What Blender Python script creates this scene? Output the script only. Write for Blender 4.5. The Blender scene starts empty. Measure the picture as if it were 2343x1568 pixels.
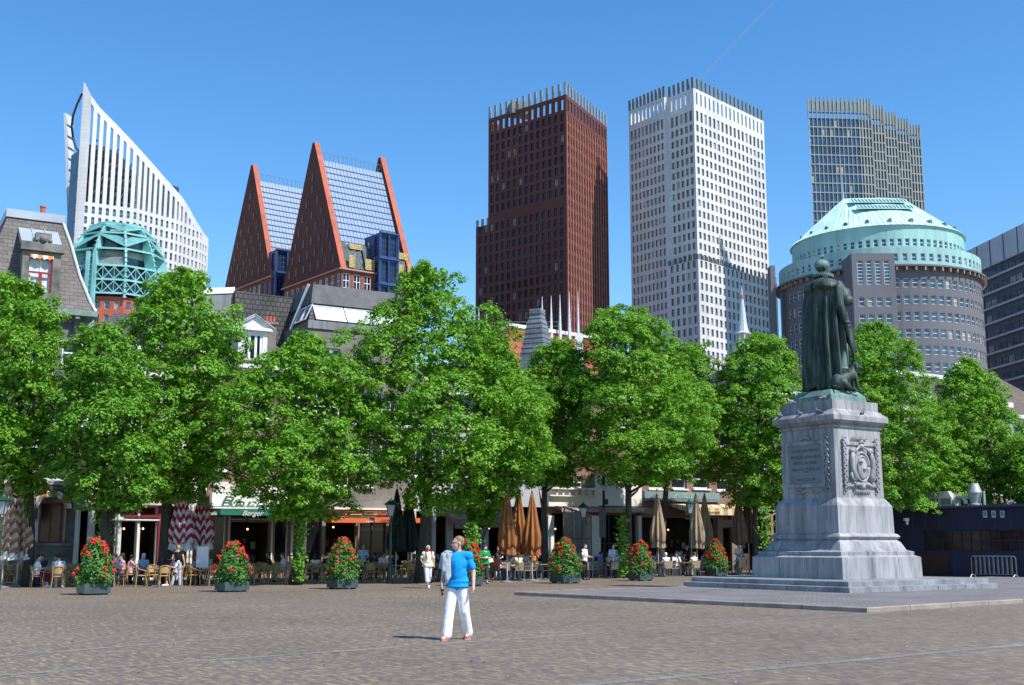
import bpy, math, random
import numpy as np
from mathutils import Vector, Matrix
random.seed(5); rng = np.random.default_rng(5)
R = math.radians
S = bpy.context.scene; COL = S.collection
# ---------------- camera, sky, sun, exposure ----------------
F = 2745.0; PITCH = math.atan(464/F); CP, SP = math.cos(PITCH), math.sin(PITCH); EYE = 1.7
cam = bpy.data.cameras.new('camera'); camo = bpy.data.objects.new('camera', cam); COL.objects.link(camo)
cam.sensor_width = 36; cam.lens = 36*F/2342; cam.clip_end = 20000; cam.clip_start = 0.1
camo.location = (0, 0, EYE); camo.rotation_euler = (R(90)+PITCH, 0, 0); S.camera = camo
SUN_AZ = math.atan2(0.81, -0.585)      # clockwise from +Y
SUN_EL = R(52)
W = bpy.data.worlds.new('World'); S.world = W; W.use_nodes = True
nt = W.node_tree; nt.nodes.clear()
sky = nt.nodes.new('ShaderNodeTexSky'); sky.sky_type = 'NISHITA'; sky.sun_disc = False
sky.sun_elevation = SUN_EL; sky.sun_rotation = SUN_AZ; sky.altitude = 0; sky.air_density = 1.0; sky.dust_density = 0.0; sky.ozone_density = 3.0
hs = nt.nodes.new('ShaderNodeHueSaturation'); hs.inputs['Saturation'].default_value = 1.28; hs.inputs['Value'].default_value = 1.06
bg = nt.nodes.new('ShaderNodeBackground'); bg.inputs[1].default_value = 0.15
wo = nt.nodes.new('ShaderNodeOutputWorld')
nt.links.new(sky.outputs[0], hs.inputs['Color']); nt.links.new(hs.outputs[0], bg.inputs[0]); nt.links.new(bg.outputs[0], wo.inputs[0])
sl = bpy.data.lights.new('sun', 'SUN'); sl.energy = 5.0; sl.angle = R(0.53); sl.color = (1, .96, .9)
so = bpy.data.objects.new('sun', sl); COL.objects.link(so)
sd = Vector((math.sin(SUN_AZ)*math.cos(SUN_EL), math.cos(SUN_AZ)*math.cos(SUN_EL), math.sin(SUN_EL)))
so.rotation_euler = sd.to_track_quat('Z', 'Y').to_euler(); so.location = (60, -60, 120)
S.view_settings.view_transform = 'Standard'; S.view_settings.look = 'None'; S.view_settings.exposure = 0.4; S.view_settings.gamma = 1
# ---------------- survey helpers: photo measurements -> metres ----------------
def ray(x, y):
    a = (x-1171)/F; b = (784-y)/F
    return a, CP-b*SP, SP+b*CP
def at(x, y, Y):
    a, b, c = ray(x, y); t = Y/b; return Vector((a*t, Y, EYE+c*t))
def gz(x, y, H=0.0):
    a, b, c = ray(x, y); t = (H-EYE)/c; return Vector((a*t, b*t, H))
# ---------------- materials ----------------
MATS = {}
def mat(name, col, rough=.7, var=.12, scale=3.0, bump=0, metal=0, spec=.4, detail=4, col2=None, stretch=None):
    if name in MATS: return MATS[name]
    m = bpy.data.materials.new(name); m.use_nodes = True; n = m.node_tree.nodes; l = m.node_tree.links
    p = n['Principled BSDF']; p.inputs['Roughness'].default_value = rough; p.inputs['Metallic'].default_value = metal
    p.inputs['Specular IOR Level'].default_value = spec
    c = (*col, 1)
    tc = n.new('ShaderNodeTexCoord'); no = n.new('ShaderNodeTexNoise'); no.inputs['Scale'].default_value = scale; no.inputs['Detail'].default_value = detail
    src = tc.outputs['Object']
    if stretch:
        mp = n.new('ShaderNodeMapping'); mp.inputs['Scale'].default_value = stretch; l.new(src, mp.inputs[0]); src = mp.outputs[0]
    l.new(src, no.inputs['Vector'])
    r = n.new('ShaderNodeValToRGB'); r.color_ramp.elements[0].position = .3; r.color_ramp.elements[1].position = .7
    d = col2 if col2 else tuple(x*(1-2*var) for x in col)
    r.color_ramp.elements[0].color = (*d, 1); r.color_ramp.elements[1].color = (*[min(1, x*(1+(0 if col2 else var))) for x in col], 1)
    l.new(no.outputs[0], r.inputs[0]); l.new(r.outputs[0], p.inputs['Base Color'])
    if bump:
        b = n.new('ShaderNodeBump'); b.inputs['Strength'].default_value = bump; b.inputs['Distance'].default_value = .02
        l.new(no.outputs[0], b.inputs['Height']); l.new(b.outputs[0], p.inputs['Normal'])
    MATS[name] = m; return m
def brick(name, c1, c2, mortar, bw=.22, bh=.065, ms=.012, rough=.85, rot=0, big=.25, offset=.5, stain=.3, bumpd=.01):
    if name in MATS: return MATS[name]
    m = bpy.data.materials.new(name); m.use_nodes = True; n = m.node_tree.nodes; l = m.node_tree.links
    p = n['Principled BSDF']; p.inputs['Roughness'].default_value = rough; p.inputs['Specular IOR Level'].default_value = .3
    uv = n.new('ShaderNodeUVMap'); uv.uv_map = 'UVMap'; mp = n.new('ShaderNodeMapping'); mp.inputs['Rotation'].default_value = (0, 0, rot)
    l.new(uv.outputs[0], mp.inputs[0])
    b = n.new('ShaderNodeTexBrick'); b.inputs['Scale'].default_value = 1; b.inputs['Brick Width'].default_value = bw; b.inputs['Row Height'].default_value = bh
    b.inputs['Mortar Size'].default_value = ms; b.inputs['Color1'].default_value = (*c1, 1); b.inputs['Color2'].default_value = (*c2, 1); b.inputs['Mortar'].default_value = (*mortar, 1)
    b.offset = offset; l.new(mp.outputs[0], b.inputs['Vector'])
    no = n.new('ShaderNodeTexNoise'); no.inputs['Scale'].default_value = big; no.inputs['Detail'].default_value = 6; l.new(mp.outputs[0], no.inputs['Vector'])
    mr = n.new('ShaderNodeMapRange'); mr.inputs['From Min'].default_value = .3; mr.inputs['From Max'].default_value = .7; mr.inputs['To Min'].default_value = 1-stain; mr.inputs['To Max'].default_value = 1+stain*.4
    l.new(no.outputs[0], mr.inputs[0])
    mx = n.new('ShaderNodeVectorMath'); mx.operation = 'SCALE'; l.new(b.outputs[0], mx.inputs[0]); l.new(mr.outputs[0], mx.inputs['Scale'])
    l.new(mx.outputs[0], p.inputs['Base Color'])
    bu = n.new('ShaderNodeBump'); bu.inputs['Strength'].default_value = .6; bu.inputs['Distance'].default_value = bumpd; bu.invert = True
    l.new(b.outputs['Fac'], bu.inputs['Height']); l.new(bu.outputs[0], p.inputs['Normal'])
    MATS[name] = m; return m
def streaks(m, amount=.45, sc=(2.4, 2.4, .22), scale=1.6):     # rain-washed dirt running down a surface
    n = m.node_tree.nodes; l = m.node_tree.links; p = n['Principled BSDF']; src = p.inputs['Base Color'].links[0].from_socket
    tc = n.new('ShaderNodeTexCoord'); mp = n.new('ShaderNodeMapping'); mp.inputs['Scale'].default_value = sc; no = n.new('ShaderNodeTexNoise'); no.inputs['Scale'].default_value = scale; no.inputs['Detail'].default_value = 9; no.inputs['Roughness'].default_value = .7
    l.new(tc.outputs['Object'], mp.inputs[0]); l.new(mp.outputs[0], no.inputs['Vector']); r = n.new('ShaderNodeMapRange'); r.inputs['From Min'].default_value = .34; r.inputs['From Max'].default_value = .56; r.inputs['To Min'].default_value = 1-amount; r.inputs['To Max'].default_value = 1.05
    l.new(no.outputs[0], r.inputs[0]); s = n.new('ShaderNodeVectorMath'); s.operation = 'SCALE'; l.new(src, s.inputs[0]); l.new(r.outputs[0], s.inputs['Scale']); l.new(s.outputs[0], p.inputs['Base Color']); return m
def glass(name, col=(.03, .05, .08), rough=.08, metal=0.0, var=.5, scale=.15, spec=.9):
    return mat(name, col, rough, var, scale, spec=spec, metal=metal)
def leafmat(name, c1, c2, trans=.45):
    if name in MATS: return MATS[name]
    m = bpy.data.materials.new(name); m.use_nodes = True; n = m.node_tree.nodes; l = m.node_tree.links
    n.clear(); g = n.new('ShaderNodeNewGeometry'); r = n.new('ShaderNodeValToRGB')
    r.color_ramp.elements[0].color = (*c1, 1); r.color_ramp.elements[1].color = (*c2, 1); l.new(g.outputs['Random Per Island'], r.inputs[0])
    d = n.new('ShaderNodeBsdfPrincipled'); d.inputs['Roughness'].default_value = .55; d.inputs['Specular IOR Level'].default_value = .3; l.new(r.outputs[0], d.inputs['Base Color'])
    t = n.new('ShaderNodeBsdfTranslucent'); h = n.new('ShaderNodeHueSaturation'); h.inputs['Value'].default_value = 1.3; h.inputs['Hue'].default_value = .485
    l.new(r.outputs[0], h.inputs['Color']); l.new(h.outputs[0], t.inputs[0])
    x = n.new('ShaderNodeMixShader'); x.inputs[0].default_value = trans; l.new(d.outputs[0], x.inputs[1]); l.new(t.outputs[0], x.inputs[2])
    o = n.new('ShaderNodeOutputMaterial'); l.new(x.outputs[0], o.inputs[0]); MATS[name] = m; return m
# ---------------- objects ----------------
def tag(o, label=None, cat=None, group=None, kind=None):
    if label: o['label'] = label
    if cat: o['category'] = cat
    if group: o['group'] = group
    if kind: o['kind'] = kind
    return o
def thing(name, label, cat, loc=(0, 0, 0), rz=0, group=None, scale=1):
    o = bpy.data.objects.new(name, None); COL.objects.link(o); o.location = loc; o.rotation_euler = (0, 0, rz)
    o.scale = (scale,)*3; o.empty_display_size = .3
    return tag(o, label, cat, group)
def mesh_np(name, V, Fs, mats, parent=None, mi=None, smooth=False, uv=True):
    """Fs: (n,k) array of one face size, or list of lists"""
    me = bpy.data.meshes.new(name)
    V = np.asarray(V, dtype=np.float32)
    if isinstance(Fs, np.ndarray):
        k = Fs.shape[1]; nl = Fs.size; starts = np.arange(0, nl, k, dtype=np.int32); tot = np.full(len(Fs), k, np.int32); flat = Fs.astype(np.int32).ravel()
    else:
        tot = np.array([len(f) for f in Fs], np.int32); flat = np.array([i for f in Fs for i in f], np.int32); nl = len(flat)
        starts = np.concatenate(([0], np.cumsum(tot)[:-1])).astype(np.int32)
    me.vertices.add(len(V)); me.vertices.foreach_set('co', V.ravel()); me.loops.add(nl); me.loops.foreach_set('vertex_index', flat)
    me.polygons.add(len(tot)); me.polygons.foreach_set('loop_start', starts)
    if mi is not None: me.polygons.foreach_set('material_index', np.asarray(mi, np.int32))
    me.polygons.foreach_set('use_smooth', np.full(len(tot), bool(smooth)))
    me.update(calc_edges=True)
    for m in (mats if isinstance(mats, (list, tuple)) else [mats]): me.materials.append(m)
    if uv:   # metric box-mapped coordinates
        nn = np.zeros(len(tot)*3, np.float32); me.polygons.foreach_get('normal', nn); nn = nn.reshape(-1, 3)
        ln = np.repeat(nn, tot, axis=0); P = V[flat]
        tx = np.stack([-ln[:, 1], ln[:, 0]], 1); d = np.linalg.norm(tx, axis=1, keepdims=True); flatm = np.abs(ln[:, 2]) > .8
        tx = tx/np.maximum(d, 1e-6); u = P[:, 0]*tx[:, 0]+P[:, 1]*tx[:, 1]; v = P[:, 2].copy()
        v = v/np.maximum(np.sqrt(1-np.minimum(ln[:, 2]**2, .99)), .15)
        u[flatm] = P[flatm, 0]; v[flatm] = P[flatm, 1]
        ul = me.uv_layers.new(name='UVMap'); ul.data.foreach_set('uv', np.stack([u, v], 1).astype(np.float32).ravel())
    o = bpy.data.objects.new(name, me); COL.objects.link(o)
    if parent is not None: o.parent = parent
    return o
def wmat(o):
    M = Matrix.LocRotScale(o.location, o.rotation_euler, o.scale)
    return wmat(o.parent) @ M if o.parent else M
class MB:
    def __init__(s, M=None): s.v = []; s.f = []; s.m = []; s.M = M; s.cur = 0
    def add(s, vs, fs, mi=None):
        o = len(s.v); mi = s.cur if mi is None else mi
        if s.M is not None: vs = [s.M @ Vector(v) for v in vs]
        s.v += [tuple(v) for v in vs]; s.f += [[i+o for i in f] for f in fs]; s.m += [mi]*len(fs); return s
    def quad(s, a, b, c, d, mi=None): return s.add([a, b, c, d], [[0, 1, 2, 3]], mi)
    def hexa(s, b, t, mi=None):   # bottom ring (ccw from above), top ring
        n = len(b); f = [list(range(n-1, -1, -1)), list(range(n, 2*n))]+[[i, (i+1) % n, n+(i+1) % n, n+i] for i in range(n)]
        return s.add(list(b)+list(t), f, mi)
    def box(s, c, d, rz=0, mi=None, M=None):
        x, y, z = d[0]/2, d[1]/2, d[2]/2; ca, sa = math.cos(rz), math.sin(rz); vs = []
        for dz in (-z, z):
            for dx, dy in ((-x, -y), (x, -y), (x, y), (-x, y)):
                vs.append(Vector((c[0]+dx*ca-dy*sa, c[1]+dx*sa+dy*ca, c[2]+dz)))
        return s.hexa(vs[:4], vs[4:], mi)
    def bb(s, x0, x1, y0, y1, z0, z1, mi=None): return s.box(((x0+x1)/2, (y0+y1)/2, (z0+z1)/2), (x1-x0, y1-y0, z1-z0), 0, mi)
    def prism(s, poly, z0, z1, mi=None): return s.hexa([(p[0], p[1], z0) for p in poly], [(p[0], p[1], z1) for p in poly], mi)
    def bar(s, a, b, w, h=None, mi=None, up=(0, 0, 1)):
        a = Vector(a); b = Vector(b); d = (b-a).normalized(); h = w if h is None else h
        up = Vector(up)
        if abs(d.dot(up)) > .98: up = Vector((0, 1, 0))
        sx = d.cross(up).normalized()*(w/2); sy = sx.cross(d).normalized()*(h/2)
        r = lambda p: [p-sx-sy, p+sx-sy, p+sx+sy, p-sx+sy]
        return s.hexa(r(a)[::-1], r(b)[::-1], mi)
    def tube(s, pts, rad, n=8, mi=None, cap=True):
        pts = [Vector(p) for p in pts]; rad = rad if isinstance(rad, (list, tuple)) else [rad]*len(pts); vs = []; fs = []
        ref = None
        for i, p in enumerate(pts):
            d = (pts[min(i+1, len(pts)-1)]-pts[max(i-1, 0)]).normalized()
            if ref is None: ref = Vector((1, 0, 0)) if abs(d.x) < .8 else Vector((0, 1, 0))
            a = (ref-d*ref.dot(d)).normalized(); b = d.cross(a); ref = a
            vs += [p+(a*math.cos(2*math.pi*k/n)+b*math.sin(2*math.pi*k/n))*rad[i] for k in range(n)]
        for i in range(len(pts)-1):
            for k in range(n): fs.append([i*n+k, i*n+(k+1) % n, (i+1)*n+(k+1) % n, (i+1)*n+k])
        if cap: fs += [list(range(n))[::-1], [(len(pts)-1)*n+k for k in range(n)]]
        return s.add(vs, fs, mi)
    def lathe(s, prof, n=16, c=(0, 0), mi=None, a0=0, sx=1, sy=1, cap=True):
        vs = []; fs = []
        for r, z in prof: vs += [(c[0]+sx*r*math.cos(a0+2*math.pi*k/n), c[1]+sy*r*math.sin(a0+2*math.pi*k/n), z) for k in range(n)]
        for i in range(len(prof)-1):
            for k in range(n): fs.append([i*n+k, i*n+(k+1) % n, (i+1)*n+(k+1) % n, (i+1)*n+k])
        if cap: fs += [list(range(n))[::-1], [(len(prof)-1)*n+k for k in range(n)]]
        return s.add(vs, fs, mi)
    def ball(s, c, r, n=10, mi=None, M=None):
        r = (r,)*3 if not isinstance(r, (tuple, list)) else r; vs = []; fs = []; h = max(4, n//2+1)
        for i in range(1, h):
            t = math.pi*i/h
            for k in range(n):
                p = Vector((r[0]*math.sin(t)*math.cos(2*math.pi*k/n), r[1]*math.sin(t)*math.sin(2*math.pi*k/n), -r[2]*math.cos(t)))
                vs.append(p)
        vs += [Vector((0, 0, -r[2])), Vector((0, 0, r[2]))]
        for i in range(h-2):
            for k in range(n): fs.append([i*n+k, i*n+(k+1) % n, (i+1)*n+(k+1) % n, (i+1)*n+k])
        b = len(vs)-2
        for k in range(n): fs.append([b, (k+1) % n, k]); fs.append([b+1, (h-2)*n+k, (h-2)*n+(k+1) % n])
        if M is not None: vs = [M @ v for v in vs]
        vs = [v+Vector(c) for v in vs]
        return s.add(vs, fs, mi)
    def build(s, name, mats, parent=None, world=False, smooth=False, kind=None, label=None):
        V = np.array(s.v, dtype=np.float64)
        if world and parent is not None:
            Mi = np.array(wmat(parent).inverted()); V = V@Mi[:3, :3].T+Mi[:3, 3]
        o = mesh_np(name, V, s.f, mats, parent, s.m, smooth)
        if kind: o['kind'] = kind
        if label: o['label'] = label
        return o
def copy_tree(o, parent=None):
    c = o.copy(); COL.objects.link(c); c.parent = parent
    for ch in list(o.children): copy_tree(ch, c)
    return c
TMP = bpy.data.scenes.new('workbench')
def evaluated_mesh(o):      # evaluate modifiers or text in a bare side scene, fast
    TMP.collection.objects.link(o); vl = TMP.view_layers[0]; vl.update(); me = bpy.data.meshes.new_from_object(o.evaluated_get(vl.depsgraph)); TMP.collection.objects.unlink(o); return me
def text_obj(name, txt, size, M, m, parent=None, ext=.004, align='CENTER', world=False, shear=0, sx=1):
    cu = bpy.data.curves.new('txt', 'FONT'); cu.body = txt; cu.size = size; cu.extrude = ext; cu.align_x = align; cu.align_y = 'CENTER'; cu.shear = shear; cu.resolution_u = 3
    t = bpy.data.objects.new('txt', cu)
    me = evaluated_mesh(t); bpy.data.objects.remove(t); bpy.data.curves.remove(cu)
    me.name = name; T = M @ Matrix.Diagonal((sx, 1, 1, 1))
    if world and parent is not None: T = wmat(parent).inverted() @ T
    me.transform(T); me.materials.clear(); me.materials.append(m)
    o = bpy.data.objects.new(name, me); COL.objects.link(o); o.parent = parent; return o
def frame_on(p, d, up=(0, 0, 1)):    # matrix whose X runs along d, Y up, Z = outward normal
    x = Vector(d).normalized(); y = Vector(up); z = x.cross(y).normalized(); y = z.cross(x)
    M = Matrix((x, y, z)).transposed().to_4x4(); M.translation = Vector(p); return M
# wall with real openings: runs from a to b (seen from outside, a is left), openings = grid cells
def wall_grid(mb, a, b, us, zs, op, depth=.3, mi=0, back=None):
    a = Vector(a); b = Vector(b); d = (b-a); d.z = 0; L = d.length; d = d/L; n = Vector((d.y, -d.x, 0))
    P = lambda u, z, k=0: Vector((a.x+d.x*u-n.x*k, a.y+d.y*u-n.y*k, z)); out = []
    for j in range(len(zs)-1):
        run = None
        for i in range(len(us)):
            solid = i < len(us)-1 and not op(i, j)
            if solid and run is None: run = i
            if (not solid) and run is not None: mb.quad(P(us[run], zs[j]), P(us[i], zs[j]), P(us[i], zs[j+1]), P(us[run], zs[j+1]), mi); run = None
            if i < len(us)-1 and op(i, j):
                u0, u1, z0, z1 = us[i], us[i+1], zs[j], zs[j+1]
                if i == 0 or not op(i-1, j): mb.quad(P(u0, z0), P(u0, z1), P(u0, z1, depth), P(u0, z0, depth), mi)
                if i == len(us)-2 or not op(i+1, j): mb.quad(P(u1, z0, depth), P(u1, z1, depth), P(u1, z1), P(u1, z0), mi)
                if j == 0 or not op(i, j-1): mb.quad(P(u0, z0, depth), P(u1, z0, depth), P(u1, z0), P(u0, z0), mi)
                if j == len(zs)-2 or not op(i, j+1): mb.quad(P(u0, z1), P(u1, z1), P(u1, z1, depth), P(u0, z1, depth), mi)
                out.append((P(u0, z0, depth), P(u1, z0, depth), P(u1, z1, depth), P(u0, z1, depth), i, j))
    return out
def pane_mesh(mb, w, cols=1, rows=1, fr=.06, inset=0, pr=.05, edge=True, hfr=None, gi=0):
    """glass quad + frame bars standing proud of the glass. w=(p00,p10,p11,p01)"""
    a, b, c, d = w[:4]; ux = (b-a); W_ = ux.length; ux = ux/W_; H = (d-a).length; uz = (d-a)/H; n = ux.cross(uz); n.normalize()
    mb.quad(a+n*.01, b+n*.01, c+n*.01, d+n*.01, gi)
    if gi == 2: mb.f[-1:], mb.m[-1:] = [mb.f[-1]], [2]
    def bar(u0, u1, z0, z1):
        q = lambda u, z, k: a+ux*u+uz*z+n*k
        mb.hexa([q(u0, z0, .012), q(u1, z0, .012), q(u1, z0, pr), q(u0, z0, pr)][::-1], [q(u0, z1, .012), q(u1, z1, .012), q(u1, z1, pr), q(u0, z1, pr)][::-1], 1)
    hf = hfr or fr
    if edge:
        bar(0, fr, 0, H); bar(W_-fr, W_, 0, H); bar(fr, W_-fr, 0, hf); bar(fr, W_-fr, H-hf, H)
    for i in range(1, cols): u = W_*i/cols; bar(u-fr/2, u+fr/2, hf, H-hf)
    for j in range(1, rows):
        z = H*j/rows
        for i in range(cols):
            bar(W_*i/cols+fr/2+(.5*fr if i == 0 else 0), W_*(i+1)/cols-fr/2-(.5*fr if i == cols-1 else 0), z-hf/2, z+hf/2)
def windows(parent, wins, mats, cols=1, rows=1, fr=.06, name='window', pr=.05, edge=True, limit=100, minz=0, hfr=None):
    """the nearest ones as parts of their own, the rest as one part"""
    def key(w):
        c = (w[0]+w[2])/2; n = (w[1]-w[0]).cross(w[3]-w[0]); v = c-Vector((0, 0, EYE)); return -abs(n.dot(v))/(v.length**3)*(1 if c.z > minz else .01)
    wins = sorted(wins, key=key); rw = random.Random(len(wins)); mats = list(mats)+[mat('lowered_blind', (.30, .31, .31), .6, .2, .8)]; gi = lambda: 2 if rw.random() < .09 else 0
    for w in wins[:limit]:
        mb = MB(); pane_mesh(mb, w, cols, rows, fr, 0, pr, edge, hfr, gi()); mb.build(name, mats, parent, True)
    if len(wins) > limit:
        mb = MB()
        for w in wins[limit:]: pane_mesh(mb, w, cols, rows, fr, 0, pr, edge, hfr, gi())
        mb.build(name+'_rows', mats, parent, True, kind='stuff')
# ================= far city =================
V3 = Vector
M_white = brick('white_cladding', (.66, .66, .645), (.61, .615, .605), (.42, .43, .43), 2.4, 1.15, .03, rough=.6, big=.06, offset=0, stain=.10)
M_brownb = brick('dark_red_brick', (.15, .052, .043), (.125, .045, .037), (.09, .04, .036), .6, .2, .02, stain=.15, big=.05)
M_glass = glass('dark_glass', (.014, .022, .036), .14, var=.5, spec=.5)
M_glassb = glass('blue_glass', (.035, .075, .14), .06, var=.3, scale=.3, spec=1)
M_fin = mat('weathered_fin', (.15, .17, .165), .6, .1, .5)
M_roof = mat('flat_roof', (.2, .2, .2), .9)
M_sill = mat('white_mullion', (.6, .6, .58), .5, .05)
M_dkm = mat('dark_mullion', (.05, .05, .055), .5, .05)
M_pinkm = mat('pale_red_mullion', (.50, .20, .15), .6, .05)
streaks(M_white, .12, (.25, .25, .03), 1.0)
M_teal = mat('teal_steel', (.23, .52, .50), .5, .10, .4)
M_teald = mat('teal_cladding', (.10, .30, .30), .6, .12, .4)
M_terr = mat('terracotta_cladding', (.42, .105, .055), .75, .12, .4)
M_castb = brick('brown_gable_brick', (.135, .048, .036), (.115, .042, .032), (.09, .036, .03), .8, .25, .02, stain=.2, big=.08)
M_wframe = mat('white_frame', (.75, .75, .73), .45, .04)
M_yel = mat('yellow_shuttering', (.55, .42, .16), .7, .2, 2)

def prism_walls(mb, poly, z0, z1, skip=(), mi=0, roof=True, rmi=None):
    """poly ccw from above as seen: walls outward"""
    n = len(poly)
    for i in range(n):
        if i in skip: continue
        a, b = poly[i], poly[(i+1) % n]
        mb.quad(V3((a[0], a[1], z0)), V3((b[0], b[1], z0)), V3((b[0], b[1], z1)), V3((a[0], a[1], z1)), mi)
    if roof: mb.add([V3((p[0], p[1], z1)) for p in poly], [list(range(n))], mi if rmi is None else rmi)
def face_windows(mb, a, b, z0, z1, n, fh, ww, wh, sill=1.0, marg=.6, depth=.35, skipc=(), top=None, mi=0):
    """regular rows of openings; top=(height, sill) gives a taller last row"""
    a = V3((a[0], a[1], 0)); b = V3((b[0], b[1], 0)); L = (b-a).length; p = (L-2*marg)/n
    us = [0]; cells = []
    for i in range(n):
        c = marg+p*(i+.5); us += [c-ww/2, c+ww/2]
    us.append(L)
    zs = [z0]; rows = int((z1-z0-(top[0] if top else 0))/fh); z = z1-rows*fh-(top[0] if top else 0)
    for j in range(rows):
        zb = z+j*fh+sill; zs += [zb, zb+wh]
    if top: zb = z+rows*fh+sill; zs += [zb, z1-top[1]]
    zs.append(z1)
    return wall_grid(mb, a, b, us, zs, lambda i, j: i % 2 == 1 and j % 2 == 1 and (i//2) not in skipc, depth, mi)
nrm = lambda v: V3((v[0], v[1], 0)).normalized()

# ---- white office tower ----
def white_tower():
    A = V3((40, 379.9, 0)); B = V3((56.9, 358, 0)); C = V3((85.2, 388.2, 0)); H = 137.2
    dl = nrm(B-A); dr = nrm(C-B); nl = V3((dl.y, -dl.x, 0)); nr = V3((dr.y, -dr.x, 0)); L = 27.7
    t = thing('office_tower', 'white office skyscraper with dark fins round its roof edge', 'skyscraper', (60, 380, 0))
    A2 = B-dl*L; A1 = A2+nl*1.8; S1 = A1+dl*(L*.60); S2 = A2+dl*(L*.60); D = A2+(C-B)
    HL = at(1599, 592.7, 355.8).z; mb = MB(); w = []
    w += face_windows(mb, A1, S1, 0, H, 9, 3.45, 1.05, 2.25, marg=.4, top=(5.4, 1.1))
    w += face_windows(mb, S2, B, HL-1, H, 5, 3.45, 1.2, 2.25, marg=.5, top=(5.4, 1.1))
    mb.quad(S1, S2, S2+V3((0, 0, H)), S1+V3((0, 0, H)))
    w += face_windows(mb, B, C, HL-1, H, 17, 3.45, 1.35, 2.2, marg=.5, top=(5.4, 1.1), skipc=())
    D1 = D+nl*1.8
    for a, b in ((C, D), (D, D1), (D1, A1)): mb.quad(a, b, b+V3((0, 0, H)), a+V3((0, 0, H)))
    up = V3((0, 0, H)); mb.add([p+up for p in (A1, S1, S2, B, C, D, D1)], [[0, 1, 2, 3, 4, 5, 6]], 1)
    # open screen storey
    S_ = MB()
    def screen(a, b, n, mg):
        for off, flip in ((0, 0),):
            L_ = (b-a).length; p = (L_-2*mg)/n; us = [0]
            for i in range(n): c = mg+p*(i+.5); us += [c-.42, c+.42]
            us.append(L_); dd = nrm(b-a); nn = V3((dd.y, -dd.x, 0))
            wall_grid(S_, a, b, us, [H, H+1.0, H+5.0, H+6.1], lambda i, j: i % 2 == 1 and j == 1, .45)
            wall_grid(S_, b-nn*.45, a-nn*.45, [L_-u for u in us[::-1]], [H+.01, H+1.0, H+5.0, H+6.1], lambda i, j: i % 2 == 1 and j == 1, 0.0)
            S_.quad(a+V3((0, 0, H+6.1)), b+V3((0, 0, H+6.1)), b-nn*.45+V3((0, 0, H+6.1)), a-nn*.45+V3((0, 0, H+6.1)))
    for a, b, n, g in ((A1, S1, 9, .4), (S2, B, 5, .5), (B, C, 17, .5), (C, D, 11, .5), (D1, A1, 17, .5)): screen(a, b, n, g)
    S_.quad(S1+up, S2+up, S2+up+V3((0, 0, 6.1)), S1+up+V3((0, 0, 6.1)))
    S_.build('roof_screen', [M_white], t, True)
    mb.build('wall', [M_white, M_roof], t, True)
    def fins(a, b, n, g, z, h=3.7, wd=.95, nn=None):
        L_ = (b-a).length; p = (L_-2*g)/n; d = nrm(b-a); ni = V3((d.y, -d.x, 0))
        for i in range(n+1):
            c = a+d*(g+p*i); f = MB(); f.box((c-ni*.25)+V3((0, 0, z+h/2)), (wd, .45, h), math.atan2(d.y, d.x)); f.build('roof_fin', M_fin, t, True)
    fins(A1, S1, 9, .4, H+6.1); fins(S2, B, 5, .5, H+6.1); fins(B, C, 17, .5, H+6.1)
    # lower block, one step forward
    E0 = S2+nl*1.8; E1 = B+nl*1.8+nr*1.6; E2 = C+nr*1.6+dr*2; E3 = C+dr*2; lb = MB(); lw = []
    lw += face_windows(lb, E0-dl*.0, E1, 0, HL, 5, 3.45, 1.2, 2.25, marg=.5)
    lw += face_windows(lb, E1, E2, 0, HL, 18, 3.45, 1.35, 2.2, marg=.5)
    for a, b in ((E2, E3),): lb.quad(a, b, b+V3((0, 0, HL)), a+V3((0, 0, HL)))
    lb.add([p+V3((0, 0, HL)) for p in (E0, E1, E2, E3, B-nr*.1, S2)], [[0, 1, 2, 3, 4, 5]], 1); lb.build('lower_block', [M_white, M_roof], t, True)
    def small(a, b, n, g):
        L_ = (b-a).length; p = (L_-2*g)/n; d = nrm(b-a); ni = V3((d.y, -d.x, 0))
        for i in range(n+1): f = MB(); c = a+d*(g+p*i); f.box((c-ni*.25)+V3((0, 0, HL+.8)), (.8, .4, 1.6), math.atan2(d.y, d.x)); f.build('ledge_fin', M_fin, t, True)
    small(E0, E1, 5, .5); small(E1, E2, 18, .5)
    windows(t, w+lw, [M_glass, M_sill], 2, 1, .16, edge=False, pr=.1, minz=45)
white_tower()

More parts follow.
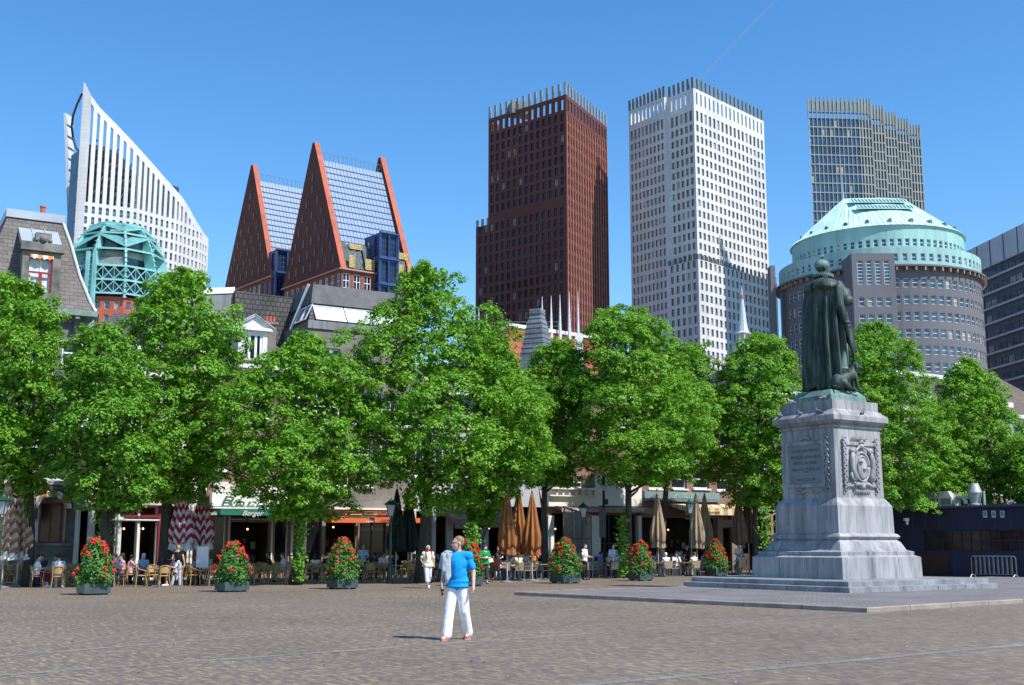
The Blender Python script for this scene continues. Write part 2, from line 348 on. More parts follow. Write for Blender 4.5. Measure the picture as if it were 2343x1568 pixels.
# ---- dark red office tower ----
def red_tower():
    A = V3((-7.9, 385.6, 0)); B = V3((17.1, 363, 0)); C = V3((32.5, 393.3, 0)); H = 137.2; dl = nrm(B-A); D = A+(C-B)
    t = thing('office_tower', 'dark red brick office skyscraper with a lower shoulder on its left side', 'skyscraper', (12, 385, 0))
    mb = MB(); w = []
    HS = at(1092, 524, 391).z; A0 = A-dl*5.6
    w += face_windows(mb, A, B, HS, H, 13, 3.5, 1.35, 2.4, marg=.4)
    w += face_windows(mb, A0, B, 0, HS, 15, 3.5, 1.35, 2.4, marg=.8)
    w2 = face_windows(mb, B, C, 0, H, 16, 3.5, .95, 2.2, marg=.5, depth=.5)
    up = V3((0, 0, H)); D0 = D-dl*5.6
    for a, b in ((C, D), (D, A)): mb.quad(a, b, b+up, a+up)
    mb.quad(D0, A0, A0+V3((0, 0, HS)), D0+V3((0, 0, HS))); mb.quad(D, D0, D0+V3((0, 0, HS)), D+V3((0, 0, HS)))
    mb.add([p+up for p in (A, B, C, D)], [[0, 1, 2, 3]], 1); mb.add([p+V3((0, 0, HS)) for p in (A0, A, D, D0)], [[0, 1, 2, 3]], 1)
    mb.build('wall', [M_brownb, M_roof], t, True)
    S_ = MB()
    for a, b, n in ((A, B, 13), (B, C, 13), (C, D, 13), (D, A, 13)):
        L_ = (b-a).length; p = (L_-.8)/n; us = [0]; dd = nrm(b-a); nn = V3((dd.y, -dd.x, 0))
        for i in range(n): c = .4+p*(i+.5); us += [c-.62, c+.62]
        us.append(L_)
        wall_grid(S_, a, b, us, [H, H+1, H+4.6, H+5.9], lambda i, j: i % 2 == 1 and j == 1, .5)
        wall_grid(S_, b-nn*.5, a-nn*.5, [L_-u for u in us[::-1]], [H+.01, H+1, H+4.6, H+5.9], lambda i, j: i % 2 == 1 and j == 1, 0.)
        S_.quad(a+V3((0, 0, H+5.9)), b+V3((0, 0, H+5.9)), b-nn*.5+V3((0, 0, H+5.9)), a-nn*.5+V3((0, 0, H+5.9)))
    S_.build('roof_screen', M_brownb, t, True)
    M_finp = mat('pale_fin', (.25, .265, .25), .6, .1, .5)
    def fins(a, b, n, z, h, miss=()):
        L_ = (b-a).length; p = (L_-.8)/n; d = nrm(b-a); ni = V3((d.y, -d.x, 0))
        for i in range(n+1):
            if i in miss: continue
            c = a+d*(.4+p*i); f = MB(); f.box((c-ni*.25)+V3((0, 0, z+h/2)), (.8, .45, h), math.atan2(d.y, d.x)); f.build('roof_fin', M_finp, t, True)
    fins(A, B, 13, H+5.9, 4.2); fins(B, C, 13, H+5.9, 4.2); fins(A0, A, 2, HS, 2.4)
    f = MB(); f.box((A+B)/2+V3((-2, 6, H+7)), (7, 5, 4), .3); f.build('plant_room', M_fin, t, True)
    f = MB(); d = nrm(C-B)
    for i in range(17):
        c = B+d*(.5+(34-1)/16*i); f.box(c+V3((d.y, -d.x, 0))*.18+V3((0, 0, H/2)), (.30, .16, H-1.5), math.atan2(d.y, d.x))
    f.build('facade_ribs', M_pinkm, t, True)
    windows(t, w+w2, [M_glass, M_dkm], 2, 1, .16, edge=False, pr=.1, minz=55)
red_tower()

# ---- stepped blue glass tower ----
def step_tower():
    A = V3((90.3, 348.8, 0)); B = V3((106, 350, 0)); C = V3((132.3, 372, 0)); H = 130
    M_ol = mat('olive_grid', (.25, .27, .245), .6, .08, .3)
    t = thing('office_tower', 'glass tower with olive grid and stepped louvred crown behind the round building', 'skyscraper', (112, 365, 0))
    mb = MB(); w = []; dr = nrm(C-B); nr = V3((dr.y, -dr.x, 0)); Dk = A+(C-B)
    us = [0]; n = 12; L = (B-A).length; p = L/n
    for i in range(n): us += [p*i+.12, p*(i+1)-.12]
    us.append(L); nf = 40; fh = 2.95; zs = [0]
    z = H-nf*fh
    for j in range(nf): zs += [z+j*fh+.35, z+(j+1)*fh-.01]
    zs.append(H)
    w += wall_grid(mb, A, B, us, zs, lambda i, j: i % 2 == 1 and j % 2 == 1, .3)
    # saw-tooth side: short lit faces and glazed returns
    k = 5; Lr = (C-B).length; pts = [B]
    for i in range(k):
        q = B+dr*(Lr*(i+.55)/k); pts.append(q+nr*1.8); pts.append(B+dr*(Lr*(i+1)/k))
    for a, b in zip(pts[:-1], pts[1:]):
        l = (b-a).length; m = 4 if l > 4 else 2; pp = l/m; u2 = [0]
        for i in range(m): u2 += [pp*i+.22, pp*(i+1)-.22]
        u2.append(l); w += wall_grid(mb, a, b, u2, zs, lambda i, j: i % 2 == 1 and j % 2 == 1, .35)
    for a, b in ((C, Dk), (Dk, A)): mb.quad(a, b, b+V3((0, 0, H)), a+V3((0, 0, H)))
    mb.add([V3((q.x, q.y, H)) for q in [A]+pts+[Dk]], [list(range(len(pts)+2))]); mb.build('wall', M_ol, t, True)
    # louvred crown, three steps
    def crown(a, b, h, n):
        d = nrm(b-a); ni = V3((d.y, -d.x, 0)); f = MB(); l = (b-a).length
        for i in range(n+1):
            c = a+d*(l*i/n)-ni*.3; f.box(c+V3((0, 0, H+h/2)), (.28, .5, h), math.atan2(d.y, d.x))
            if i < n: f.box(a+d*(l*(i+.5)/n)-ni*.35+V3((0, 0, H+h*.58+.0)), (l/n-.30, .12, h*.42), math.atan2(d.y, d.x), mi=1)
        f.box((a+b)/2-ni*.8+V3((0, 0, H+h*.3)), (l, .3, .4), math.atan2(d.y, d.x))
        f.build('crown_louvres', [M_ol, mat('louvre_panel', (.19, .225, .225), .6, .1, .4)], t, True)
    crown(A, B, 7.0, 12)
    for i, h in enumerate((10.5, 10.5, 8, 8, 5.2, 5.2)):
        if 2*i+1 <= 2*k: pass
    hs_ = [7.0, 6.5, 6.0, 5.5, 5.0]
    for i in range(k):
        crown(pts[2*i], pts[2*i+1], hs_[i], 4); crown(pts[2*i+1], pts[2*i+2], hs_[i], 2)
    rest = w; windows(t, rest, [M_glassb, M_ol], 1, 1, .05, edge=False, minz=75)
step_tower()

# ---- round brick building with green copper roof ----
def round_building():
    Yc = 272; cx = at(2006, 600, Yc).x; Cn = V3((cx, Yc, 0)); Rr = 22.3
    M_rb = brick('grey_brown_brick', (.15, .15, .17), (.175, .17, .185), (.125, .125, .14), .5, .18, .02, stain=.12, big=.1)
    M_cu = mat('copper_green', (.29, .50, .475), .6, .10, .5, stretch=(1, 1, .1)); M_cul = mat('pale_copper_roof', (.50, .72, .68), .5, .08, .4, stretch=(1, 1, .15))
    t = thing('round_office_building', 'round grey brick office building with pale green copper cone roof and a spike', 'office building', Cn)
    zt = at(2000, 612, Yc-Rr).z; N = 72; mb = MB(); w = []
    P = lambda r, k, z=0, n=N: V3((Cn.x+r*math.cos(2*math.pi*k/n), Cn.y+r*math.sin(2*math.pi*k/n), z))
    for k in range(N):
        a, b = P(Rr, k), P(Rr, k+1); mid = (a+b)/2-Cn; ang = math.degrees(math.atan2(mid.y, mid.x)); L = (b-a).length
        if -172 < ang < 5:
            zs = [0]; z = zt-.8
            rows = []
            for j in range(14): rows.append((z-3.5-3.62*j+.0, z-1.5-3.62*j))
            for r0, r1 in rows[::-1]:
                if r0 > 5: zs += [r0, r1]
            zs.append(zt)
            w += wall_grid(mb, a, b, [0, L/2-.62, L/2+.62, L], zs, lambda i, j: i == 1 and j % 2 == 1, .25)
        else: mb.quad(a, b, b+V3((0, 0, zt)), a+V3((0, 0, zt)))
    mb.add([P(Rr, k, zt) for k in range(N)], [list(range(N))], 0); mb.build('brick_drum', M_rb, t, True)
    # copper tiers
    z2 = zt+4.6; z3 = z2+5.6; R1 = Rr+.15; R2 = Rr*.86; cw = []
    c = MB()
    for (r, za, zb) in ((R1, zt+.5, z2), (R2, z2, z3)):
        for k in range(N):
            a, b = P(r, k), P(r, k+1); mid = (a+b)/2-Cn; ang = math.degrees(math.atan2(mid.y, mid.x)); L = (b-a).length
            if -175 < ang < 5:
                cw += wall_grid(c, a, b, [0, L/2-.5, L/2+.5, L], [za, za+.9, za+2.6, zb], lambda i, j: i == 1 and j == 1, .25)
            else: c.quad(V3((a.x, a.y, za)), V3((b.x, b.y, za)), V3((b.x, b.y, zb)), V3((a.x, a.y, zb)))
        c.add([P(r, k, zb) for k in range(N)], [list(range(N))])
    c.build('copper_tiers', M_cu, t, True)
    e = MB(); e.lathe([(Rr+.2, zt+.02), (Rr+1.2, zt+.12), (Rr+1.2, zt+.5), (Rr+.1, zt+.5)], N, (Cn.x, Cn.y)); e.build('cornice', M_rb, t, True)
    e = MB()
    for k in range(36, 72):
        q = P(Rr+.6, k+.5); e.box(q+V3((0, 0, zt-.4)), (1.0, .35, .75), 2*math.pi*(k+.5)/N)
    e.build('cornice_brackets', mat('tan_bracket', (.32, .24, .18), .7), t, True)
    # cone roof drawn to a short flat ridge
    zr = at(2000, 457, Yc-1).z; r3 = R2+.5; base = []; top = []
    xl = at(1925, 461, Yc).x-Cn.x; xr = at(2059, 455, Yc).x-Cn.x
    K = 48
    for k in range(K):
        an = 2*math.pi*k/K; base.append(V3((Cn.x+r3*math.cos(an), Cn.y+r3*math.sin(an), z3)))
        ux = math.cos(an); tx = (xr if ux > 0 else -xl)*min(1, abs(ux)*1.5)*(1 if ux > 0 else -1); top.append(V3((Cn.x+tx, Cn.y+2.2*math.sin(an), zr)))
    rf = MB(); rf.hexa(base, top); rs = MB()
    mid = lambda f, k: base[k]*(1-f)+top[k]*f
    for k in range(K):
        if base[k].y < Cn.y+6: rs.bar(base[k]+V3((0, 0, .05)), top[k]+V3((0, 0, .02)), .06, .10)
        k2 = (k+1) % K; bm = (base[k]+base[k2])/2; tm = (top[k]+top[k2])/2
        if bm.y < Cn.y+3: rs.bar(bm+V3((0, 0, .05)), tm+V3((0, 0, .02)), .05, .08)
    ro = rf.build('cone_roof', M_cul, t, True); rs.build('roof_seams', M_cul, t, True)
    for k in range(25, 48, 2):
        q = P(R2-1.6, k, z3+1.05, K); d = MB(); an = 2*math.pi*k/K; d.box(q-V3((0, 0, .35)), (1.5, .8, 1.5), an); d.tube([q+V3((math.cos(an)*(-.8), math.sin(an)*(-.75), .40)), q+V3((math.cos(an)*.75, math.sin(an)*.75, .40))], .39, 10); d.build('roof_dormer', mat('dormer_dark', (.10, .16, .16), .6), t, True)
    g = MB(); k0 = 36
    # ridge roof light with glazing bars
    f0, f1 = .52, .9; q = lambda u, f: V3((Cn.x+(xl+(xr-xl)*u)*.94, base[k0].y*(1-f)+top[k0].y*f-.25, z3*(1-f)+zr*f+.22))
    a, b, c_, d = q(0, f0), q(1, f0), q(1, f1), q(0, f1)
    for (fa, fb) in ((f0, .66), (.76, f1)):
        ws = [q(0, fa), q(1, fa), q(1, fb), q(0, fb)]; g = MB(); pane_mesh(g, ws, 16, 1, .22, pr=.12); g.build('roof_light', [mat('green_glass', (.07, .22, .20), .15), M_cul], t, True)
    m = MB(); m.tube([V3((Cn.x+xl+.4, Yc, zr-.5)), V3((Cn.x+xl+.3, Yc, zr+7.0))], [.28, .05], 6); m.build('roof_spike', mat('spike_metal', (.3, .45, .45), .4), t, True)
    # projecting stair bay
    b0 = at(1951, 700, 247).x; b1 = at(2050, 700, 247).x; zb = at(2000, 581, 247).z; mb = MB(); bw = []
    us = [0]; L = b1-b0; p = (L-1.6)/4
    for i in range(4): us += [.8+p*(i+.5)-.62, .8+p*(i+.5)+.62]
    us.append(L)
    rows = []
    for j in range(12): rows.append((zt-7.4-3.6*j-2.0+.3, zt-7.4-3.6*j+.3))
    zs = [0]
    for r0, r1 in rows[::-1]:
        if r0 > 4: zs += [r0, r1]
    zs += [zt-4.4, zb-1.5, zb]
    bw += wall_grid(mb, V3((b0, 246.5, 0)), V3((b1, 246.5, 0)), us, zs, lambda i, j: i % 2 == 1 and j % 2 == 1, .25)
    for a, b in (((b1, 246.5), (b1, 256)), ((b1, 256), (b0, 256)), ((b0, 256), (b0, 246.5))):
        mb.quad(V3((*a, 0)), V3((*b, 0)), V3((*b, zb)), V3((*a, zb)))
    mb.add([V3((b0, 246.5, zb)), V3((b1, 246.5, zb)), V3((b1, 256, zb)), V3((b0, 256, zb))], [[0, 1, 2, 3]]); mb.build('stair_bay', M_rb, t, True)
    for x, yy, hh in ((1768, 270, at(1768, 610, 270).z), (2236, 268, at(2236, 591, 268).z)):
        q = at(x, 700, yy); s = MB(); s.box((q.x, yy+.5, hh/2), (1.1 if x < 2000 else 1.9, 3, hh), 0); s.build('side_slab', M_rb, t, True)
    tall = [x for x in bw if (x[2]-x[1]).length > 4]; bw = [x for x in bw if (x[2]-x[1]).length <= 4]
    M_gg = glass('teal_glass', (.03, .10, .13), .12, var=.5, scale=.4)
    for x in tall: g = MB(); pane_mesh(g, x, 1, 7, .11, pr=.08); g.build('stair_window', [M_gg, M_wframe], t, True)
    vis = [x for x in w+bw if True]
    windows(t, vis, [M_gg, M_wframe], 1, 2, .09, minz=24, pr=.08, hfr=.11)
    g = MB()
    for x in cw: pane_mesh(g, x, 1, 2, .10, pr=.08)
    windows(t, cw, [M_gg, M_wframe], 1, 2, .10, name='copper_tier_window', pr=.08)
round_building()

# ---- grey banded office block at the right edge ----
def banded_block():
    a = at(2215, 600, 330); b = at(2440, 600, 283); d = nrm(b-a); L = (V3((b.x, b.y, 0))-V3((a.x, a.y, 0))).length
    t = thing('office_block', 'dark office block with pale ledges and light grey top box, far right', 'office building', (a.x, a.y, 0))
    n = V3((d.y, -d.x, 0)); bk = -n*18; g0 = V3((a.x, a.y, 0)); g1 = V3((b.x, b.y, 0)); zt = at(2219, 577, 330).z; zb = at(2219, 634, 330).z
    M_lg = mat('pale_panel', (.42, .46, .52), .5, .05, .4); M_dk = mat('dark_cladding', (.075, .08, .105), .5, .1, .4); M_band = mat('pale_ledge', (.42, .47, .50), .5)
    m = MB(); m.hexa([p+n*.8+V3((0, 0, zb)) for p in (g0-d*1, g1, g1+bk, g0+bk-d*1)], [p+n*.8+V3((0, 0, zt)) for p in (g0-d*1, g1, g1+bk, g0+bk-d*1)])
    for k in range(1, 5): m.box(g0+d*(k*7-.5)+n*.86+V3((0, 0, (zt+zb)/2)), (.35, .1, zt-zb-.2), math.atan2(d.y, d.x), mi=1)
    m.build('top_box', [M_lg, M_dk], t, True)
    m = MB(); m.hexa([g0, g1, g1+bk, g0+bk], [p+V3((0, 0, zb-.01)) for p in (g0, g1, g1+bk, g0+bk)]); m.build('wall', M_dk, t, True)
    z = zb-3.0; led = MB(); ws = []
    while z > 8:
        led.box(g0+d*(L/2+3.5)+n*.35+V3((0, 0, z)), (L-7, .7, .55), math.atan2(d.y, d.x))
        i = 0
        while 8+i*3.3 < L-4:
            u = 8+i*3.3; q = g0+d*u+n*.03; ws.append((q+V3((0, 0, z+.5)), q+d*3+V3((0, 0, z+.5)), q+d*3+V3((0, 0, z+2.3)), q+V3((0, 0, z+2.3)))); i += 1
        z -= 4.1
    led.build('ledges', M_band, t, True); windows(t, ws, [M_glassb, M_dkm], 3, 1, .08, minz=20)
    m = MB()
    for k in range(24): m.box(g0+d*(1+k*.28)+n*.08+V3((0, 0, (zb-2)/2)), (.10, .12, zb-3), math.atan2(d.y, d.x))
    m.build('louvres', M_dk, t, True)
banded_block()

# ---- twin steep-gabled towers ----
def gabled(name, label, apex, H, w_l, w_r, Lr, ze, loc, oriel, netting, zl=None):
    r = V3((math.cos(R(37.5)), math.sin(R(37.5)), 0)); g = V3((r.y, -r.x, 0)); A = V3((apex[0], apex[1], 0))
    M_gl = mat('roof_glass_panels', (.16, .245, .39), .45, .06, .6, metal=.0, spec=.5)
    t = thing(name, label, 'office tower', loc)
    T = 1.5; mb = MB()
    def gable(o, mi=0):
        b = [o-g*w_l, o+g*w_r, o+g*w_r+r*T, o-g*w_l+r*T]; e = V3((0, 0, ze)); ap = V3((0, 0, H)); s = .55
        m = MB(); v = [o-g*w_l+e, o+g*w_r+e, o+g*s+ap, o-g*s+ap]; v2 = [x+r*T for x in v]
        m.add(v+v2, [[0, 1, 2, 3], [7, 6, 5, 4]], 0); m.add([v[1], v2[1], v2[2], v[2], v[0], v2[0], v2[3], v[3]], [[0, 1, 2, 3], [7, 6, 5, 4], [3, 2, 6, 7]], 1); return m
    gable(A).build('gable_wall', [M_castb, M_terr], t, True); gable(A+r*(Lr-T)).build('gable_wall', [M_castb, M_terr], t, True)
    # roof planes set 1.3 m in from the gable coping
    Hi = H-5.5; k = 1-1.4/w_r
    def pt(u, f, side=1): return A+r*u+g*(side*(w_r if side > 0 else w_l)*k*(1-f))+V3((0, 0, ze+(Hi-ze)*f))
    f = MB(); ft = .9
    topf = (H-6-ze)/(Hi-ze)
    wr = w_r-1.5; wl = w_l-1.5; gg = lambda s, z: g*s+V3((0, 0, z))
    sl_ = (H-ze)/w_r; tw = 1.6; zt = H-1.2-3.6
    P0 = [A+r*T+gg(wr, ze), A+r*T+gg(tw, zt), A+r*T+gg(-tw, zt), A+r*T+gg(-wl, ze)]; P1 = [p+r*(Lr-2*T) for p in P0]
    f.add(P0+P1, [[0, 4, 5, 1], [1, 5, 6, 2], [2, 6, 7, 3]], 0); f.build('glazed_roof', M_gl, t, True)
    ln = MB(); nrow = 17; nc = 18; e1 = P1[0]-P0[0]; up_ = P0[1]-P0[0]; nn = e1.cross(up_).normalized()
    for j in range(0, nrow): q = P0[0]+up_*(.02+.98*j/nrow)+nn*.12; ln.bar(q, q+e1, .22, .06, up=nn)
    for i in range(1, nc): q = P0[0]+e1*(i/nc)+nn*.08; ln.bar(q, q+up_, .05, .05, up=nn)
    ln.build('roof_glazing_bars', mat('roof_bar', (.10, .15, .23), .9, spec=.05), t, True)
    s = MB()   # ridge railing
    for i in range(15):
        q = P0[1]+e1*(i/14)+nn*.1-g*.4; s.bar(q, q+V3((0, 0, 2.2)), .08); 
        if i < 14: s.bar(q, q+e1/14+V3((0, 0, 2.2)), .05)
    s.bar(P0[1]+V3((0, 0, 2.2))-g*.4+nn*.1, P1[1]+V3((0, 0, 2.2))-g*.4+nn*.1, .07); s.build('ridge_railing', M_fin, t, True)
    # small slot windows in the gable
    sw = MB(); rows = 8; cnt = 0
    for j in range(rows):
        z = ze+2.0+j*(H-ze-9)/(rows-.6)*.93; wd = (1-(z-ze)/(H-ze)); nn_ = max(1, 7-j)
        for i in range(nn_):
            off = -w_l*wd+(w_l+w_r)*wd*(i+.75)/(nn_+.5); q = A+g*off-r*.04; f2 = MB(); f2.box(q+V3((0, 0, z+.9)), (.6, .16, 2.0), math.atan2(g.y, g.x)); f2.build('slot_window', M_glass, t, True)
    # body below the eaves
    b = MB(); w = []; zb = ze-.01; a0 = A-g*(w_l-.3)+r*.3; a1 = A+g*(w_r-.3)+r*.3; a2 = a1+r*(Lr-.6); a3 = a0+r*(Lr-.6)
    def fac(a, c, n, ww):
        L_ = (c-a).length; p = L_/n; us = [0]
        for i in range(n): us += [p*(i+.5)-ww/2, p*(i+.5)+ww/2]
        us.append(L_); zs = [0, zb-15.5, zb-11, zb-8.5, zb-1.2, zb]
        return wall_grid(b, a, c, us, zs, lambda i, j: i % 2 == 1 and j in (1, 3), .3)
    w += fac(a0, a1, 10, 1.9); w += fac(a1, a2, 7, 2.0)
    b.quad(a2, a3, a3+V3((0, 0, zb)), a2+V3((0, 0, zb))); b.quad(a3, a0, a0+V3((0, 0, zb)), a3+V3((0, 0, zb))); b.build('wall', brick('red_brick_body', (.30, .09, .06), (.26, .08, .05), (.2, .1, .08), .5, .16, .02), t, True)
    windows(t, w, [M_glass, M_wframe], 2, 4, .16, pr=.08)
    led = MB(); led.bar(a0-r*.5-g*.3+V3((0, 0, ze-.3)), a1-r*.5+g*.6+V3((0, 0, ze-.3)), .5, .35); led.bar(a1+g*.5-r*.2+V3((0, 0, ze-.3)), a2+g*.5+V3((0, 0, ze-.3)), .5, .35); led.build('eaves_ledge', mat('pink_ledge', (.45, .25, .2), .7), t, True)
    if oriel:
        u0, u1, zt_ = oriel; M_bl = mat('blue_steel', (.032, .07, .19), .45, .1, .4); q0 = a1+r*u0; q1 = a1+r*u1; o = MB(); ow = []; dpt = 2.2; f0, f1 = q0+g*dpt, q1+g*dpt; L_ = u1-u0
        zz = [0]
        z = zt_
        lv = []
        while z > ze-20: lv.append(z); z -= 6.6
        for z in lv[::-1]: zz += [z-5.9, z-.7]
        zz.append(zt_)
        us = [0, .5, L_/2-.3, L_/2+.3, L_-.5, L_]
        ow += wall_grid(o, f0, f1, us, zz, lambda i, j: i in (1, 3) and j % 2 == 1, .35)
        ow += wall_grid(o, q0-g*6, f0, [0, 5.5, 7.3, 8.2], zz, lambda i, j: i == 1 and j % 2 == 1, .3)
        o.quad(f1, q1-g*6, q1-g*6+V3((0, 0, zt_)), f1+V3((0, 0, zt_))); o.add([x+V3((0, 0, zt_)) for x in (q0-g*6, f0, f1, q1-g*6)], [[0, 1, 2, 3]]); 
        for z in lv: o.bar(f0+g*.25-r*.3+V3((0, 0, z)), f1+g*.25+r*.3+V3((0, 0, z)), .6, .35)
        for u in (0, L_/2, L_): o.bar(f0+r*u+g*.2+V3((0, 0, 20)), f0+r*u+g*.2+V3((0, 0, zt_)), .4)
        ob = o.build('blue_oriel', M_bl, t, True)
        for x in ow: m = MB(); pane_mesh(m, x, 3, 4, .10, pr=.07); m.build('oriel_window', [M_glass, M_bl], t, True)
    if netting:
        u = lambda a_, f_, o_: P0[0]+e1*a_+up_*f_+nn*o_
        for (ua, ub) in ((.0, .30), (.33, .49), (.80, .99)):
            m = MB(); k_ = 6
            for i in range(k_):
                x0, x1 = ua+(ub-ua)*i/k_, ua+(ub-ua)*(i+1)/k_; h0 = .22+.012*math.sin(i*2.1); h1 = .22+.012*math.sin((i+1)*2.1); m.add([u(x0, 0, .9), u(x1, 0, .9), u(x1, h1, .8+.2*(i % 2)), u(x0, h0, .8+.2*((i+1) % 2)), u(x0, 0, .7), u(x1, 0, .7), u(x1, h1, .6), u(x0, h0, .6)], [[0, 1, 2, 3], [7, 6, 5, 4], [3, 2, 6, 7], [0, 3, 7, 4], [1, 5, 6, 2]])
            m.build('safety_netting', mat('grey_netting', (.09, .12, .13), .8, .35, 2.5), t, True)
        m = MB()
        for (a_, f_, ww, hh) in ((.05, .0, 1.8, 3.2), (.3, .0, 2.8, 3), (.12, .17, 4, 1.6), (.42, .20, 2, .9), (.55, .205, 3, .6), (.88, .15, 3.6, 2), (.83, .0, 1.6, 3), (.97, .0, 1.4, 3.5)):
            q = u(a_, f_, 1.25)
            for kk in range(max(2, int(hh/.35))): m.bar(q+V3((0, 0, .1+kk*.35)), q+r*ww*.9+V3((0, 0, .1+kk*.35)), .14, .26)
            for s_ in (0, ww*.9): m.bar(q+r*s_+g*.15, q+r*s_+g*.15+V3((0, 0, hh+.5)), .12)
        m.build('timber_shuttering', M_yel, t, True)
    else:
        m = MB(); u = lambda a_, f_, o_: P0[0]+e1*a_+up_*f_+nn*o_
        for j in range(5):
            for i in range(8): q = u(i/7*.95+.02, .03+.06*j, .8); m.bar(q, q+e1*.1, .1, .12, mi=1 if (i+j) % 3 else 0)
        for i in range(22): q = u(i/22, .0, 1); m.bar(q, u(i/22, .34, 1), .09)
        m.build('scaffolding', [M_yel, M_fin], t, True)
gabled('gabled_tower', 'brown steep-gabled tower with glazed roof, the one standing in front of its twin', (-51.8, 300), 105.3, 15, 16.2, 21.5, 69, (-45, 305, 0), (9.5, 14.8, 79), True)
gabled('gabled_tower', 'brown steep-gabled tower standing partly behind its twin, scaffolding low on its roof', (-74.4, 330), 109, 16, 14.6, 21.5, 74, (-68, 335, 0), (.2, 7, 81), False)

# ---- white pointed slot tower ----
def slot_tower():
    px = [193, 309, 401, 459, 482]; py = [330, 337, 349, 360, 367]
    def plan(x): Y = float(np.interp(x, px, py)); p = at(x, 500, Y); return V3((p.x, p.y, 0))
    xs = np.linspace(172, 481, 61); pts = [plan(x) for x in xs]
    # roofline of the blade in the photograph
    tx = [185, 203, 226, 264, 302, 340, 379, 417, 432, 445, 459, 470, 482]; ty = [183, 216, 247, 285, 324, 366, 410, 452, 475, 499, 522, 538, 552]
    tx = [x-16*(500-y)/317*(1171-x)/983 for x, y in zip(tx, ty)]
    s = [0]
    for a, b in zip(pts[:-1], pts[1:]): s.append(s[-1]+(b-a).length)
    tot = s[-1]
    X = lambda u: np.interp(u, s, [p.x for p in pts]); Y = lambda u: np.interp(u, s, [p.y for p in pts])
    xd = lambda u: np.interp(u, s, xs)
    ztop = lambda u: at(xd(u), float(np.interp(xd(u), tx, ty)), float(Y(u))).z
    zb = at(193, 462, 330).z; fh = 3.15; m0 = 2.5; n = 24; pitch = (tot-m0-.6)/n; us = []
    t = thing('slot_tower', 'white office tower with pointed curved top and tall vertical slots', 'skyscraper', (pts[0].x+15, pts[0].y+10, 0))
    wl = MB(); wins = []; bot = 0
    TH = 1.0
    def P(u, z, k=0):
        e = .2; d = V3((X(u+e)-X(u-e), Y(u+e)-Y(u-e), 0)).normalized(); nn = V3((d.y, -d.x, 0)); return V3((float(X(u)), float(Y(u)), z))-nn*k
    def panel(u0, u1, z0a, z0b, z1a, z1b, th=TH, caps='lrtb'):
        a, b, c, d = P(u0, z0a), P(u1, z0b), P(u1, z1b), P(u0, z1a); a2, b2, c2, d2 = P(u0, z0a, th), P(u1, z0b, th), P(u1, z1b, th), P(u0, z1a, th)
        wl.quad(a, b, c, d); wl.quad(b2, a2, d2, c2)
        wl.quad(d, c, c2, d2); wl.quad(b, a, a2, b2); wl.quad(a, d, d2, a2); wl.quad(c, b, b2, c2)
    panel(0, m0, bot, bot, ztop(0), ztop(m0))
    rows = [zb-1.4-fh*j for j in range(30) if zb-1.4-fh*j > 20]
    sw = pitch*.44
    for i in range(n):
        u0 = m0+pitch*i; u1 = u0+sw; u2 = u0+pitch
        panel(u1, u2, bot, bot, ztop(u1), ztop(u2)); top = 2.2+.7*i/n
        if ztop(u0)-top > zb: panel(u0, u1, ztop(u0)-top, ztop(u1)-top, ztop(u0), ztop(u1)); panel(u0, u1, zb-1.4+.35, zb-1.4+.35, zb, zb); rr = rows
        else: rr = [z for z in rows if z < ztop(u1)-1.0]; panel(u0, u1, rr[0]+.35, rr[0]+.35, ztop(u0), ztop(u1))
        for z in rr:
            panel(u0, u1, z-fh+.35, z-fh+.35, z-fh+1.35, z-fh+1.35)
            wins.append((P(u0, z-fh+1.35, .4), P(u1, z-fh+1.35, .4), P(u1, z+.35, .4), P(u0, z+.35, .4)))
    wl.build('slotted_wall', M_white, t, True)
    windows(t, wins, [glass('pale_green_glass', (.06, .13, .14), .1, var=.8, scale=.25), M_sill], 1, 2, .08, edge=False, minz=70)
    # set-back glass body and its frame seen through the slots
    bd = MB(); uu = np.linspace(.5, tot-.8, 14); q = [P(u, 0, 5.5) for u in uu]
    zt = [min(ztop(u)-13-(6 if i < 2 else 0), ztop(3)-34+0*u) if True else 0 for i, u in enumerate(uu)]
    zt = [min(ztop(u)-5-16*max(0, u/tot-.4), ztop(0)-17) for u in uu]
    for i in range(13):
        a, b = q[i], q[i+1]; bd.quad(V3((a.x, a.y, 0)), V3((b.x, b.y, 0)), V3((b.x, b.y, zt[i+1])), V3((a.x, a.y, zt[i])))
    bk = [p*1.03+V3((-5, 0, 0)) for p in q]
    bd.add([V3((p.x, p.y, z)) for p, z in zip(q, zt)]+[V3((p.x, p.y, z)) for p, z in zip(bk, zt)], [[i, i+1, 15+i, 14+i] for i in range(13)], 1)
    bd.quad(bk[0], q[0], q[0]+V3((0, 0, zt[0])), bk[0]+V3((0, 0, zt[0]))); bd.quad(q[-1], bk[-1], bk[-1]+V3((0, 0, zt[-1])), q[-1]+V3((0, 0, zt[-1])))
    bd.quad(bk[-1], bk[0], bk[0]+V3((0, 0, zt[0])), bk[-1]+V3((0, 0, zt[0])))
    bd.build('glass_body', [glass('shaded_glass', (.03, .045, .075), .25), M_roof], t, True)
    fr = MB()
    for k in range(10):
        z = zb+2+k*4.4
        for i in range(n):
            u = m0+pitch*(i+.5)
            if z < ztop(u)-7: 
                fr.bar(P(u-pitch/2, z, 3.2), P(u+pitch/2, z, 3.2), .35)
                if (i*7+k*5) % 3: fr.bar(P(u-pitch/2, z, 3.6), P(u+pitch/2, z+4.4, 3.6), .25)
    fr.build('inner_frame', mat('steel_frame', (.14, .15, .17), .5), t, True)
    # shaded end wall and the thin rear blade
    c0 = P(0, 0, .2); e1 = at(160, 600, 352); e1 = V3((e1.x, e1.y, 0)); h = ztop(0)-22
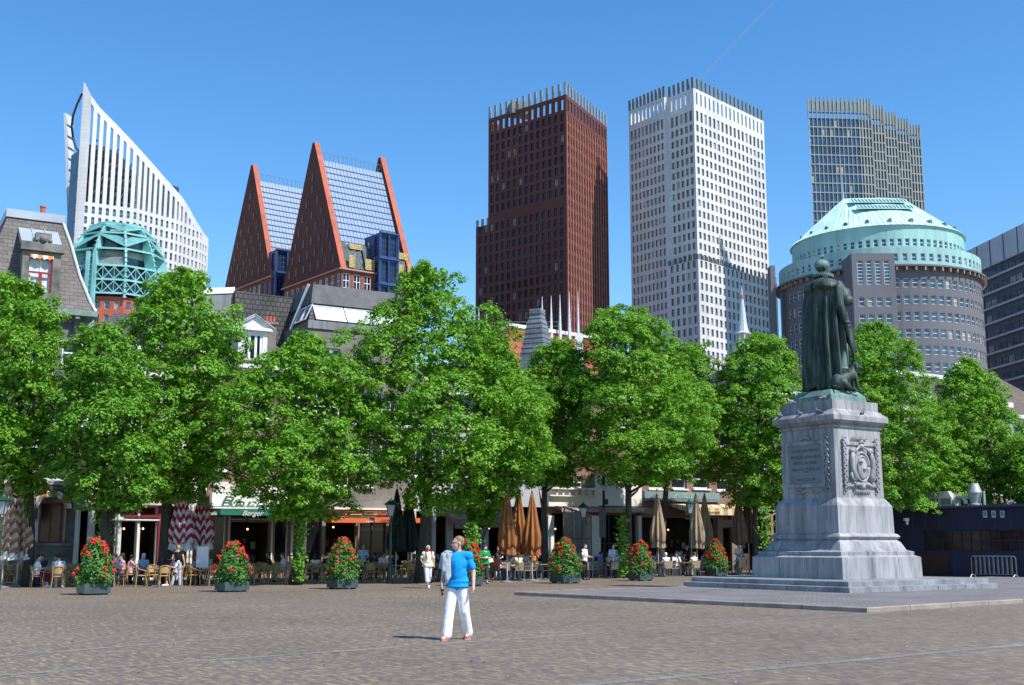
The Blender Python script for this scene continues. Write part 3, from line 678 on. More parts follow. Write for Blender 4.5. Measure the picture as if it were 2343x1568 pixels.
    ew = MB(); L_ = (c0-e1).length; us = [0, L_*.15, L_*.42, L_*.58, L_*.85, L_]; zs = [0]; z = h-26*3.4
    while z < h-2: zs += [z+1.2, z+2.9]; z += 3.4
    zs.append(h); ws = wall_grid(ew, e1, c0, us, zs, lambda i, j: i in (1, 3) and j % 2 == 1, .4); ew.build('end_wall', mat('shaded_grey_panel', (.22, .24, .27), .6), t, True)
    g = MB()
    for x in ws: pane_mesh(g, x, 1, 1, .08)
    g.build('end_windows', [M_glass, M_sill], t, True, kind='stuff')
    bl = MB(); k_ = 14
    for i in range(k_):
        f0, f1 = i/k_, (i+1)/k_
        def edge(f, o): yy = 259+(620-259)*f; xx = 145.5+10*math.sin(f*1.5)*1.0; p = at(xx+o, yy, 352); return p
        a, b, c, d = edge(f0, 0), edge(f0, 5), edge(f1, 9), edge(f1, 0); o = V3((.6, 3.2, 0)); bl.hexa([d, c, c+o, d+o], [a, b, b+o, a+o])
    bl.build('rear_blade', mat('blade_grey', (.52, .55, .58), .5), t, True)
    ar = [at(187, 216, 331), at(176, 240, 336), at(167, 265, 341), at(164, 290, 345), at(167, 315, 348), at(173, 338, 346), at(179, 345, 342)]
    a_ = MB(); a_.tube(ar, .35, 6); a_.build('curved_beam', M_dkm, t, True)
slot_tower()

# ---- green steel domed building ----
def dome_building():
    Yc = 300; zf = lambda y: at(262, y, Yc-12.5).z; cx = at(268, 600, Yc).x; Cn = V3((cx, Yc, 0)); t = thing('domed_building', 'office building crowned by an open dome of green steel ribs over a red base', 'office building', Cn)
    zs = [zf(y) for y in (672, 641, 608, 567, 526, 500, 487)]
    z0 = zs[0]
    prof = lambda z: 13.2*math.sqrt(max(0, 1-((z-z0-3)/(zs[-1]-z0-1.5))**2*(1 if z > z0+3 else 0)))**.95
    A0 = -math.pi/2-R(8); ang = [A0+k*R(36) for k in range(10)]
    P = lambda a, r, z: V3((Cn.x+r*math.cos(a), Cn.y+r*math.sin(a), z))
    for k, a in enumerate(ang):
        m = MB(); n = 16; tg = V3((-math.sin(a), math.cos(a), 0))*.22; zz = [z0-1+(zs[-1]-z0+.5)*i/n for i in range(n+1)]
        for i in range(n):
            za, zb_ = zz[i], zz[i+1]; ra, rb = prof(za), prof(zb_); dp = 3.1
            b = [P(a, ra, za)-tg, P(a, ra, za)+tg, P(a, max(ra-dp, .3), za)+tg, P(a, max(ra-dp, .3), za)-tg]; tt = [P(a, rb, zb_)-tg, P(a, rb, zb_)+tg, P(a, max(rb-dp, .3), zb_)+tg, P(a, max(rb-dp, .3), zb_)-tg]
            m.add(b+tt, [[0, 1, 5, 4], [1, 2, 6, 5], [2, 3, 7, 6], [3, 0, 4, 7]])
            if i % 1 == 0: m.bar(P(a, ra+.25, za+.3)-tg*2.0, P(a, ra+.25, za+.3)+tg*2.0, .14, .16)
        m.build('curved_rib', M_teal, t, True)
    for j, z in enumerate(zs[:-1]):
        m = MB(); r = prof(z)
        for k in range(10):
            a, b = ang[k], ang[(k+1) % 10]; o0, o1, i1, i0 = P(a, r, z), P(b, r, z), P(b, max(r-3.2, .2), z+.8), P(a, max(r-3.2, .2), z+.8); e = V3((0, 0, .45))
            m.hexa([o0, o1, i1, i0], [o0+e, o1+e, i1+e, i0+e])
        m.build('ring_shelf', M_teal, t, True)
    m = MB()
    for k in range(10):
        a, b = ang[k], ang[(k+1) % 10]
        for j in (3, 4):
            lo, hi = zs[j]+1.0, zs[j+1]-.3
            aa, bb_ = (a, b) if k % 2 == 0 else (b, a)
            q0 = P(aa, prof(hi)+.1, hi); q1 = P(bb_, prof(lo)+.1, lo); e = V3((0, 0, .4)); m.bar(q0, q1, .35, .45)
            ia, ib = P(aa, prof(hi)-1.5, hi+1.5), P(bb_, prof(lo)-1.5, lo+2.2); m.add([q1, q0, ia, ib], [[0, 1, 2, 3]], 1)
    m.build('slanted_panels', [M_teal, M_teald], t, True); m = MB()
    for k in range(10):
        a, b = ang[k], ang[(k+1) % 10]
        for j in (0, 1):      # crossed braces
            lo, hi = zs[j]+.4, zs[j+1]-.1; na = P(a, prof(lo)-.1, 0); nb = P(b, prof(lo)-.1, 0)
            for q in range(3):
                f0, f1 = q/3, (q+1)/3; c0, c1 = na*(1-f0)+nb*f0, na*(1-f1)+nb*f1
                m.bar(c0+V3((0, 0, lo)), c1+V3((0, 0, hi)), .2); m.bar(c0+V3((0, 0, hi)), c1+V3((0, 0, lo)), .2); m.bar(c1+V3((0, 0, lo)), c1+V3((0, 0, hi)), .12)
    m.build('bracing', [M_teal, M_teald], t, True)
    d = MB(); d.lathe([(10, z0-.5), (10, zs[2]), (8.6, zs[2]+.1), (8.6, zs[4]), (6, zs[4]+1), (1.5, zs[-1]-1.5)], 20, (Cn.x, Cn.y)); d.build('inner_drum', glass('dome_glass', (.03, .06, .09), .25), t, True)
    g = MB()
    for k in range(20):
        a = 2*math.pi*k/20; g.bar(P(a, 8.75, zs[2]+4), P(a+.314, 8.75, zs[2]+4), .3, 1.6)
        for q in range(4): g.bar(P(a, 6.9-.6*q, zs[4]+1.0+.9*q), P(a+.314, 6.9-.6*q, zs[4]+1.0+.9*q), .3, .3)
    g.build('drum_panels', mat('grey_teal_panel', (.33, .40, .38), .6), t, True)
    # red base with window strips, twin green columns at the front corner
    fr = ang[0]; nb = 10; b = MB(); w = []
    for k in range(10):
        a, c = P(ang[k], 12.2, 0), P(ang[(k+1) % 10], 12.2, 0); L = (c-a).length; zz = [0]; z = z0-1-3.5*11
        for j in range(11): zz += [z+3.5*j+.9, z+3.5*j+3.0]
        zz.append(z0-.5)
        if math.sin((ang[k]+R(18))) < .35: w += wall_grid(b, a, c, [0, .8, 2.0, 3.1, 4.3, 5.4, 6.6, L], zz, lambda i, j: i % 2 == 1 and j % 2 == 1, .3)
        else: b.quad(a, c, c+V3((0, 0, z0-.5)), a+V3((0, 0, z0-.5)))
    b.build('red_base', M_terr, t, True); windows(t, w, [glass('base_glass', (.05, .09, .16), .12), mat('pale_blue_frame', (.35, .45, .52), .5)], 1, 1, .12, minz=50)
    m = MB()
    for s_ in (-.9, .9):
        tg = V3((-math.sin(fr), math.cos(fr), 0)); q = P(fr, 13.4, 0)+tg*s_; m.box(q+V3((0, 0, (zs[3]-1)/2)), (.55, .9, zs[3]-1), fr)
    m.build('front_columns', M_teal, t, True)
    m = MB(); m.box((Cn.x+1.5, Cn.y-9.3, zs[2]+1.6), (7, 1.6, 2.4), 0); m.box((Cn.x+4, Cn.y-10.2, zs[2]+1.0), (3, 1, 1.4), 0); m.build('roof_plant', mat('plant_grey', (.25, .27, .27), .7), t, True)
dome_building()

# ---- low red building with spikes, slate obelisk, church spire ----
def red_low():
    B = at(1165, 740, 200); C = at(1366, 766, 213); A = at(1140, 747, 206); z = B.z
    t = thing('theatre_building', 'low terracotta building with thin white roof spikes before the red skyscraper', 'building', (B.x+5, B.y+5, 0))
    b = [V3((p.x, p.y, 0)) for p in (A, B, C)]; b.append(b[0]+(b[2]-b[1])); m = MB(); m.hexa(b, [p+V3((0, 0, z-.6)) for p in b]); m.build('wall', M_terr, t, True)
    m = MB(); d = nrm(b[2]-b[1]); g0 = b[1]-nrm(b[1]-b[0])*0; L = (b[2]-b[1]).length
    m.hexa([p+V3((0, 0, z-.6)) for p in (b[0]+V3((-.3, 0, 0)), b[1]+V3((0, -.3, 0)), b[2]+V3((.3, -.3, 0)), b[3])], [p+V3((0, 0, z)) for p in (b[0]+V3((-.3, 0, 0)), b[1]+V3((0, -.3, 0)), b[2]+V3((.3, -.3, 0)), b[3])]); m.build('roof_edge', M_wframe, t, True)
    m = MB()
    for k in range(1, 7): m.bar(b[1]+d*.0+V3((0, -.02, z-.6-k*1.1)), b[2]+V3((0, -.02, z-.6-k*1.1)), .05, .05)
    m.build('panel_joints', mat('joint_red', (.3, .07, .04), .8), t, True)
    for x, yt, yb in ((1240, 679, 766), (1260.5, 677, 766), (1280.5, 674, 766), (1301.5, 668, 766), (1321.5, 666, 800), (1095, 706, 770), (1113, 703, 770)):
        q = at(x, yt, 206 if x > 1150 else 215); base = at(x, yb, q.y); s = MB(); s.tube([V3((q.x, q.y, base.z-1)), V3((q.x, q.y, q.z))], [.33, .04], 8); s.build('roof_spike', mat('spike_white', (.62, .66, .70), .4), t, True)
    p = at(1324, 767, 204); s = MB(); s.box((p.x, p.y, p.z/2), (1.35, 1.2, p.z), .0); s.build('white_pier', M_wframe, t, True)
    q = at(1170, 735, 207)
    s = MB()
    for i in range(9):
        a = V3((q.x-3+i*1.4, q.y, z)); s.bar(a, a+V3((0, 0, 1.6)), .07)
    for k in (.8, 1.55): s.bar(V3((q.x-3, q.y, z+k)), V3((q.x+8.2, q.y, z+k)), .07)
    s.build('roof_railing', M_fin, t, True)
    # slate obelisk
    c = at(1229, 800, 180); t2 = thing('slate_spire', 'tapering grey slate turret standing before the terracotta building', 'turret', (c.x, c.y, 0))
    zt = at(1229, 709, 180).z; zb = at(1229, 812, 180).z; m = MB()
    lv = [(3.0*.95, 0), (3.0*.95, zb-4), (2.75, zb), (2.2, zb+(zt-zb)*.35), (1.65, zb+(zt-zb)*.7), (1.3, zt-1.2), (1.32, zt)]
    m.lathe([(r*1.0, z_) for r, z_ in lv], 4, (c.x, c.y), a0=R(20)); m.build('slate_body', brick('slate_blocks', (.17, .19, .22), (.22, .24, .26), (.10, .11, .12), 1.3, .55, .05), t2, True)
    m = MB(); 
    for k in range(9):
        z_ = zb+(zt-zb)*k/9; r = float(np.interp(z_, [l[1] for l in lv[1:]], [l[0] for l in lv[1:]])); m.lathe([(r+.05, z_), (r+.09, z_+.08), (r+.05, z_+.14)], 4, (c.x, c.y), a0=R(20))
    m.build('slate_courses', mat('slate_edge', (.12, .13, .15), .7), t2, True)
    # church spire
    c = at(1699, 740, 150); t3 = thing('church_spire', 'slender pale church spire with small open lantern above the trees', 'church spire', (c.x, c.y, 0))
    Z = lambda y: at(1699, y, 150).z; m = MB(); 
    m.lathe([(.75, Z(762)), (.55, Z(745)), (.22, Z(690)), (.10, Z(672)), (.05, Z(655))], 8, (c.x, c.y)); m.build('spire', mat('pale_lead', (.50, .56, .62), .5, .1), t3, True)
    m = MB(); m.lathe([(.55, Z(684)), (.42, Z(676)), (.1, Z(673))], 8, (c.x, c.y), sx=.4, sy=.4); m.build('spire_collar', M_terr, t3, True)
    m = MB(); m.lathe([(1.0, Z(766)), (1.05, Z(763)), (.75, Z(760))], 8, (c.x, c.y)); m.lathe([(.5, Z(785)), (.5, Z(766))], 8, (c.x, c.y)); m.lathe([(1.15, Z(788)), (1.15, Z(783)), (.9, Z(782))], 8, (c.x, c.y))
    m.lathe([(1.5, 0), (1.5, Z(800)), (1.1, Z(788))], 8, (c.x, c.y)); m.build('lantern_base', mat('pale_stone', (.55, .56, .55), .7), t3, True)
    for k in range(8): q = V3((c.x+.82*math.cos(k*.785), c.y+.82*math.sin(k*.785), 0)); m = MB(); m.tube([q+V3((0, 0, Z(783))), q+V3((0, 0, Z(766)))], .11, 6); m.build('lantern_column', mat('pale_stone', (.55, .56, .55), .7), t3, True)
red_low()
# ---- vapour trail ----
a, b, c = at(1780, -5, 4000), at(1600, 182, 4600), at(1395, 370, 5200)
m = MB(); cm = bpy.data.materials.new('vapour'); cm.use_nodes = True; pb = cm.node_tree.nodes['Principled BSDF']; pb.inputs['Base Color'].default_value = (.9, .93, .97, 1); pb.inputs['Alpha'].default_value = .13; pb.inputs['Roughness'].default_value = 1
for o in (0,): m.tube([a+V3((o, 0, 0)), b+V3((o*.6, 0, 0)), c], [4.5, 3.6, 1.5], 8)
tag(m.build('contrail', cm), 'thin white vapour trail crossing the sky above the white tower', 'contrail')
# ================= ground =================
def paving_mat():
    m = bpy.data.materials.new('brick_paving'); m.use_nodes = True; n = m.node_tree.nodes; l = m.node_tree.links; p = n['Principled BSDF']; p.inputs['Roughness'].default_value = .75; p.inputs['Specular IOR Level'].default_value = .35
    uv = n.new('ShaderNodeUVMap'); uv.uv_map = 'UVMap'; mp = n.new('ShaderNodeMapping'); mp.inputs['Rotation'].default_value = (0, 0, R(50)); l.new(uv.outputs[0], mp.inputs[0])
    b = n.new('ShaderNodeTexBrick'); b.inputs['Scale'].default_value = 1; b.inputs['Brick Width'].default_value = .23; b.inputs['Row Height'].default_value = .085; b.inputs['Mortar Size'].default_value = .007
    b.inputs['Color1'].default_value = (.142, .102, .086, 1); b.inputs['Color2'].default_value = (.205, .160, .118, 1); b.inputs['Mortar'].default_value = (.08, .075, .07, 1); b.inputs['Bias'].default_value = 0
    l.new(mp.outputs[0], b.inputs['Vector'])
    # per-stone hue: straw, purple and grey clinkers
    sep = n.new('ShaderNodeMapping'); sep.inputs['Scale'].default_value = (1/.34, 1/.11, 1); l.new(mp.outputs[0], sep.inputs[0])
    wv = n.new('ShaderNodeTexNoise'); wv.inputs['Scale'].default_value = 1.3; wv.inputs['Detail'].default_value = 3; l.new(sep.outputs[0], wv.inputs['Vector'])
    r1 = n.new('ShaderNodeValToRGB'); r1.color_ramp.elements[0].position = .52; r1.color_ramp.elements[1].position = .62; l.new(wv.outputs[0], r1.inputs[0])
    mx = n.new('ShaderNodeMixRGB'); mx.inputs['Color2'].default_value = (.34, .28, .15, 1); l.new(r1.outputs[0], mx.inputs[0]); l.new(b.outputs[0], mx.inputs['Color1'])
    mf = n.new('ShaderNodeMath'); mf.operation = 'MULTIPLY'; mf.inputs[1].default_value = .6; l.new(r1.outputs[0], mf.inputs[0]); l.new(mf.outputs[0], mx.inputs[0])
    w2 = n.new('ShaderNodeTexNoise'); w2.inputs['Scale'].default_value = 1.9; w2.inputs['Detail'].default_value = 2; sp2 = n.new('ShaderNodeMapping'); sp2.inputs['Scale'].default_value = (1/.36, 1/.10, 1); sp2.inputs['Location'].default_value = (7, 3, 0); l.new(mp.outputs[0], sp2.inputs[0]); l.new(sp2.outputs[0], w2.inputs['Vector'])
    r2 = n.new('ShaderNodeValToRGB'); r2.color_ramp.elements[0].position = .54; r2.color_ramp.elements[1].position = .64; l.new(w2.outputs[0], r2.inputs[0]); m2 = n.new('ShaderNodeMath'); m2.operation = 'MULTIPLY'; m2.inputs[1].default_value = .5; l.new(r2.outputs[0], m2.inputs[0])
    x2 = n.new('ShaderNodeMixRGB'); x2.inputs['Color2'].default_value = (.075, .064, .066, 1); l.new(m2.outputs[0], x2.inputs[0]); l.new(mx.outputs[0], x2.inputs['Color1'])
    big = n.new('ShaderNodeTexNoise'); big.inputs['Scale'].default_value = .16; big.inputs['Detail'].default_value = 8; big.inputs['Roughness'].default_value = .65; l.new(uv.outputs[0], big.inputs['Vector'])
    mr = n.new('ShaderNodeMapRange'); mr.inputs['From Min'].default_value = .3; mr.inputs['From Max'].default_value = .7; mr.inputs['To Min'].default_value = .82; mr.inputs['To Max'].default_value = 1.2; l.new(big.outputs[0], mr.inputs[0])
    sc = n.new('ShaderNodeVectorMath'); sc.operation = 'SCALE'; l.new(x2.outputs[0], sc.inputs[0]); l.new(mr.outputs[0], sc.inputs['Scale']); l.new(sc.outputs[0], p.inputs['Base Color'])
    bu = n.new('ShaderNodeBump'); bu.inputs['Strength'].default_value = .9; bu.inputs['Distance'].default_value = .014; bu.invert = True; l.new(b.outputs['Fac'], bu.inputs['Height'])
    b2 = n.new('ShaderNodeBump'); b2.inputs['Strength'].default_value = .5; b2.inputs['Distance'].default_value = .015; l.new(wv.outputs[0], b2.inputs['Height']); l.new(bu.outputs[0], b2.inputs['Normal']); l.new(b2.outputs[0], p.inputs['Normal'])
    return m
M_pave = paving_mat()
g = MB(); g.quad((-3000, -200, 0), (3000, -200, 0), (3000, 6000, 0), (-3000, 6000, 0)); tag(g.build('ground', mat('city_ground', (.14, .13, .12), .9, .1, .02)), kind='structure')
g = MB(); g.quad((-70, -6, .004), (80, -6, .004), (80, 110, .004), (-70, 110, .004)); tag(g.build('paved_square', M_pave), kind='structure')
M_strip = brick('paving_strip_blocks', (.25, .235, .215), (.20, .185, .17), (.14, .13, .12), .42, .21, .012, rough=.85, big=.6)
def strip(x0, y0, x1, y1, w=.2):
    a, b = gz(x0, y0), gz(x1, y1); d = (b-a).normalized(); n = V3((d.y, -d.x, 0))*w/2; a = a-d*14; b = b+d*3; m = MB()
    m.quad(a+n+V3((0, 0, .008)), b+n+V3((0, 0, .008)), b-n+V3((0, 0, .008)), a-n+V3((0, 0, .008))); tag(m.build('paving_line', M_strip), kind='structure')
strip(1356, 1567, 2342, 1476, .24); strip(0, 1546, 1960, 1407, .17); strip(500, 1462, 1330, 1394, .14)
kd = V3((.77, .635, 0)).normalized(); ke = V3((-.635, .77, 0)); K1 = gz(1982, 1402)
IS = [K1, K1+kd*32, K1+kd*32+ke*14.2, K1+ke*14.2]
M_isl = brick('island_paving', (.22, .205, .20), (.18, .17, .165), (.11, .10, .10), .24, .09, .01, rot=R(-39), big=.5, stain=.25)
m = MB(); inn = [IS[0]+(kd+ke)*.16, IS[1]+(-kd+ke)*.16, IS[2]-(kd+ke)*.16, IS[3]+(kd-ke)*.16]; m.prism([(p.x, p.y) for p in inn], .0, .118); tag(m.build('raised_pavement', M_isl), kind='structure')
M_kerb = mat('kerb_stone', (.30, .255, .215), .85, .15, 1.5)
m = MB()
for i in range(4):
    a, b, a2, b2 = IS[i], IS[(i+1) % 4], inn[i], inn[(i+1) % 4]; L = (b-a).length; n = max(2, int(L/1.9))
    for k in range(n):
        f0, f1 = (k+.006)/n, (k+.994)/n; z = .13+.004*((k*7) % 3-1); q = [a.lerp(b, f0), a.lerp(b, f1), a2.lerp(b2, f1)-(a2-a)*.01, a2.lerp(b2, f0)-(a2-a)*.01]; t_ = [q[0]+(a2-a)*.12, q[1]+(a2-a)*.12, q[2], q[3]]
        m.hexa(q, [x+V3((0, 0, z-.02)) for x in q]); m.hexa([x+V3((0, 0, z-.0199)) for x in q], [x+V3((0, 0, z)) for x in t_])
tag(m.build('kerb', M_kerb), kind='structure')

# ================= row of houses behind the trees =================
DH = V3((1, .58, 0)).normalized(); NH = V3((DH.y, -DH.x, 0))
def Wp(x, y, off=0):
    a, b, c = ray(x, y); t = (72-off*1.156)/(b-.58*a); return V3((a*t, b*t, EYE+c*t))
def Wz(x, z, off=0):      # on the facade above display column x (as seen near eye level)
    p = Wp(x, 1200, off); return V3((p.x, p.y, z))
U0 = Wz(0, 0)
def uz(x, y): p = Wp(x, y); return (p-U0).dot(DH), p.z
def Pu(u, z, off=0): return U0+DH*u+NH*off+V3((0, 0, z))
M_bk1 = brick('yellow_grey_brick', (.22, .19, .15), (.16, .145, .12), (.28, .27, .24), .22, .07, .010, big=.4)
M_bk2 = brick('red_house_brick', (.30, .12, .085), (.23, .095, .07), (.35, .31, .27), .22, .07, .010, big=.4)
M_plas = mat('cream_plaster', (.70, .68, .62), .8, .05, .6)
M_stone = mat('weathered_grey_stone', (.24, .235, .215), .85, .2, 1.4, col2=(.08, .078, .07))
M_tile = brick('dark_roof_tiles', (.115, .11, .105), (.085, .08, .08), (.04, .04, .04), .3, .28, .03, big=.5, bumpd=.03)
M_otile = brick('orange_roof_tiles', (.50, .16, .05), (.42, .13, .045), (.2, .07, .03), .25, .3, .03)
M_slate = brick('roof_slate', (.20, .18, .165), (.145, .13, .125), (.07, .065, .06), .42, .22, .012, big=.5)
M_zinc = mat('zinc_sheet', (.38, .43, .47), .45, .08, .8, metal=.3)
M_conc = mat('stained_concrete', (.27, .28, .28), .9, .15, .7, col2=(.15, .155, .16))
M_shop = mat('shop_glass', (.012, .013, .015), .12, .3, .6, spec=.22)
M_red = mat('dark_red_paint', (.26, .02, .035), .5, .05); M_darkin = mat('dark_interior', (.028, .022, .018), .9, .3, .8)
M_lampg = bpy.data.materials.new('warm_lamp'); M_lampg.use_nodes = True; M_lampg.node_tree.nodes['Principled BSDF'].inputs['Emission Color'].default_value = (1, .55, .2, 1); M_lampg.node_tree.nodes['Principled BSDF'].inputs['Emission Strength'].default_value = 3.0
M_brown = mat('dark_brown_paint', (.05, .035, .03), .5)
M_plas_d = mat('picture_pale', (.35, .33, .28), .7); M_red_d = mat('picture_red', (.2, .05, .04), .7); M_brown_d = mat('picture_wood', (.12, .08, .05), .7)
def house(name, label, x0, x1, ze, wallm, ops, auto=None, depth=9, base=0, frame=None, cat='house'):
    """ops: (x0,y0,x1,y1,kind,cols,rows) in photo measurements, z-rects on the facade"""
    u0 = uz(x0, 1200)[0]; u1 = uz(x1, 1200)[0]; O = Pu(u0, 0); t = thing(name, label, cat, O); fm = frame or M_wframe
    rs = []
    for o in ops:
        ua, zb = uz(o[0], o[3]); ub, zt = uz(o[2], o[1]); zb = uz((o[0]+o[2])/2, o[3])[1]; zt = uz((o[0]+o[2])/2, o[1])[1]; rs.append([max(ua-u0, .06), min(ub-u0, u1-u0-.06), max(zb, .05), zt]+list(o[4:]))
    if auto:
        for (za, zb2, n, w) in auto:
            p = (u1-u0)/n
            for i in range(n):
                c = p*(i+.5); r = [c-w/2, c+w/2, za, zb2, 'win', 2, 2]
                if all(r[1] < q[0]+0 or r[0] > q[1] or r[3] < q[2] or r[2] > q[3] for q in rs): rs.append(r)
    us = sorted(set([0, u1-u0]+[round(v, 4) for r in rs for v in r[:2]])); zs = sorted(set([base, ze]+[round(v, 4) for r in rs for v in r[2:4]]))
    hit = lambda i, j: any(r[0]-1e-3 <= us[i] and us[i+1] <= r[1]+1e-3 and r[2]-1e-3 <= zs[j] and zs[j+1] <= r[3]+1e-3 for r in rs)
    m = MB(); wall_grid(m, Pu(u0, 0), Pu(u1, 0), us, zs, hit, .22)
    a, b, c, d = Pu(u0, 0), Pu(u1, 0), Pu(u1, 0, -depth), Pu(u0, 0, -depth); up = V3((0, 0, ze))
    for p, q in ((b, c), (c, d), (d, a)): m.quad(p, q, q+up, p+up)
    m.add([p+up for p in (a, b, c, d)], [[0, 1, 2, 3]]); m.build('wall', wallm, t, True)
    for r in rs:
        q = (Pu(u0+r[0], r[2], -.22), Pu(u0+r[1], r[2], -.22), Pu(u0+r[1], r[3], -.22), Pu(u0+r[0], r[3], -.22)); k = r[4]; w = MB()
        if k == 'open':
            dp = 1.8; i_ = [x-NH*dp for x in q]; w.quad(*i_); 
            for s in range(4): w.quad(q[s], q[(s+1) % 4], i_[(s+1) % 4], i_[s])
            w.build('doorway', M_darkin, t, True); wd_ = r[1]-r[0]; ki = len(t.children)  # near-black recess walls put the shade of the interior into their colour
            if wd_ > .7:
                c_ = MB(); q0 = Pu(u0+r[0]+wd_*.15, .06, -1.5); c_.bar(q0+V3((0, 0, .55)), q0+DH*wd_*.7+V3((0, 0, .55)), .5, 1.1); c_.build('bar_counter', mat('counter_wood', (.12, .065, .035), .5, .2, 2), t, True)
                c_ = MB()
                for s_ in range(int(wd_/.5)): c_.box(Pu(u0+r[0]+.3+s_*.5, 1.7+.12*(s_ % 3), -1.85), (.26, .05, .3+.1*(s_ % 2)), .5, mi=s_ % 3)
                c_.build('wall_pictures', [M_plas_d, M_red_d, M_brown_d], t, True)
                l_ = MB(); l_.ball(Pu(u0+r[0]+wd_*(.3+.1*(ki % 4)), min(r[3]-.35, 2.7), -1.1), .055, 8); l_.build('pendant_lamp', M_lampg, t, True)
        else:
            pane_mesh(w, q, r[5], r[6], .07 if k == 'shop' else .085, pr=.07); wo = w.build('shop_window' if k == 'shop' else 'window', [M_shop if k == 'shop' else M_glass, r[7] if len(r) > 7 else fm], t, True)
            if k == 'win':
                s_ = MB(); s_.bar(Pu(u0+r[0]-.08, r[2]-.06, .05), Pu(u0+r[1]+.08, r[2]-.06, .05), .16, .1); s_.build('sill', fm, wo, True)
    t['_u'] = (u0, u1); del t['_u']
    return t, u0, u1
def strip_box(name, x0, x1, y0, y1, off0, off1, m_, t, label=None):
    u0, zb = uz(x0, y1); u1, zt = uz(x1, y0); zb = uz((x0+x1)/2, y1)[1]; zt = uz((x0+x1)/2, y0)[1]; b = MB()
    q = [Pu(u0, zb, off1), Pu(u1, zb, off1), Pu(u1, zb, off0), Pu(u0, zb, off0)]; b.hexa(q, [p+V3((0, 0, zt-zb)) for p in q]); return b.build(name, m_, t, True, label=label)
def awning(x0, x1, ytop, yfr, ybot, off, m_, t, val=None, name='awning'):
    u0 = uz(x0, ytop)[0]; u1 = uz(x1, ytop)[0]; zt = uz((x0+x1)/2, ytop)[1]; zf = Wp((x0+x1)/2, yfr, off).z; zb = Wp((x0+x1)/2, ybot, off).z; b = MB(); th = .03
    a, c, d, e = Pu(u0, zt, .05), Pu(u1, zt, .05), Pu(u1, zf, off), Pu(u0, zf, off); dn = V3((0, 0, -th)); b.hexa([x+dn for x in (e, d, c, a)], [e, d, c, a])
    f = [Pu(u0, zb, off), Pu(u1, zb, off), Pu(u1, zb, off-th), Pu(u0, zb, off-th)]; b.hexa(f, [x+V3((0, 0, zf-zb-.031)) for x in f], 0 if val is None else 1)
    for u in (u0, u1): b.add([Pu(u, zt-.04, .05), Pu(u, zf-.04, off-.04), Pu(u, zf-.25, off-.04), Pu(u, zt-.10, .05), Pu(u+.03, zt-.04, .05), Pu(u+.03, zf-.04, off-.04), Pu(u+.03, zf-.25, off-.04), Pu(u+.03, zt-.10, .05)], [[0, 1, 2, 3], [7, 6, 5, 4], [0, 4, 5, 1], [2, 6, 7, 3]])
    return b.build(name, [m_]+([val] if val is not None else []), t, True)
def wtext(txt, x, y, size, m_, t, off=.1, sx=1, shear=0, name='lettering', align='CENTER'):
    p = Wp(x, y, off); return text_obj(name, txt, size, frame_on(p, DH), m_, t, .006, align, True, shear, sx)
def hip_roof(t, u0, u1, ze, zr, depth, mt, over=.35, ridge=.35, name='roof'):
    b = [Pu(u0-over, ze, over), Pu(u1+over, ze, over), Pu(u1+over, ze, -depth-over), Pu(u0-over, ze, -depth-over)]; L = u1-u0; k = min(depth/2, L*ridge); q = [Pu(u0+k, zr, -depth/2+.1), Pu(u1-k, zr, -depth/2+.1), Pu(u1-k, zr, -depth/2-.1), Pu(u0+k, zr, -depth/2-.1)]
    m = MB(); m.hexa([x+V3((0, 0, .16)) for x in b], q); o = m.build(name, mt, t, True); m = MB(); m.hexa([x+V3((0, 0, -.12)) for x in b], [x+V3((0, 0, .158)) for x in b]); m.build('gutter', M_wframe, t, True); return o
stripes = {}
def striped(name, c1, c2, w, vertical=True, rough=.85, uvw=True):
    if name in MATS: return MATS[name]
    m = bpy.data.materials.new(name); m.use_nodes = True; n = m.node_tree.nodes; l = m.node_tree.links; p = n['Principled BSDF']; p.inputs['Roughness'].default_value = rough; p.inputs['Specular IOR Level'].default_value = .2
    s = n.new('ShaderNodeUVMap'); s.uv_map = 'UVMap'; x = n.new('ShaderNodeSeparateXYZ'); l.new(s.outputs[0], x.inputs[0]); mo = n.new('ShaderNodeMath'); mo.operation = 'PINGPONG'; mo.inputs[1].default_value = w; l.new(x.outputs[0 if vertical else 1], mo.inputs[0])
    g_ = n.new('ShaderNodeMath'); g_.operation = 'GREATER_THAN'; g_.inputs[1].default_value = w/2; l.new(mo.outputs[0], g_.inputs[0]); r = n.new('ShaderNodeMixRGB'); r.inputs['Color1'].default_value = (*c1, 1); r.inputs['Color2'].default_value = (*c2, 1); l.new(g_.outputs[0], r.inputs[0]); l.new(r.outputs[0], p.inputs['Base Color']); MATS[name] = m; return m

# --- 1: stone house with slate mansard and stone dormer ---
zE = Wp(205, 716).z
t, u0, u1 = house('mansard_house', 'grey stone corner house with slate mansard roof and big stone dormer, far left', -90, 169, zE, M_stone,
    [(88, 1150, 146, 1243, 'shop', 2, 1, M_red), (-60, 1150, -5, 1243, 'shop', 2, 1, M_red), (140, 780, 186, 835, 'win', 1, 2), (98, 1085, 160, 1098, 'win', 6, 1)], auto=[(6.4, 8.3, 4, 1.1), (9.4, 11.2, 4, 1.1)], depth=10)
lv = [(-.35, zE), (-.1, zE+.5), (.4, zE+1.9), (.85, zE+3.6), (1.25, Wp(146, 508, -1.2).z)]
m = MB()
for (i0, z0), (i1, z1) in zip(lv[:-1], lv[1:]):
    q = lambda i, z: [Pu(u0+i, z, -i), Pu(u1-i, z, -i), Pu(u1-i, z, -10+i), Pu(u0+i, z, -10+i)]
    a, b = q(i0, z0), q(i1, z1); m.add(a+b, [[k, (k+1) % 4, 4+(k+1) % 4, 4+k] for k in range(4)])
m.add(q(lv[-1][0], lv[-1][1]), [[0, 1, 2, 3]]); m.build('mansard_roof', M_slate, t, True)
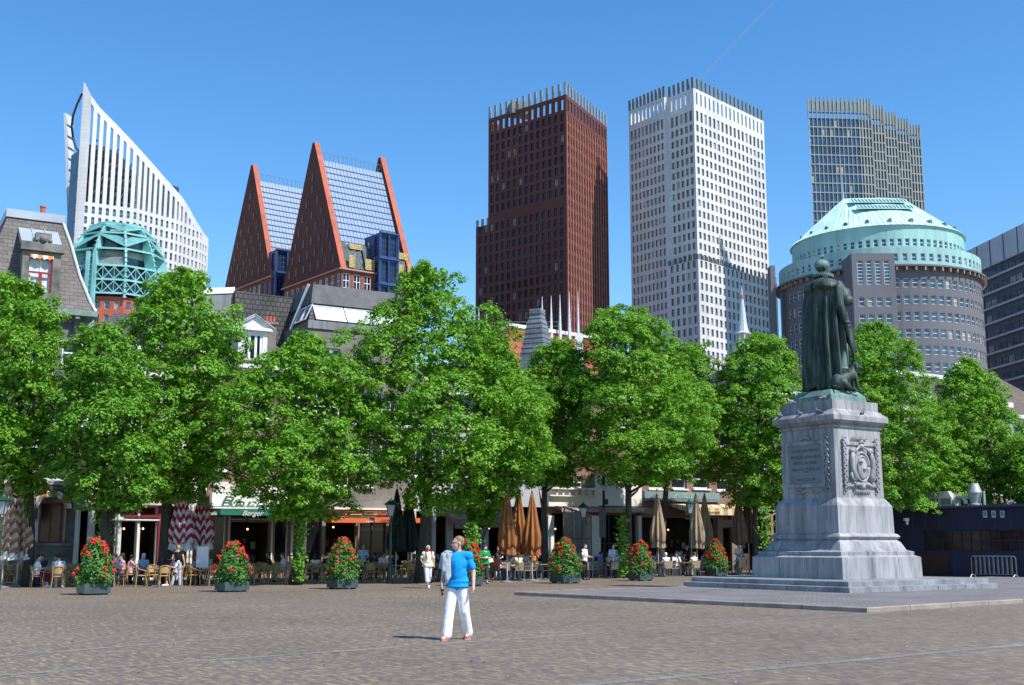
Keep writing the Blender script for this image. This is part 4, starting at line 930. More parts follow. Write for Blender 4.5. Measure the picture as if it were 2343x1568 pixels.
m = MB(); pr = [Pu(u1-i+.03, z+.03, -i+.03) for i, z in lv]
for a, b in zip(pr[:-1], pr[1:]): m.bar(a, b, .13, .08)
m.build('verge', M_wframe, t, True)
m = MB(); i, z = lv[-1]; a = [Pu(u0+i-.12, z-.1, -i+.12), Pu(u1-i+.12, z-.1, -i+.12), Pu(u1-i+.12, z-.1, -10+i), Pu(u0+i, z-.1, -10+i)]; m.hexa(a, [p+V3((0, 0, .42)) for p in a]); m.build('roof_flashing', M_zinc, t, True)
m = MB(); a = [Pu(u0-.8, zE-.27, .5), Pu(u1+.45, zE-.27, .5), Pu(u1+.45, zE-.27, -10), Pu(u0-.8, zE-.27, -10)]; m.hexa(a, [p+V3((0, 0, .24))+NH*.08 for p in a]); m.build('green_cornice', mat('verdigris_gutter', (.36, .52, .42), .6), t, True)
m = MB()
for k in range(12): m.bar(Pu(u1-.5-k*1.2, zE-.9, .1), Pu(u1-.5-k*1.2, zE-.38, .5), .22, .3)
m.build('cornice_bracket', M_stone, t, True)
# dormer
def Wd(x, y): return Wp(x, y, -.1)
ux0 = uz(48, 600)[0]; ux1 = uz(136, 600)[0]; zb, zt = Wp(95, 700, .45).z, Wp(95, 577, .45).z; d = thing('tmp', 'x', 'x'); bpy.data.objects.remove(d)
wx0, wx1, wz0, wz1 = uz(65, 600)[0]-ux0, uz(118, 600)[0]-ux0, Wp(95, 668, .45).z, Wp(95, 585, .45).z
DO = .45
m = MB(); ws = wall_grid(m, Pu(ux0, 0, DO), Pu(ux1, 0, DO), [0, wx0, wx1, ux1-ux0], [zb, wz0, wz1, zt], lambda i, j: i == 1 and j == 1, .2)
m.quad(Pu(ux0, zb, -2.6), Pu(ux0, zb, DO), Pu(ux0, zt, DO), Pu(ux0, zt, -2.6)); m.quad(Pu(ux1, zb, DO), Pu(ux1, zb, -2.6), Pu(ux1, zt, -2.6), Pu(ux1, zt, DO))
zc = zt+.02
m.hexa([Pu(ux0-.12, zc, DO+0.20), Pu(ux1+.12, zc, DO+0.20), Pu(ux1+.12, zc, DO+-0.30), Pu(ux0-.12, zc, DO+-0.30)], [Pu(ux0-.12, zc+.42, DO+0.20), Pu(ux1+.12, zc+.42, DO+0.20), Pu(ux1+.12, zc+.42, DO+-0.30), Pu(ux0-.12, zc+.42, DO+-0.30)])
um = (ux0+ux1)/2; hw = (ux1-ux0)*.21; zk = zc+.425; m.hexa([Pu(um-hw, zk, DO+0.16), Pu(um+hw, zk, DO+0.16), Pu(um+hw, zk, DO+-0.30), Pu(um-hw, zk, DO+-0.30)], [Pu(um-hw, zk+.5, DO+0.16), Pu(um+hw, zk+.5, DO+0.16), Pu(um+hw, zk+.5, DO+-0.30), Pu(um-hw, zk+.5, DO+-0.30)])
Mo = frame_on(Pu(um, zk+.15, DO+0.20), DH).to_3x3()
m.ball(Pu(um, zk+.18, DO+0.16), .2, 10); 
for s in (-1, 1): m.ball(Pu(um+s*(ux1-ux0)*.46, zc+.15, .1), .17, 8); m.ball(Pu(um+s*.32, zk+.12, DO+0.17), .11, 8)
m.build('stone_dormer', M_stone, t, True)
w = MB(); pane_mesh(w, ws[0], 2, 1, .09, pr=.07); wo = w.build('window', [mat('blind_white', (.62, .64, .66), .5), M_wframe], t, True)
a = Pu(ux0+wx0, wz0, DO-.1); bw = wx1-wx0; w = MB(); w.hexa([a+DH*(bw*.5-.07)+NH*.08, a+DH*(bw*.5+.07)+NH*.08, a+DH*(bw*.5+.07)+NH*.12, a+DH*(bw*.5-.07)+NH*.12][::-1], [p+V3((0, 0, (wz1-wz0)*.5)) for p in [a+DH*(bw*.5-.07)+NH*.08, a+DH*(bw*.5+.07)+NH*.08, a+DH*(bw*.5+.07)+NH*.12, a+DH*(bw*.5-.07)+NH*.12][::-1]])
w.bar(a+NH*.1+V3((0, 0, (wz1-wz0)*.52)), a+DH*bw+NH*.1+V3((0, 0, (wz1-wz0)*.52)), .05, .09); w.bar(a+NH*.1+DH*(bw-.06), a+NH*.1+DH*(bw-.06)+V3((0, 0, wz1-wz0)), .07); w.build('red_casement', M_red, wo, True)
m = MB(); n = 9
for k in range(n):
    f0, f1 = k/n, (k+1)/n; a = Pu(ux0+wx0+bw*f0, wz1, DO); b = Pu(ux0+wx0+bw*f1, wz1, DO); dz = .16+.05*(k % 2); m.hexa([a+V3((0, 0, -dz))+NH*.14, b+V3((0, 0, -dz))+NH*.14, b+V3((0, 0, -dz))+NH*.11, a+V3((0, 0, -dz))+NH*.11], [a+NH*.1, b+NH*.1, b+NH*.06, a+NH*.06])
m.build('scalloped_blind', striped('orange_white_cloth', (.75, .70, .62), (.60, .22, .06), .24), t, True)
m = MB(); z1 = Wp(60, 505, -3).z; a = [Pu(ux0-.05, zc+.44, -.05), Pu(ux1+.0, zc+.44, -.05), Pu(ux1-.55, z1-.1, -3), Pu(ux0-.6, z1-.1, -3)]
a = [Pu(ux0-.1, zc+.46, DO), Pu(ux1-.0, zc+.46, DO), Pu(ux1, z1, -2.4), Pu(ux0-.1, z1, -2.4)]; m.hexa([p+V3((0, 0, -.35)) for p in a], a)
for f in (.33, .66): m.bar(a[0].lerp(a[1], f)+V3((0, 0, .02)), a[3].lerp(a[2], f)+V3((0, 0, .02)), .06, .06)
m.build('dormer_roof', M_zinc, t, True)
p = Pu(uz(121, 500)[0], lv[-1][1]+.3, -3.5); c = MB(); c.box(p+V3((0, 0, .05)), (.9, .6, .5), math.atan2(DH.y, DH.x)); co = c.build('chimney', M_stone, t, True); c = MB(); c.lathe([(.17, p.z+.3), (.13, p.z+.9), (.17, p.z+.92), (.17, p.z+1.0)], 10, (p.x, p.y)); c.build('chimney_pot', M_terr, co, True)
# arched window surround, notice board, niche ornament
def arch(x, y, rx, ry, th, off, name, mt, n=14, a0=0, a1=math.pi):
    m = MB(); c = Wp(x, y, off)
    for k in range(n):
        t0, t1 = a0+(a1-a0)*k/n, a0+(a1-a0)*(k+1)/n; e = lambda t_, r_: c+DH*(math.cos(t_)*(rx+r_))+V3((0, 0, math.sin(t_)*(ry+r_))); q = [e(t0, 0), e(t0, th), e(t1, th), e(t1, 0)]; m.hexa([p+NH*.02 for p in q], [p+NH*.22 for p in q])
    return m.build(name, mt, t, True)
m = MB(); c = Wp(117, 1160, .0); 
arch(117, 1163, .62, .55, .3, .03, 'arched_blind', striped('orange_white_cloth', (.75, .70, .62), (.60, .22, .06), .24)); arch(117, 1160, 1.0, .85, .16, .03, 'stone_arch', M_stone)
for xx in (86, 148): strip_box('jamb_blind', xx-4, xx+3, 1163, 1240, .02, .15, striped('orange_white_cloth', (.75, .70, .62), (.60, .22, .06), .24), t)
strip_box('sill_ledge', 55, 166, 1243, 1249, .0, .25, M_stone, t); strip_box('notice_board', 61, 84, 1187, 1237, .02, .08, M_wframe, t)
for k, (s, yy) in enumerate((('MENU', 1190), ('LUNCH', 1194), ('- - - - -', 1207), ('- - - -', 1213), ('- - - - -', 1220))): pass
m = MB(); a = Wp(73, 1150, .12); m.bar(a+V3((0, 0, -.9)), a+V3((0, 0, .2)), .42, .12); m.tube([a+V3((0, 0, .2)), a+V3((0, 0, .75))], [.2, .03], 6); m.build('stone_niche', M_stone, t, True)
for i in range(3):
    pass
strip_box('stone_band', -90, 168, 1098, 1108, .0, .3, mat('pale_stone2', (.42, .42, .40), .8, .1, 1), t)

# --- 2: cream house, dark red cafe front ---
zE = Wp(340, 800).z
t, u0, u1 = house('cafe_house', 'cream house with dark red painted cafe front, second from the left', 171, 470, zE, M_plas,
    [(272, 1193, 312, 1322, 'open', 1, 1), (315, 1193, 358, 1322, 'open', 1, 1), (176, 1160, 204, 1322, 'open', 2, 1), (210, 1160, 266, 1322, 'shop', 2, 1), (272, 1160, 357, 1178, 'shop', 2, 1), (364, 1160, 404, 1322, 'shop', 1, 1), (409, 1160, 432, 1322, 'shop', 1, 1), (437, 1160, 466, 1322, 'shop', 1, 1)], auto=[(5.4, 7.3, 5, 1.1), (8.4, 10.2, 5, 1.1)], depth=9, frame=M_red)
hip_roof(t, u0, u1, zE, zE+2.6, 9, M_tile)
strip_box('red_fascia', 225, 405, 1132, 1146, .0, .35, M_red, t); strip_box('shop_fascia', 225, 405, 1147, 1156, .0, .45, mat('cream_fascia', (.60, .57, .50), .6), t); strip_box('red_transom', 285, 362, 1180, 1184, .0, .3, M_red, t); strip_box('white_transom', 225, 362, 1188, 1191, .0, .25, M_wframe, t)
for x in (269, 313.5, 361): strip_box('door_post', x-2, x+2, 1158, 1322, .0, .14, M_wframe if x < 361 else M_red, t)

# --- 3: narrow house with white dormer; green bar front ---
zE = Wp(600, 858).z
t, u0, u1 = house('cafe_house', 'brick house with white pedimented dormer above a white and green cafe front', 472, 700, zE, M_bk2,
    [(476, 1172, 518, 1322, 'shop', 1, 1), (525, 1195, 616, 1300, 'open', 2, 1), (525, 1172, 566, 1190, 'shop', 1, 1), (570, 1172, 616, 1190, 'shop', 2, 1), (625, 1172, 661, 1300, 'shop', 1, 1), (671, 1172, 697, 1322, 'open', 1, 1)], auto=[(5.6, 7.4, 5, 1.1), (8.4, 10.1, 5, 1.1)], depth=9)
strip_box('white_fascia', 478, 700, 1130, 1160, .0, .5, mat('white_fascia', (.78, .77, .72), .5, .03), t)
strip_box('green_awning', 485, 700, 1168, 1181, .3, 1.5, mat('awning_green', (.015, .16, .11), .7), t, 'dark green awning band'); strip_box('fascia_sill', 478, 700, 1162, 1166, .0, .8, M_plas, t)
strip_box('upper_band', 486, 700, 1105, 1128, .0, .12, M_plas, t)
wtext('Berger', 575, 1154, 1.05, mat('sign_green', (.06, .16, .10), .5), t, off=.62, shear=.35, sx=1.25); wtext('Berger', 577, 1175, .36, M_wframe, t, off=1.53, shear=.4, sx=1.1); wtext('café', 487, 1175, .26, M_wframe, t, off=1.53); wtext('Berger', 663, 1175, .26, M_wframe, t, off=1.53)
for x in (522, 620, 666): strip_box('pilaster', x-4, x+4, 1170, 1322, .0, .12, M_plas, t)
strip_box('cornice', 476, 706, 838, 847, .0, .55, M_wframe, t); strip_box('cornice_frieze', 478, 702, 847, 861, .0, .2, M_plas, t)
m = MB()
for k in range(26): a = uz(480+k*8.7, 845)[0]; z = Wp(600, 852).z; m.bb(0, .01, 0, .01, 0, .01) if False else m.hexa([Pu(a, z, .2), Pu(a+.12, z, .2), Pu(a+.12, z, .4), Pu(a, z, .4)][::-1], [Pu(a, z+.12, .2), Pu(a+.12, z+.12, .2), Pu(a+.12, z+.12, .4), Pu(a, z+.12, .4)][::-1])
m.build('cornice_dentils', M_wframe, t, True)
zE = Wp(600, 838).z
def dormer(t, x0, x1, ytop, ybot, off, cols=3, pedi=True, mt=None):
    a0, a1 = uz(x0, 800)[0], uz(x1, 800)[0]; z0, z1 = Wp((x0+x1)/2, ybot, off).z, Wp((x0+x1)/2, ytop, off).z; m = MB(); w_ = a1-a0
    ws = wall_grid(m, Pu(a0, 0, off), Pu(a1, 0, off), [0, w_*.16, w_*.84, w_], [z0, z0+.25, z1-.12, z1], lambda i, j: i == 1 and j == 1, .15)
    m.quad(Pu(a0, z0, off-3), Pu(a0, z0, off), Pu(a0, z1, off), Pu(a0, z1, off-3)); m.quad(Pu(a1, z0, off), Pu(a1, z0, off-3), Pu(a1, z1, off-3), Pu(a1, z1, off)); m.quad(Pu(a0, z1, off), Pu(a1, z1, off), Pu(a1, z1, off-3), Pu(a0, z1, off-3))
    o = m.build('dormer', mt or M_wframe, t, True); w = MB(); pane_mesh(w, ws[0], cols, 1, .13, pr=.1); w.build('dormer_window', [M_glass, M_wframe], o, True)
    if pedi:
        m = MB(); e = .22; c = (a0+a1)/2; h = .62
        m.hexa([Pu(a0-e, z1+.002, off+e), Pu(a1+e, z1+.002, off+e), Pu(a1+e, z1+.002, off-3), Pu(a0-e, z1+.002, off-3)], [Pu(a0-e, z1+.16, off+e), Pu(a1+e, z1+.16, off+e), Pu(a1+e, z1+.16, off-3), Pu(a0-e, z1+.16, off-3)])
        tri = [(a0-e, z1+.162), (a1+e, z1+.162), (c, z1+.16+h)]; m.add([Pu(u_, z_, off+.1) for u_, z_ in tri]+[Pu(u_, z_, off-3) for u_, z_ in tri], [[0, 1, 2], [5, 4, 3]])
        for s, q in ((a0-e, 0), (a1+e, 1)): m.bar(Pu(s, z1+.2, off+.15), Pu(c, z1+.22+h, off+.15), .2, .12)
        m.build('pediment', M_wframe, o, True)
        m = MB(); e2 = e+.06
        for s in (a0-e2, a1+e2): q = [Pu(s, z1+.2, off+.3), Pu(c, z1+.28+h, off+.3), Pu(c, z1+.28+h, off-3), Pu(s, z1+.2, off-3)]; q = q if s < c else q[::-1]; m.hexa([x+V3((0, 0, -.04)) for x in q], q)
        m.build('dormer_roof', M_zinc, o, True)
b = [Pu(u0, zE+.1, .1), Pu(u1, zE+.1, .1), Pu(u1, zE+.1, -9), Pu(u0, zE+.1, -9)]; m = MB(); q = [Pu(u0+.4, zE+3.0, -3.4), Pu(u1-3.2, zE+3.0, -3.4), Pu(u1-3.2, zE+3.0, -6), Pu(u0+.4, zE+3.0, -6)]; m.hexa(b, q); m.build('tiled_roof', M_tile, t, True)
dormer(t, 546, 612, 757, 836, -.1)
p = Pu(uz(634, 740)[0], 0, -1.2); zc = Wp(634, 746, -1.2).z; c = MB(); c.box(V3((p.x, p.y, zc-1.6)), (.62, .62, 3.2), .4); c.box(V3((p.x, p.y, zc+.06)), (.8, .8, .12), .4); co = c.build('chimney', M_bk1, t, True)
for k in range(3): c = MB(); qx = p+DH*((k-1)*.2); c.lathe([(.09, zc+.12), (.075, zc+.5), (.09, zc+.52)], 8, (qx.x, qx.y)); c.build('chimney_pot', M_terr, co, True)

# --- 4: grey house with slanted attic windows; orange cafe front ---
zE = Wp(780, 742).z
t, u0, u1 = house('cafe_house', 'grey brick house with slanted white attic windows and an orange cafe awning', 692, 944, zE, M_bk1,
    [(730, 797, 779, 850, 'win', 1, 1), (815, 800, 850, 850, 'win', 1, 1), (768, 1083, 800, 1113, 'win', 1, 1), (815, 1083, 850, 1113, 'win', 1, 1), (742, 1188, 814, 1322, 'open', 1, 1), (820, 1188, 884, 1322, 'shop', 2, 1, M_brown), (887, 1188, 941, 1322, 'open', 1, 1, M_brown), (698, 1150, 738, 1322, 'shop', 1, 1, M_brown)], auto=[(8.4, 10.2, 5, 1.2), (5.9, 7.5, 5, 1.2)], depth=11)
strip_box('concrete_band', 703, 944, 744, 762, .0, .1, M_conc, t)
# side wall running back, attic storey leaning in
zA = zE; zM = Wp(704, 692, -.5).z; zT = Wp(699, 650, -1.2).z
def ring(i, z): return [Pu(u0+i*.6, z, -i), Pu(u1-i*.3, z, -i), Pu(u1-i*.3, z, -11), Pu(u0+i*.6, z, -11)]
m = MB(); a, b = ring(.05, zA), ring(.75, zM); m.hexa(a, b); m.build('attic_storey', M_tile, t, True)
m = MB(); m.hexa([p+V3((0, 0, .002)) for p in ring(.55, zM)], ring(1.0, zT)); m.build('slate_roof', mat('dark_felt', (.12, .12, .125), .9, .12, 2), t, True)
m = MB(); nb = 3; L = u1-u0-.9
for k in range(nb):
    f0, f1 = (k+.0)/nb, (k+1)/nb-.012; q = lambda f, s, o: Pu(u0+.45+L*f, zA+.12+(zM-zA-.22)*s, -(.05+.7*s)+o)
    pn = MB(); pane_mesh(pn, (q(f0, 0, .06), q(f1, 0, .06), q(f1, 1, .06), q(f0, 1, .06)), 1, 1, .07, pr=.06); pn.build('attic_blind', [mat('pale_blind', (.58, .62, .64), .4, .05), M_wframe], t, True)
for k in range(2):
    q = lambda f, s, o: Pu(u0+.03+.42*s-o, zA+.12+(zM-zA-.22)*s, -.3-1.9*f); f0, f1 = k*.5, k*.5+.47; pn = MB(); pane_mesh(pn, (q(f1, 0, .08), q(f0, 0, .08), q(f0, 1, .08), q(f1, 1, .08)), 1, 1, .09, pr=.05); pn.build('attic_side_window', [M_glassb, M_wframe], t, True)
m = MB(); m.bar(Pu(u0-.1, zA-.1, -2.6), Pu(u0+.55, zT+.1, -1.6), .12); m.build('vent_pipe', M_wframe, t, True)
e = MB(); q0 = [Pu(u0-.02, 0, -11), Pu(u0-.02, 0, -3.5), Pu(u0-4.2, 0, -3.5), Pu(u0-4.2, 0, -11)]
zc = Wp(560, 672, -4).z; x0c = uz(470, 700)[0]; cc = [Pu(x0c-3, 0, -12), Pu(x0c-3, 0, -4.2), Pu(uz(604, 700)[0]-.4, 0, -4.2), Pu(uz(604, 700)[0]-.4, 0, -12)]; cc = cc[::-1]
cc = [cc[1], cc[0], cc[3], cc[2]]; cc = [Pu(x0c-1, 0, -4.2), Pu(uz(604, 700)[0]-.4, 0, -4.2), Pu(uz(604, 700)[0]-.4, 0, -12), Pu(x0c-1, 0, -12)]
e.hexa(cc, [p+V3((0, 0, zc-(.55 if i in (0, 3) else 0))) for i, p in enumerate(cc)]); e.build('side_wing', M_conc, t, True); cc2 = [cc[0]+NH*.06, cc[1]+NH*.06, cc[2], cc[3]]
m = MB(); m.hexa([p+V3((0, 0, zc-(.55 if i in (0, 3) else 0))) for i, p in enumerate(cc2)], [p+V3((0, 0, zc+.35-(.55 if i in (0, 3) else 0))) for i, p in enumerate(cc2)]); m.build('wing_coping', M_wframe, t, True)
m = MB(); a = Pu(uz(600, 700)[0]-.35, 0, -3.9); b_ = Pu(u0+.6, 0, -3.9); q = [a, b_, b_-NH*6, a-NH*6]; m.hexa([p+V3((0, 0, 0)) for p in q], [q[0]+V3((0, 0, zc+.1)), q[1]+V3((0, 0, zT-.3)), q[2]+V3((0, 0, zT-.3)), q[3]+V3((0, 0, zc+.1))]); m.build('side_roof', M_tile, t, True)
strip_box('white_gutter', 745, 944, 1163, 1167, .0, .45, M_wframe, t); strip_box('fascia_board', 745, 944, 1167, 1184, .0, .2, mat('grey_fascia', (.20, .20, .19), .6), t)
M_ys = mat('pale_yellow_sign', (.70, .66, .40), .5, .03)
strip_box('sign_board', 786, 824, 1170, 1178, .2, .28, M_ys, t); strip_box('sign_board', 829, 905, 1170, 1178, .2, .28, M_ys, t); M_sr = mat('sign_red', (.30, .03, .03), .5)
wtext('Café-Restaurant', 805, 1174, .17, M_sr, t, off=.29, sx=1.05); wtext('jupiler', 846, 1174, .2, M_brown, t, off=.29); wtext('LEON', 884, 1174, .36, M_sr, t, off=.29, sx=1.1)
M_or = mat('awning_orange', (.62, .14, .035), .75, .05)
strip_box('orange_awning', 738, 824, 1186, 1197, .3, 1.3, M_or, t); strip_box('orange_awning', 835, 958, 1186, 1197, .3, 1.3, M_or, t); wtext('LEON', 884, 1192, .26, M_sr, t, off=1.33); wtext('Jupiler', 846, 1193, .18, M_wframe, t, off=1.33)
strip_box('orange_door', 815, 818, 1200, 1322, .0, .1, M_or, t)

# --- 5: white house with brown awnings ---
zE = Wp(1050, 900).z
t, u0, u1 = house('cafe_house', 'pale plaster house with two brown canopy awnings, right of the orange awning', 946, 1246, zE, mat('grey_plaster', (.42, .44, .46), .8, .1, .6),
    [(950, 1170, 990, 1322, 'open', 1, 1), (996, 1180, 1023, 1322, 'open', 1, 1), (1036, 1180, 1068, 1322, 'open', 1, 1), (1074, 1180, 1100, 1322, 'open', 1, 1), (1117, 1180, 1160, 1322, 'open', 1, 1), (1165, 1160, 1242, 1322, 'open', 1, 1)], auto=[(5.6, 7.5, 7, 1.1), (8.5, 10.0, 7, 1.1)], depth=9)
hip_roof(t, u0, u1, zE, zE+2.4, 9, M_tile)
M_ba = mat('awning_brown', (.20, .145, .10), .8, .08)
awning(1011, 1062, 1168, 1188, 1210, 1.6, M_ba, t); awning(1091, 1150, 1150, 1182, 1207, 1.6, M_ba, t)
strip_box('yellow_lightbox', 972, 984, 1140, 1160, .3, .6, mat('yellow_sign', (.75, .6, .12), .5), t)

# --- 6: white bay house ---
zE = Wp(1350, 905).z
t, u0, u1 = house('cafe_house', 'brick and white stucco house with projecting bay and long beige awning', 1248, 1462, zE, M_bk2,
    [(1316, 1175, 1344, 1322, 'open', 2, 1), (1368, 1178, 1424, 1322, 'shop', 2, 2, M_brown), (1428, 1178, 1454, 1322, 'open', 1, 1), (1262, 1175, 1312, 1322, 'open', 2, 1, M_brown), (1290, 1090, 1318, 1117, 'win', 2, 2), (1322, 1090, 1334, 1117, 'win', 1, 2), (1398, 1060, 1425, 1095, 'win', 1, 2)], auto=[(8.2, 10.0, 4, 1.2)], depth=9)
hip_roof(t, u0, u1, zE, zE+2.4, 9, M_otile)
M_st = mat('white_stucco', (.74, .72, .65), .8, .03)
strip_box('stucco_band', 1248, 1360, 1121, 1160, .0, .35, M_st, t); strip_box('stucco_panel', 1361, 1462, 1092, 1158, .0, .25, M_st, t)
strip_box('bay_ledge', 1246, 1358, 1117, 1121, .0, .7, M_wframe, t); strip_box('bay_ledge', 1246, 1356, 1134, 1137, .35, .6, M_plas, t)
for k in range(7): x = 1262+k*14.3; strip_box('bay_bracket', x, x+3, 1123, 1133, .35, .55, M_wframe, t)
awning(1262, 1472, 1158, 1163, 1172, 1.3, M_ba, t, mat('awning_edge', (.33, .24, .17), .8)); wtext('BARLOW', 1305, 1168, .30, M_wframe, t, off=1.34); wtext('BARLOW', 1455, 1168, .30, M_wframe, t, off=1.34)
for x0, x1 in ((1249, 1261), (1345, 1367), (1455, 1461)): strip_box('white_pier', x0, x1, 1180, 1322, .0, .3, M_st, t)

# --- 7: brick house, grey-green fascia, striped awning ---
zE = Wp(1570, 915).z
t, u0, u1 = house('cafe_house', 'red brick house with grey green fascia above a cream and tan striped awning', 1464, 1690, zE, M_bk2,
    [(1468, 1185, 1634, 1322, 'open', 1, 1), (1536, 1075, 1570, 1118, 'win', 1, 2), (1586, 1075, 1621, 1118, 'win', 1, 2), (1484, 1075, 1518, 1118, 'win', 1, 2), (1640, 1075, 1668, 1122, 'win', 1, 2), (1648, 1208, 1671, 1322, 'shop', 1, 1, M_brown)], auto=[(8.2, 10.0, 5, 1.2)], depth=9)
hip_roof(t, u0, u1, zE, zE+2.4, 9, M_otile)
M_gg2 = mat('grey_green_fascia', (.20, .27, .27), .6, .06)
strip_box('grey_fascia', 1468, 1639, 1126, 1142, .0, .3, M_gg2, t); strip_box('fascia_gutter', 1468, 1642, 1143, 1148, .0, .5, mat('blue_grey_paint', (.16, .19, .22), .6), t); wtext('Grolsch', 1557, 1134, .55, mat('sign_pale_green', (.30, .5, .4), .5), t, off=.32, shear=.2)
M_aw = striped('cream_tan_stripes', (.66, .60, .42), (.50, .34, .15), .36)
awning(1524, 1684, 1153, 1161, 1178, 1.9, M_aw, t); wtext('Café', 1568, 1172, .26, M_brown, t, off=1.94, sx=1.4); wtext('Restaurant', 1625, 1172, .26, M_brown, t, off=1.94, sx=1.4)
strip_box('stone_surround', 1640, 1648, 1185, 1322, .0, .2, mat('brown_stone', (.22, .17, .14), .8, .1, 1), t); strip_box('stone_surround', 1672, 1684, 1150, 1322, .0, .2, mat('brown_stone', (.22, .17, .14), .8, .1, 1), t); strip_box('stone_lintel', 1640, 1684, 1190, 1206, .0, .21, mat('brown_stone', (.22, .17, .14), .8, .1, 1), t)

# --- 8-10: houses behind the monument and the right-hand trees ---
zE = Wp(1780, 900).z
t, u0, u1 = house('brick_house', 'brown brick house half hidden behind the tree left of the monument', 1692, 1900, zE, M_bk1, [(1696, 1170, 1752, 1322, 'open', 1, 1), (1760, 1170, 1880, 1322, 'open', 3, 1, M_brown)], auto=[(5.6, 7.5, 5, 1.1), (8.5, 10.2, 5, 1.1)], depth=9); hip_roof(t, u0, u1, zE, zE+2.2, 9, M_tile)
m = MB(); p = Pu(uz(1640, 880)[0], 0, -2); z = Wp(1640, 826, -2).z; m.box(V3((p.x, p.y, z-3)), (1.4, 1.0, 6), .4); m.box(V3((p.x, p.y, z+.1)), (1.8, 1.3, .2), .4); m.build('chimney', M_conc, t, True)
zE = Wp(2000, 930).z
t, u0, u1 = house('brick_house', 'red brick house behind the monument and the tree right of it', 1902, 2110, zE, M_bk2, [], auto=[(1.2, 3.6, 5, 1.3), (5.6, 7.8, 5, 1.1), (9.0, 10.9, 5, 1.1)], depth=9); hip_roof(t, u0, u1, zE, Wp(2100, 860, -4).z, 9, M_tile, ridge=.2)
zE = Wp(2220, 925).z
t, u0, u1 = house('white_trimmed_house', 'house with dark tiled roof and long white ridge edge at the far right', 2112, 2300, zE, M_bk2, [(2125, 945, 2150, 985, 'win', 1, 2), (2175, 915+20, 2200, 985, 'win', 1, 2)], auto=[(1.2, 3.6, 5, 1.3), (5.6, 7.8, 5, 1.1)], depth=8)
b = [Pu(u0-.4, zE, .4), Pu(u1+.4, zE, .4), Pu(u1+.4, zE, -8), Pu(u0-.4, zE, -8)]; zr = Wp(2110, 862, -2.5).z; m = MB(); m.hexa(b, [Pu(u0+.2, zr, -2.4), Pu(u1+1.4, zr-.2, -2.4), Pu(u1+1.4, zr-.2, -6), Pu(u0+.2, zr, -6)]); m.build('tiled_roof', M_tile, t, True)
m = MB(); m.hexa([Pu(u0, zr, -2.2), Pu(u1+1.7, zr-.2, -2.2), Pu(u1+1.7, zr-.2, -6.2), Pu(u0, zr, -6.2)], [Pu(u0, zr+.3, -2.2), Pu(u1+1.7, zr+.1, -2.2), Pu(u1+1.7, zr+.1, -6.2), Pu(u0, zr+.3, -6.2)]); m.build('roof_edge', M_wframe, t, True)
strip_box('cornice', 2108, 2302, 915, 926, .0, .6, M_wframe, t); dormer(t, 2168, 2208, 895, 925, .2, 2, False)
m = MB(); p = Pu(uz(2258, 850)[0], zr+.5, -2.6); m.box(p+V3((0, 0, .3)), (.9, .8, .7), .4); m.lathe([(.62, p.z+.66), (.3, p.z+.95)], 4, (p.x, p.y), a0=R(68)); m.build('roof_vent', M_wframe, t, True)
zE = Wp(2330, 955).z
t, u0, u1 = house('tiled_house', 'grey plaster house with brown tiled hip roof cut by the right edge', 2303, 2460, zE, mat('grey_plaster', (.42, .44, .46), .8, .1, .6), [(2322, 975, 2345, 1040, 'win', 1, 2)], auto=[(1.2, 3.6, 4, 1.3), (5.6, 7.8, 4, 1.1)], depth=9); hip_roof(t, u0, u1, zE, Wp(2370, 868, -4).z, 9, brick('brown_roof_tiles', (.19, .15, .12), (.14, .11, .09), (.06, .05, .04), .3, .3, .03))

# glazed wind screen on the terrace
a = Wp(1250+38, 1262, 3.2); t = thing('glass_screen', 'tall wood and steel framed glass wind screen with sloping top beside cafe terrace', 'wind screen', V3((Wp(1292, 1262, 3.4).x, Wp(1292, 1262, 3.4).y, 0)))
q0, q1 = Wp(1289, 1200, 1.2), Wp(1352, 1200, 4.2); q0.z = q1.z = 0; zz0 = Wp(1289, 1160, 1.2).z; zz1 = Wp(1352, 1180, 4.2).z; m = MB()
for f in (0, .33, .66, 1): p = q0.lerp(q1, f); m.bar(p, p+V3((0, 0, zz0+(zz1-zz0)*f)), .08)
m.bar(q0+V3((0, 0, zz0)), q1+V3((0, 0, zz1)), .1); m.bar(q0+V3((0, 0, 1.0)), q1+V3((0, 0, 1.0)), .07); m.bar(q0+V3((0, 0, 2.1)), q1+V3((0, 0, 2.1)), .06); m.build('screen_frame', mat('bronze_frame', (.18, .11, .07), .5), t, True)
gm = bpy.data.materials.new('clear_glass'); gm.use_nodes = True; pb = gm.node_tree.nodes['Principled BSDF']; pb.inputs['Base Color'].default_value = (.5, .55, .55, 1); pb.inputs['Roughness'].default_value = .05; pb.inputs['Alpha'].default_value = .3
m = MB(); d = (q1-q0).normalized(); n = V3((d.y, -d.x, 0))*.01; m.hexa([q0+n+V3((0, 0, .1)), q1+n+V3((0, 0, .1)), q1-n+V3((0, 0, .1)), q0-n+V3((0, 0, .1))], [q0+n+V3((0, 0, zz0-.06)), q1+n+V3((0, 0, zz1-.06)), q1-n+V3((0, 0, zz1-.06)), q0-n+V3((0, 0, zz0-.06))]); m.build('screen_glass', gm, t, True)

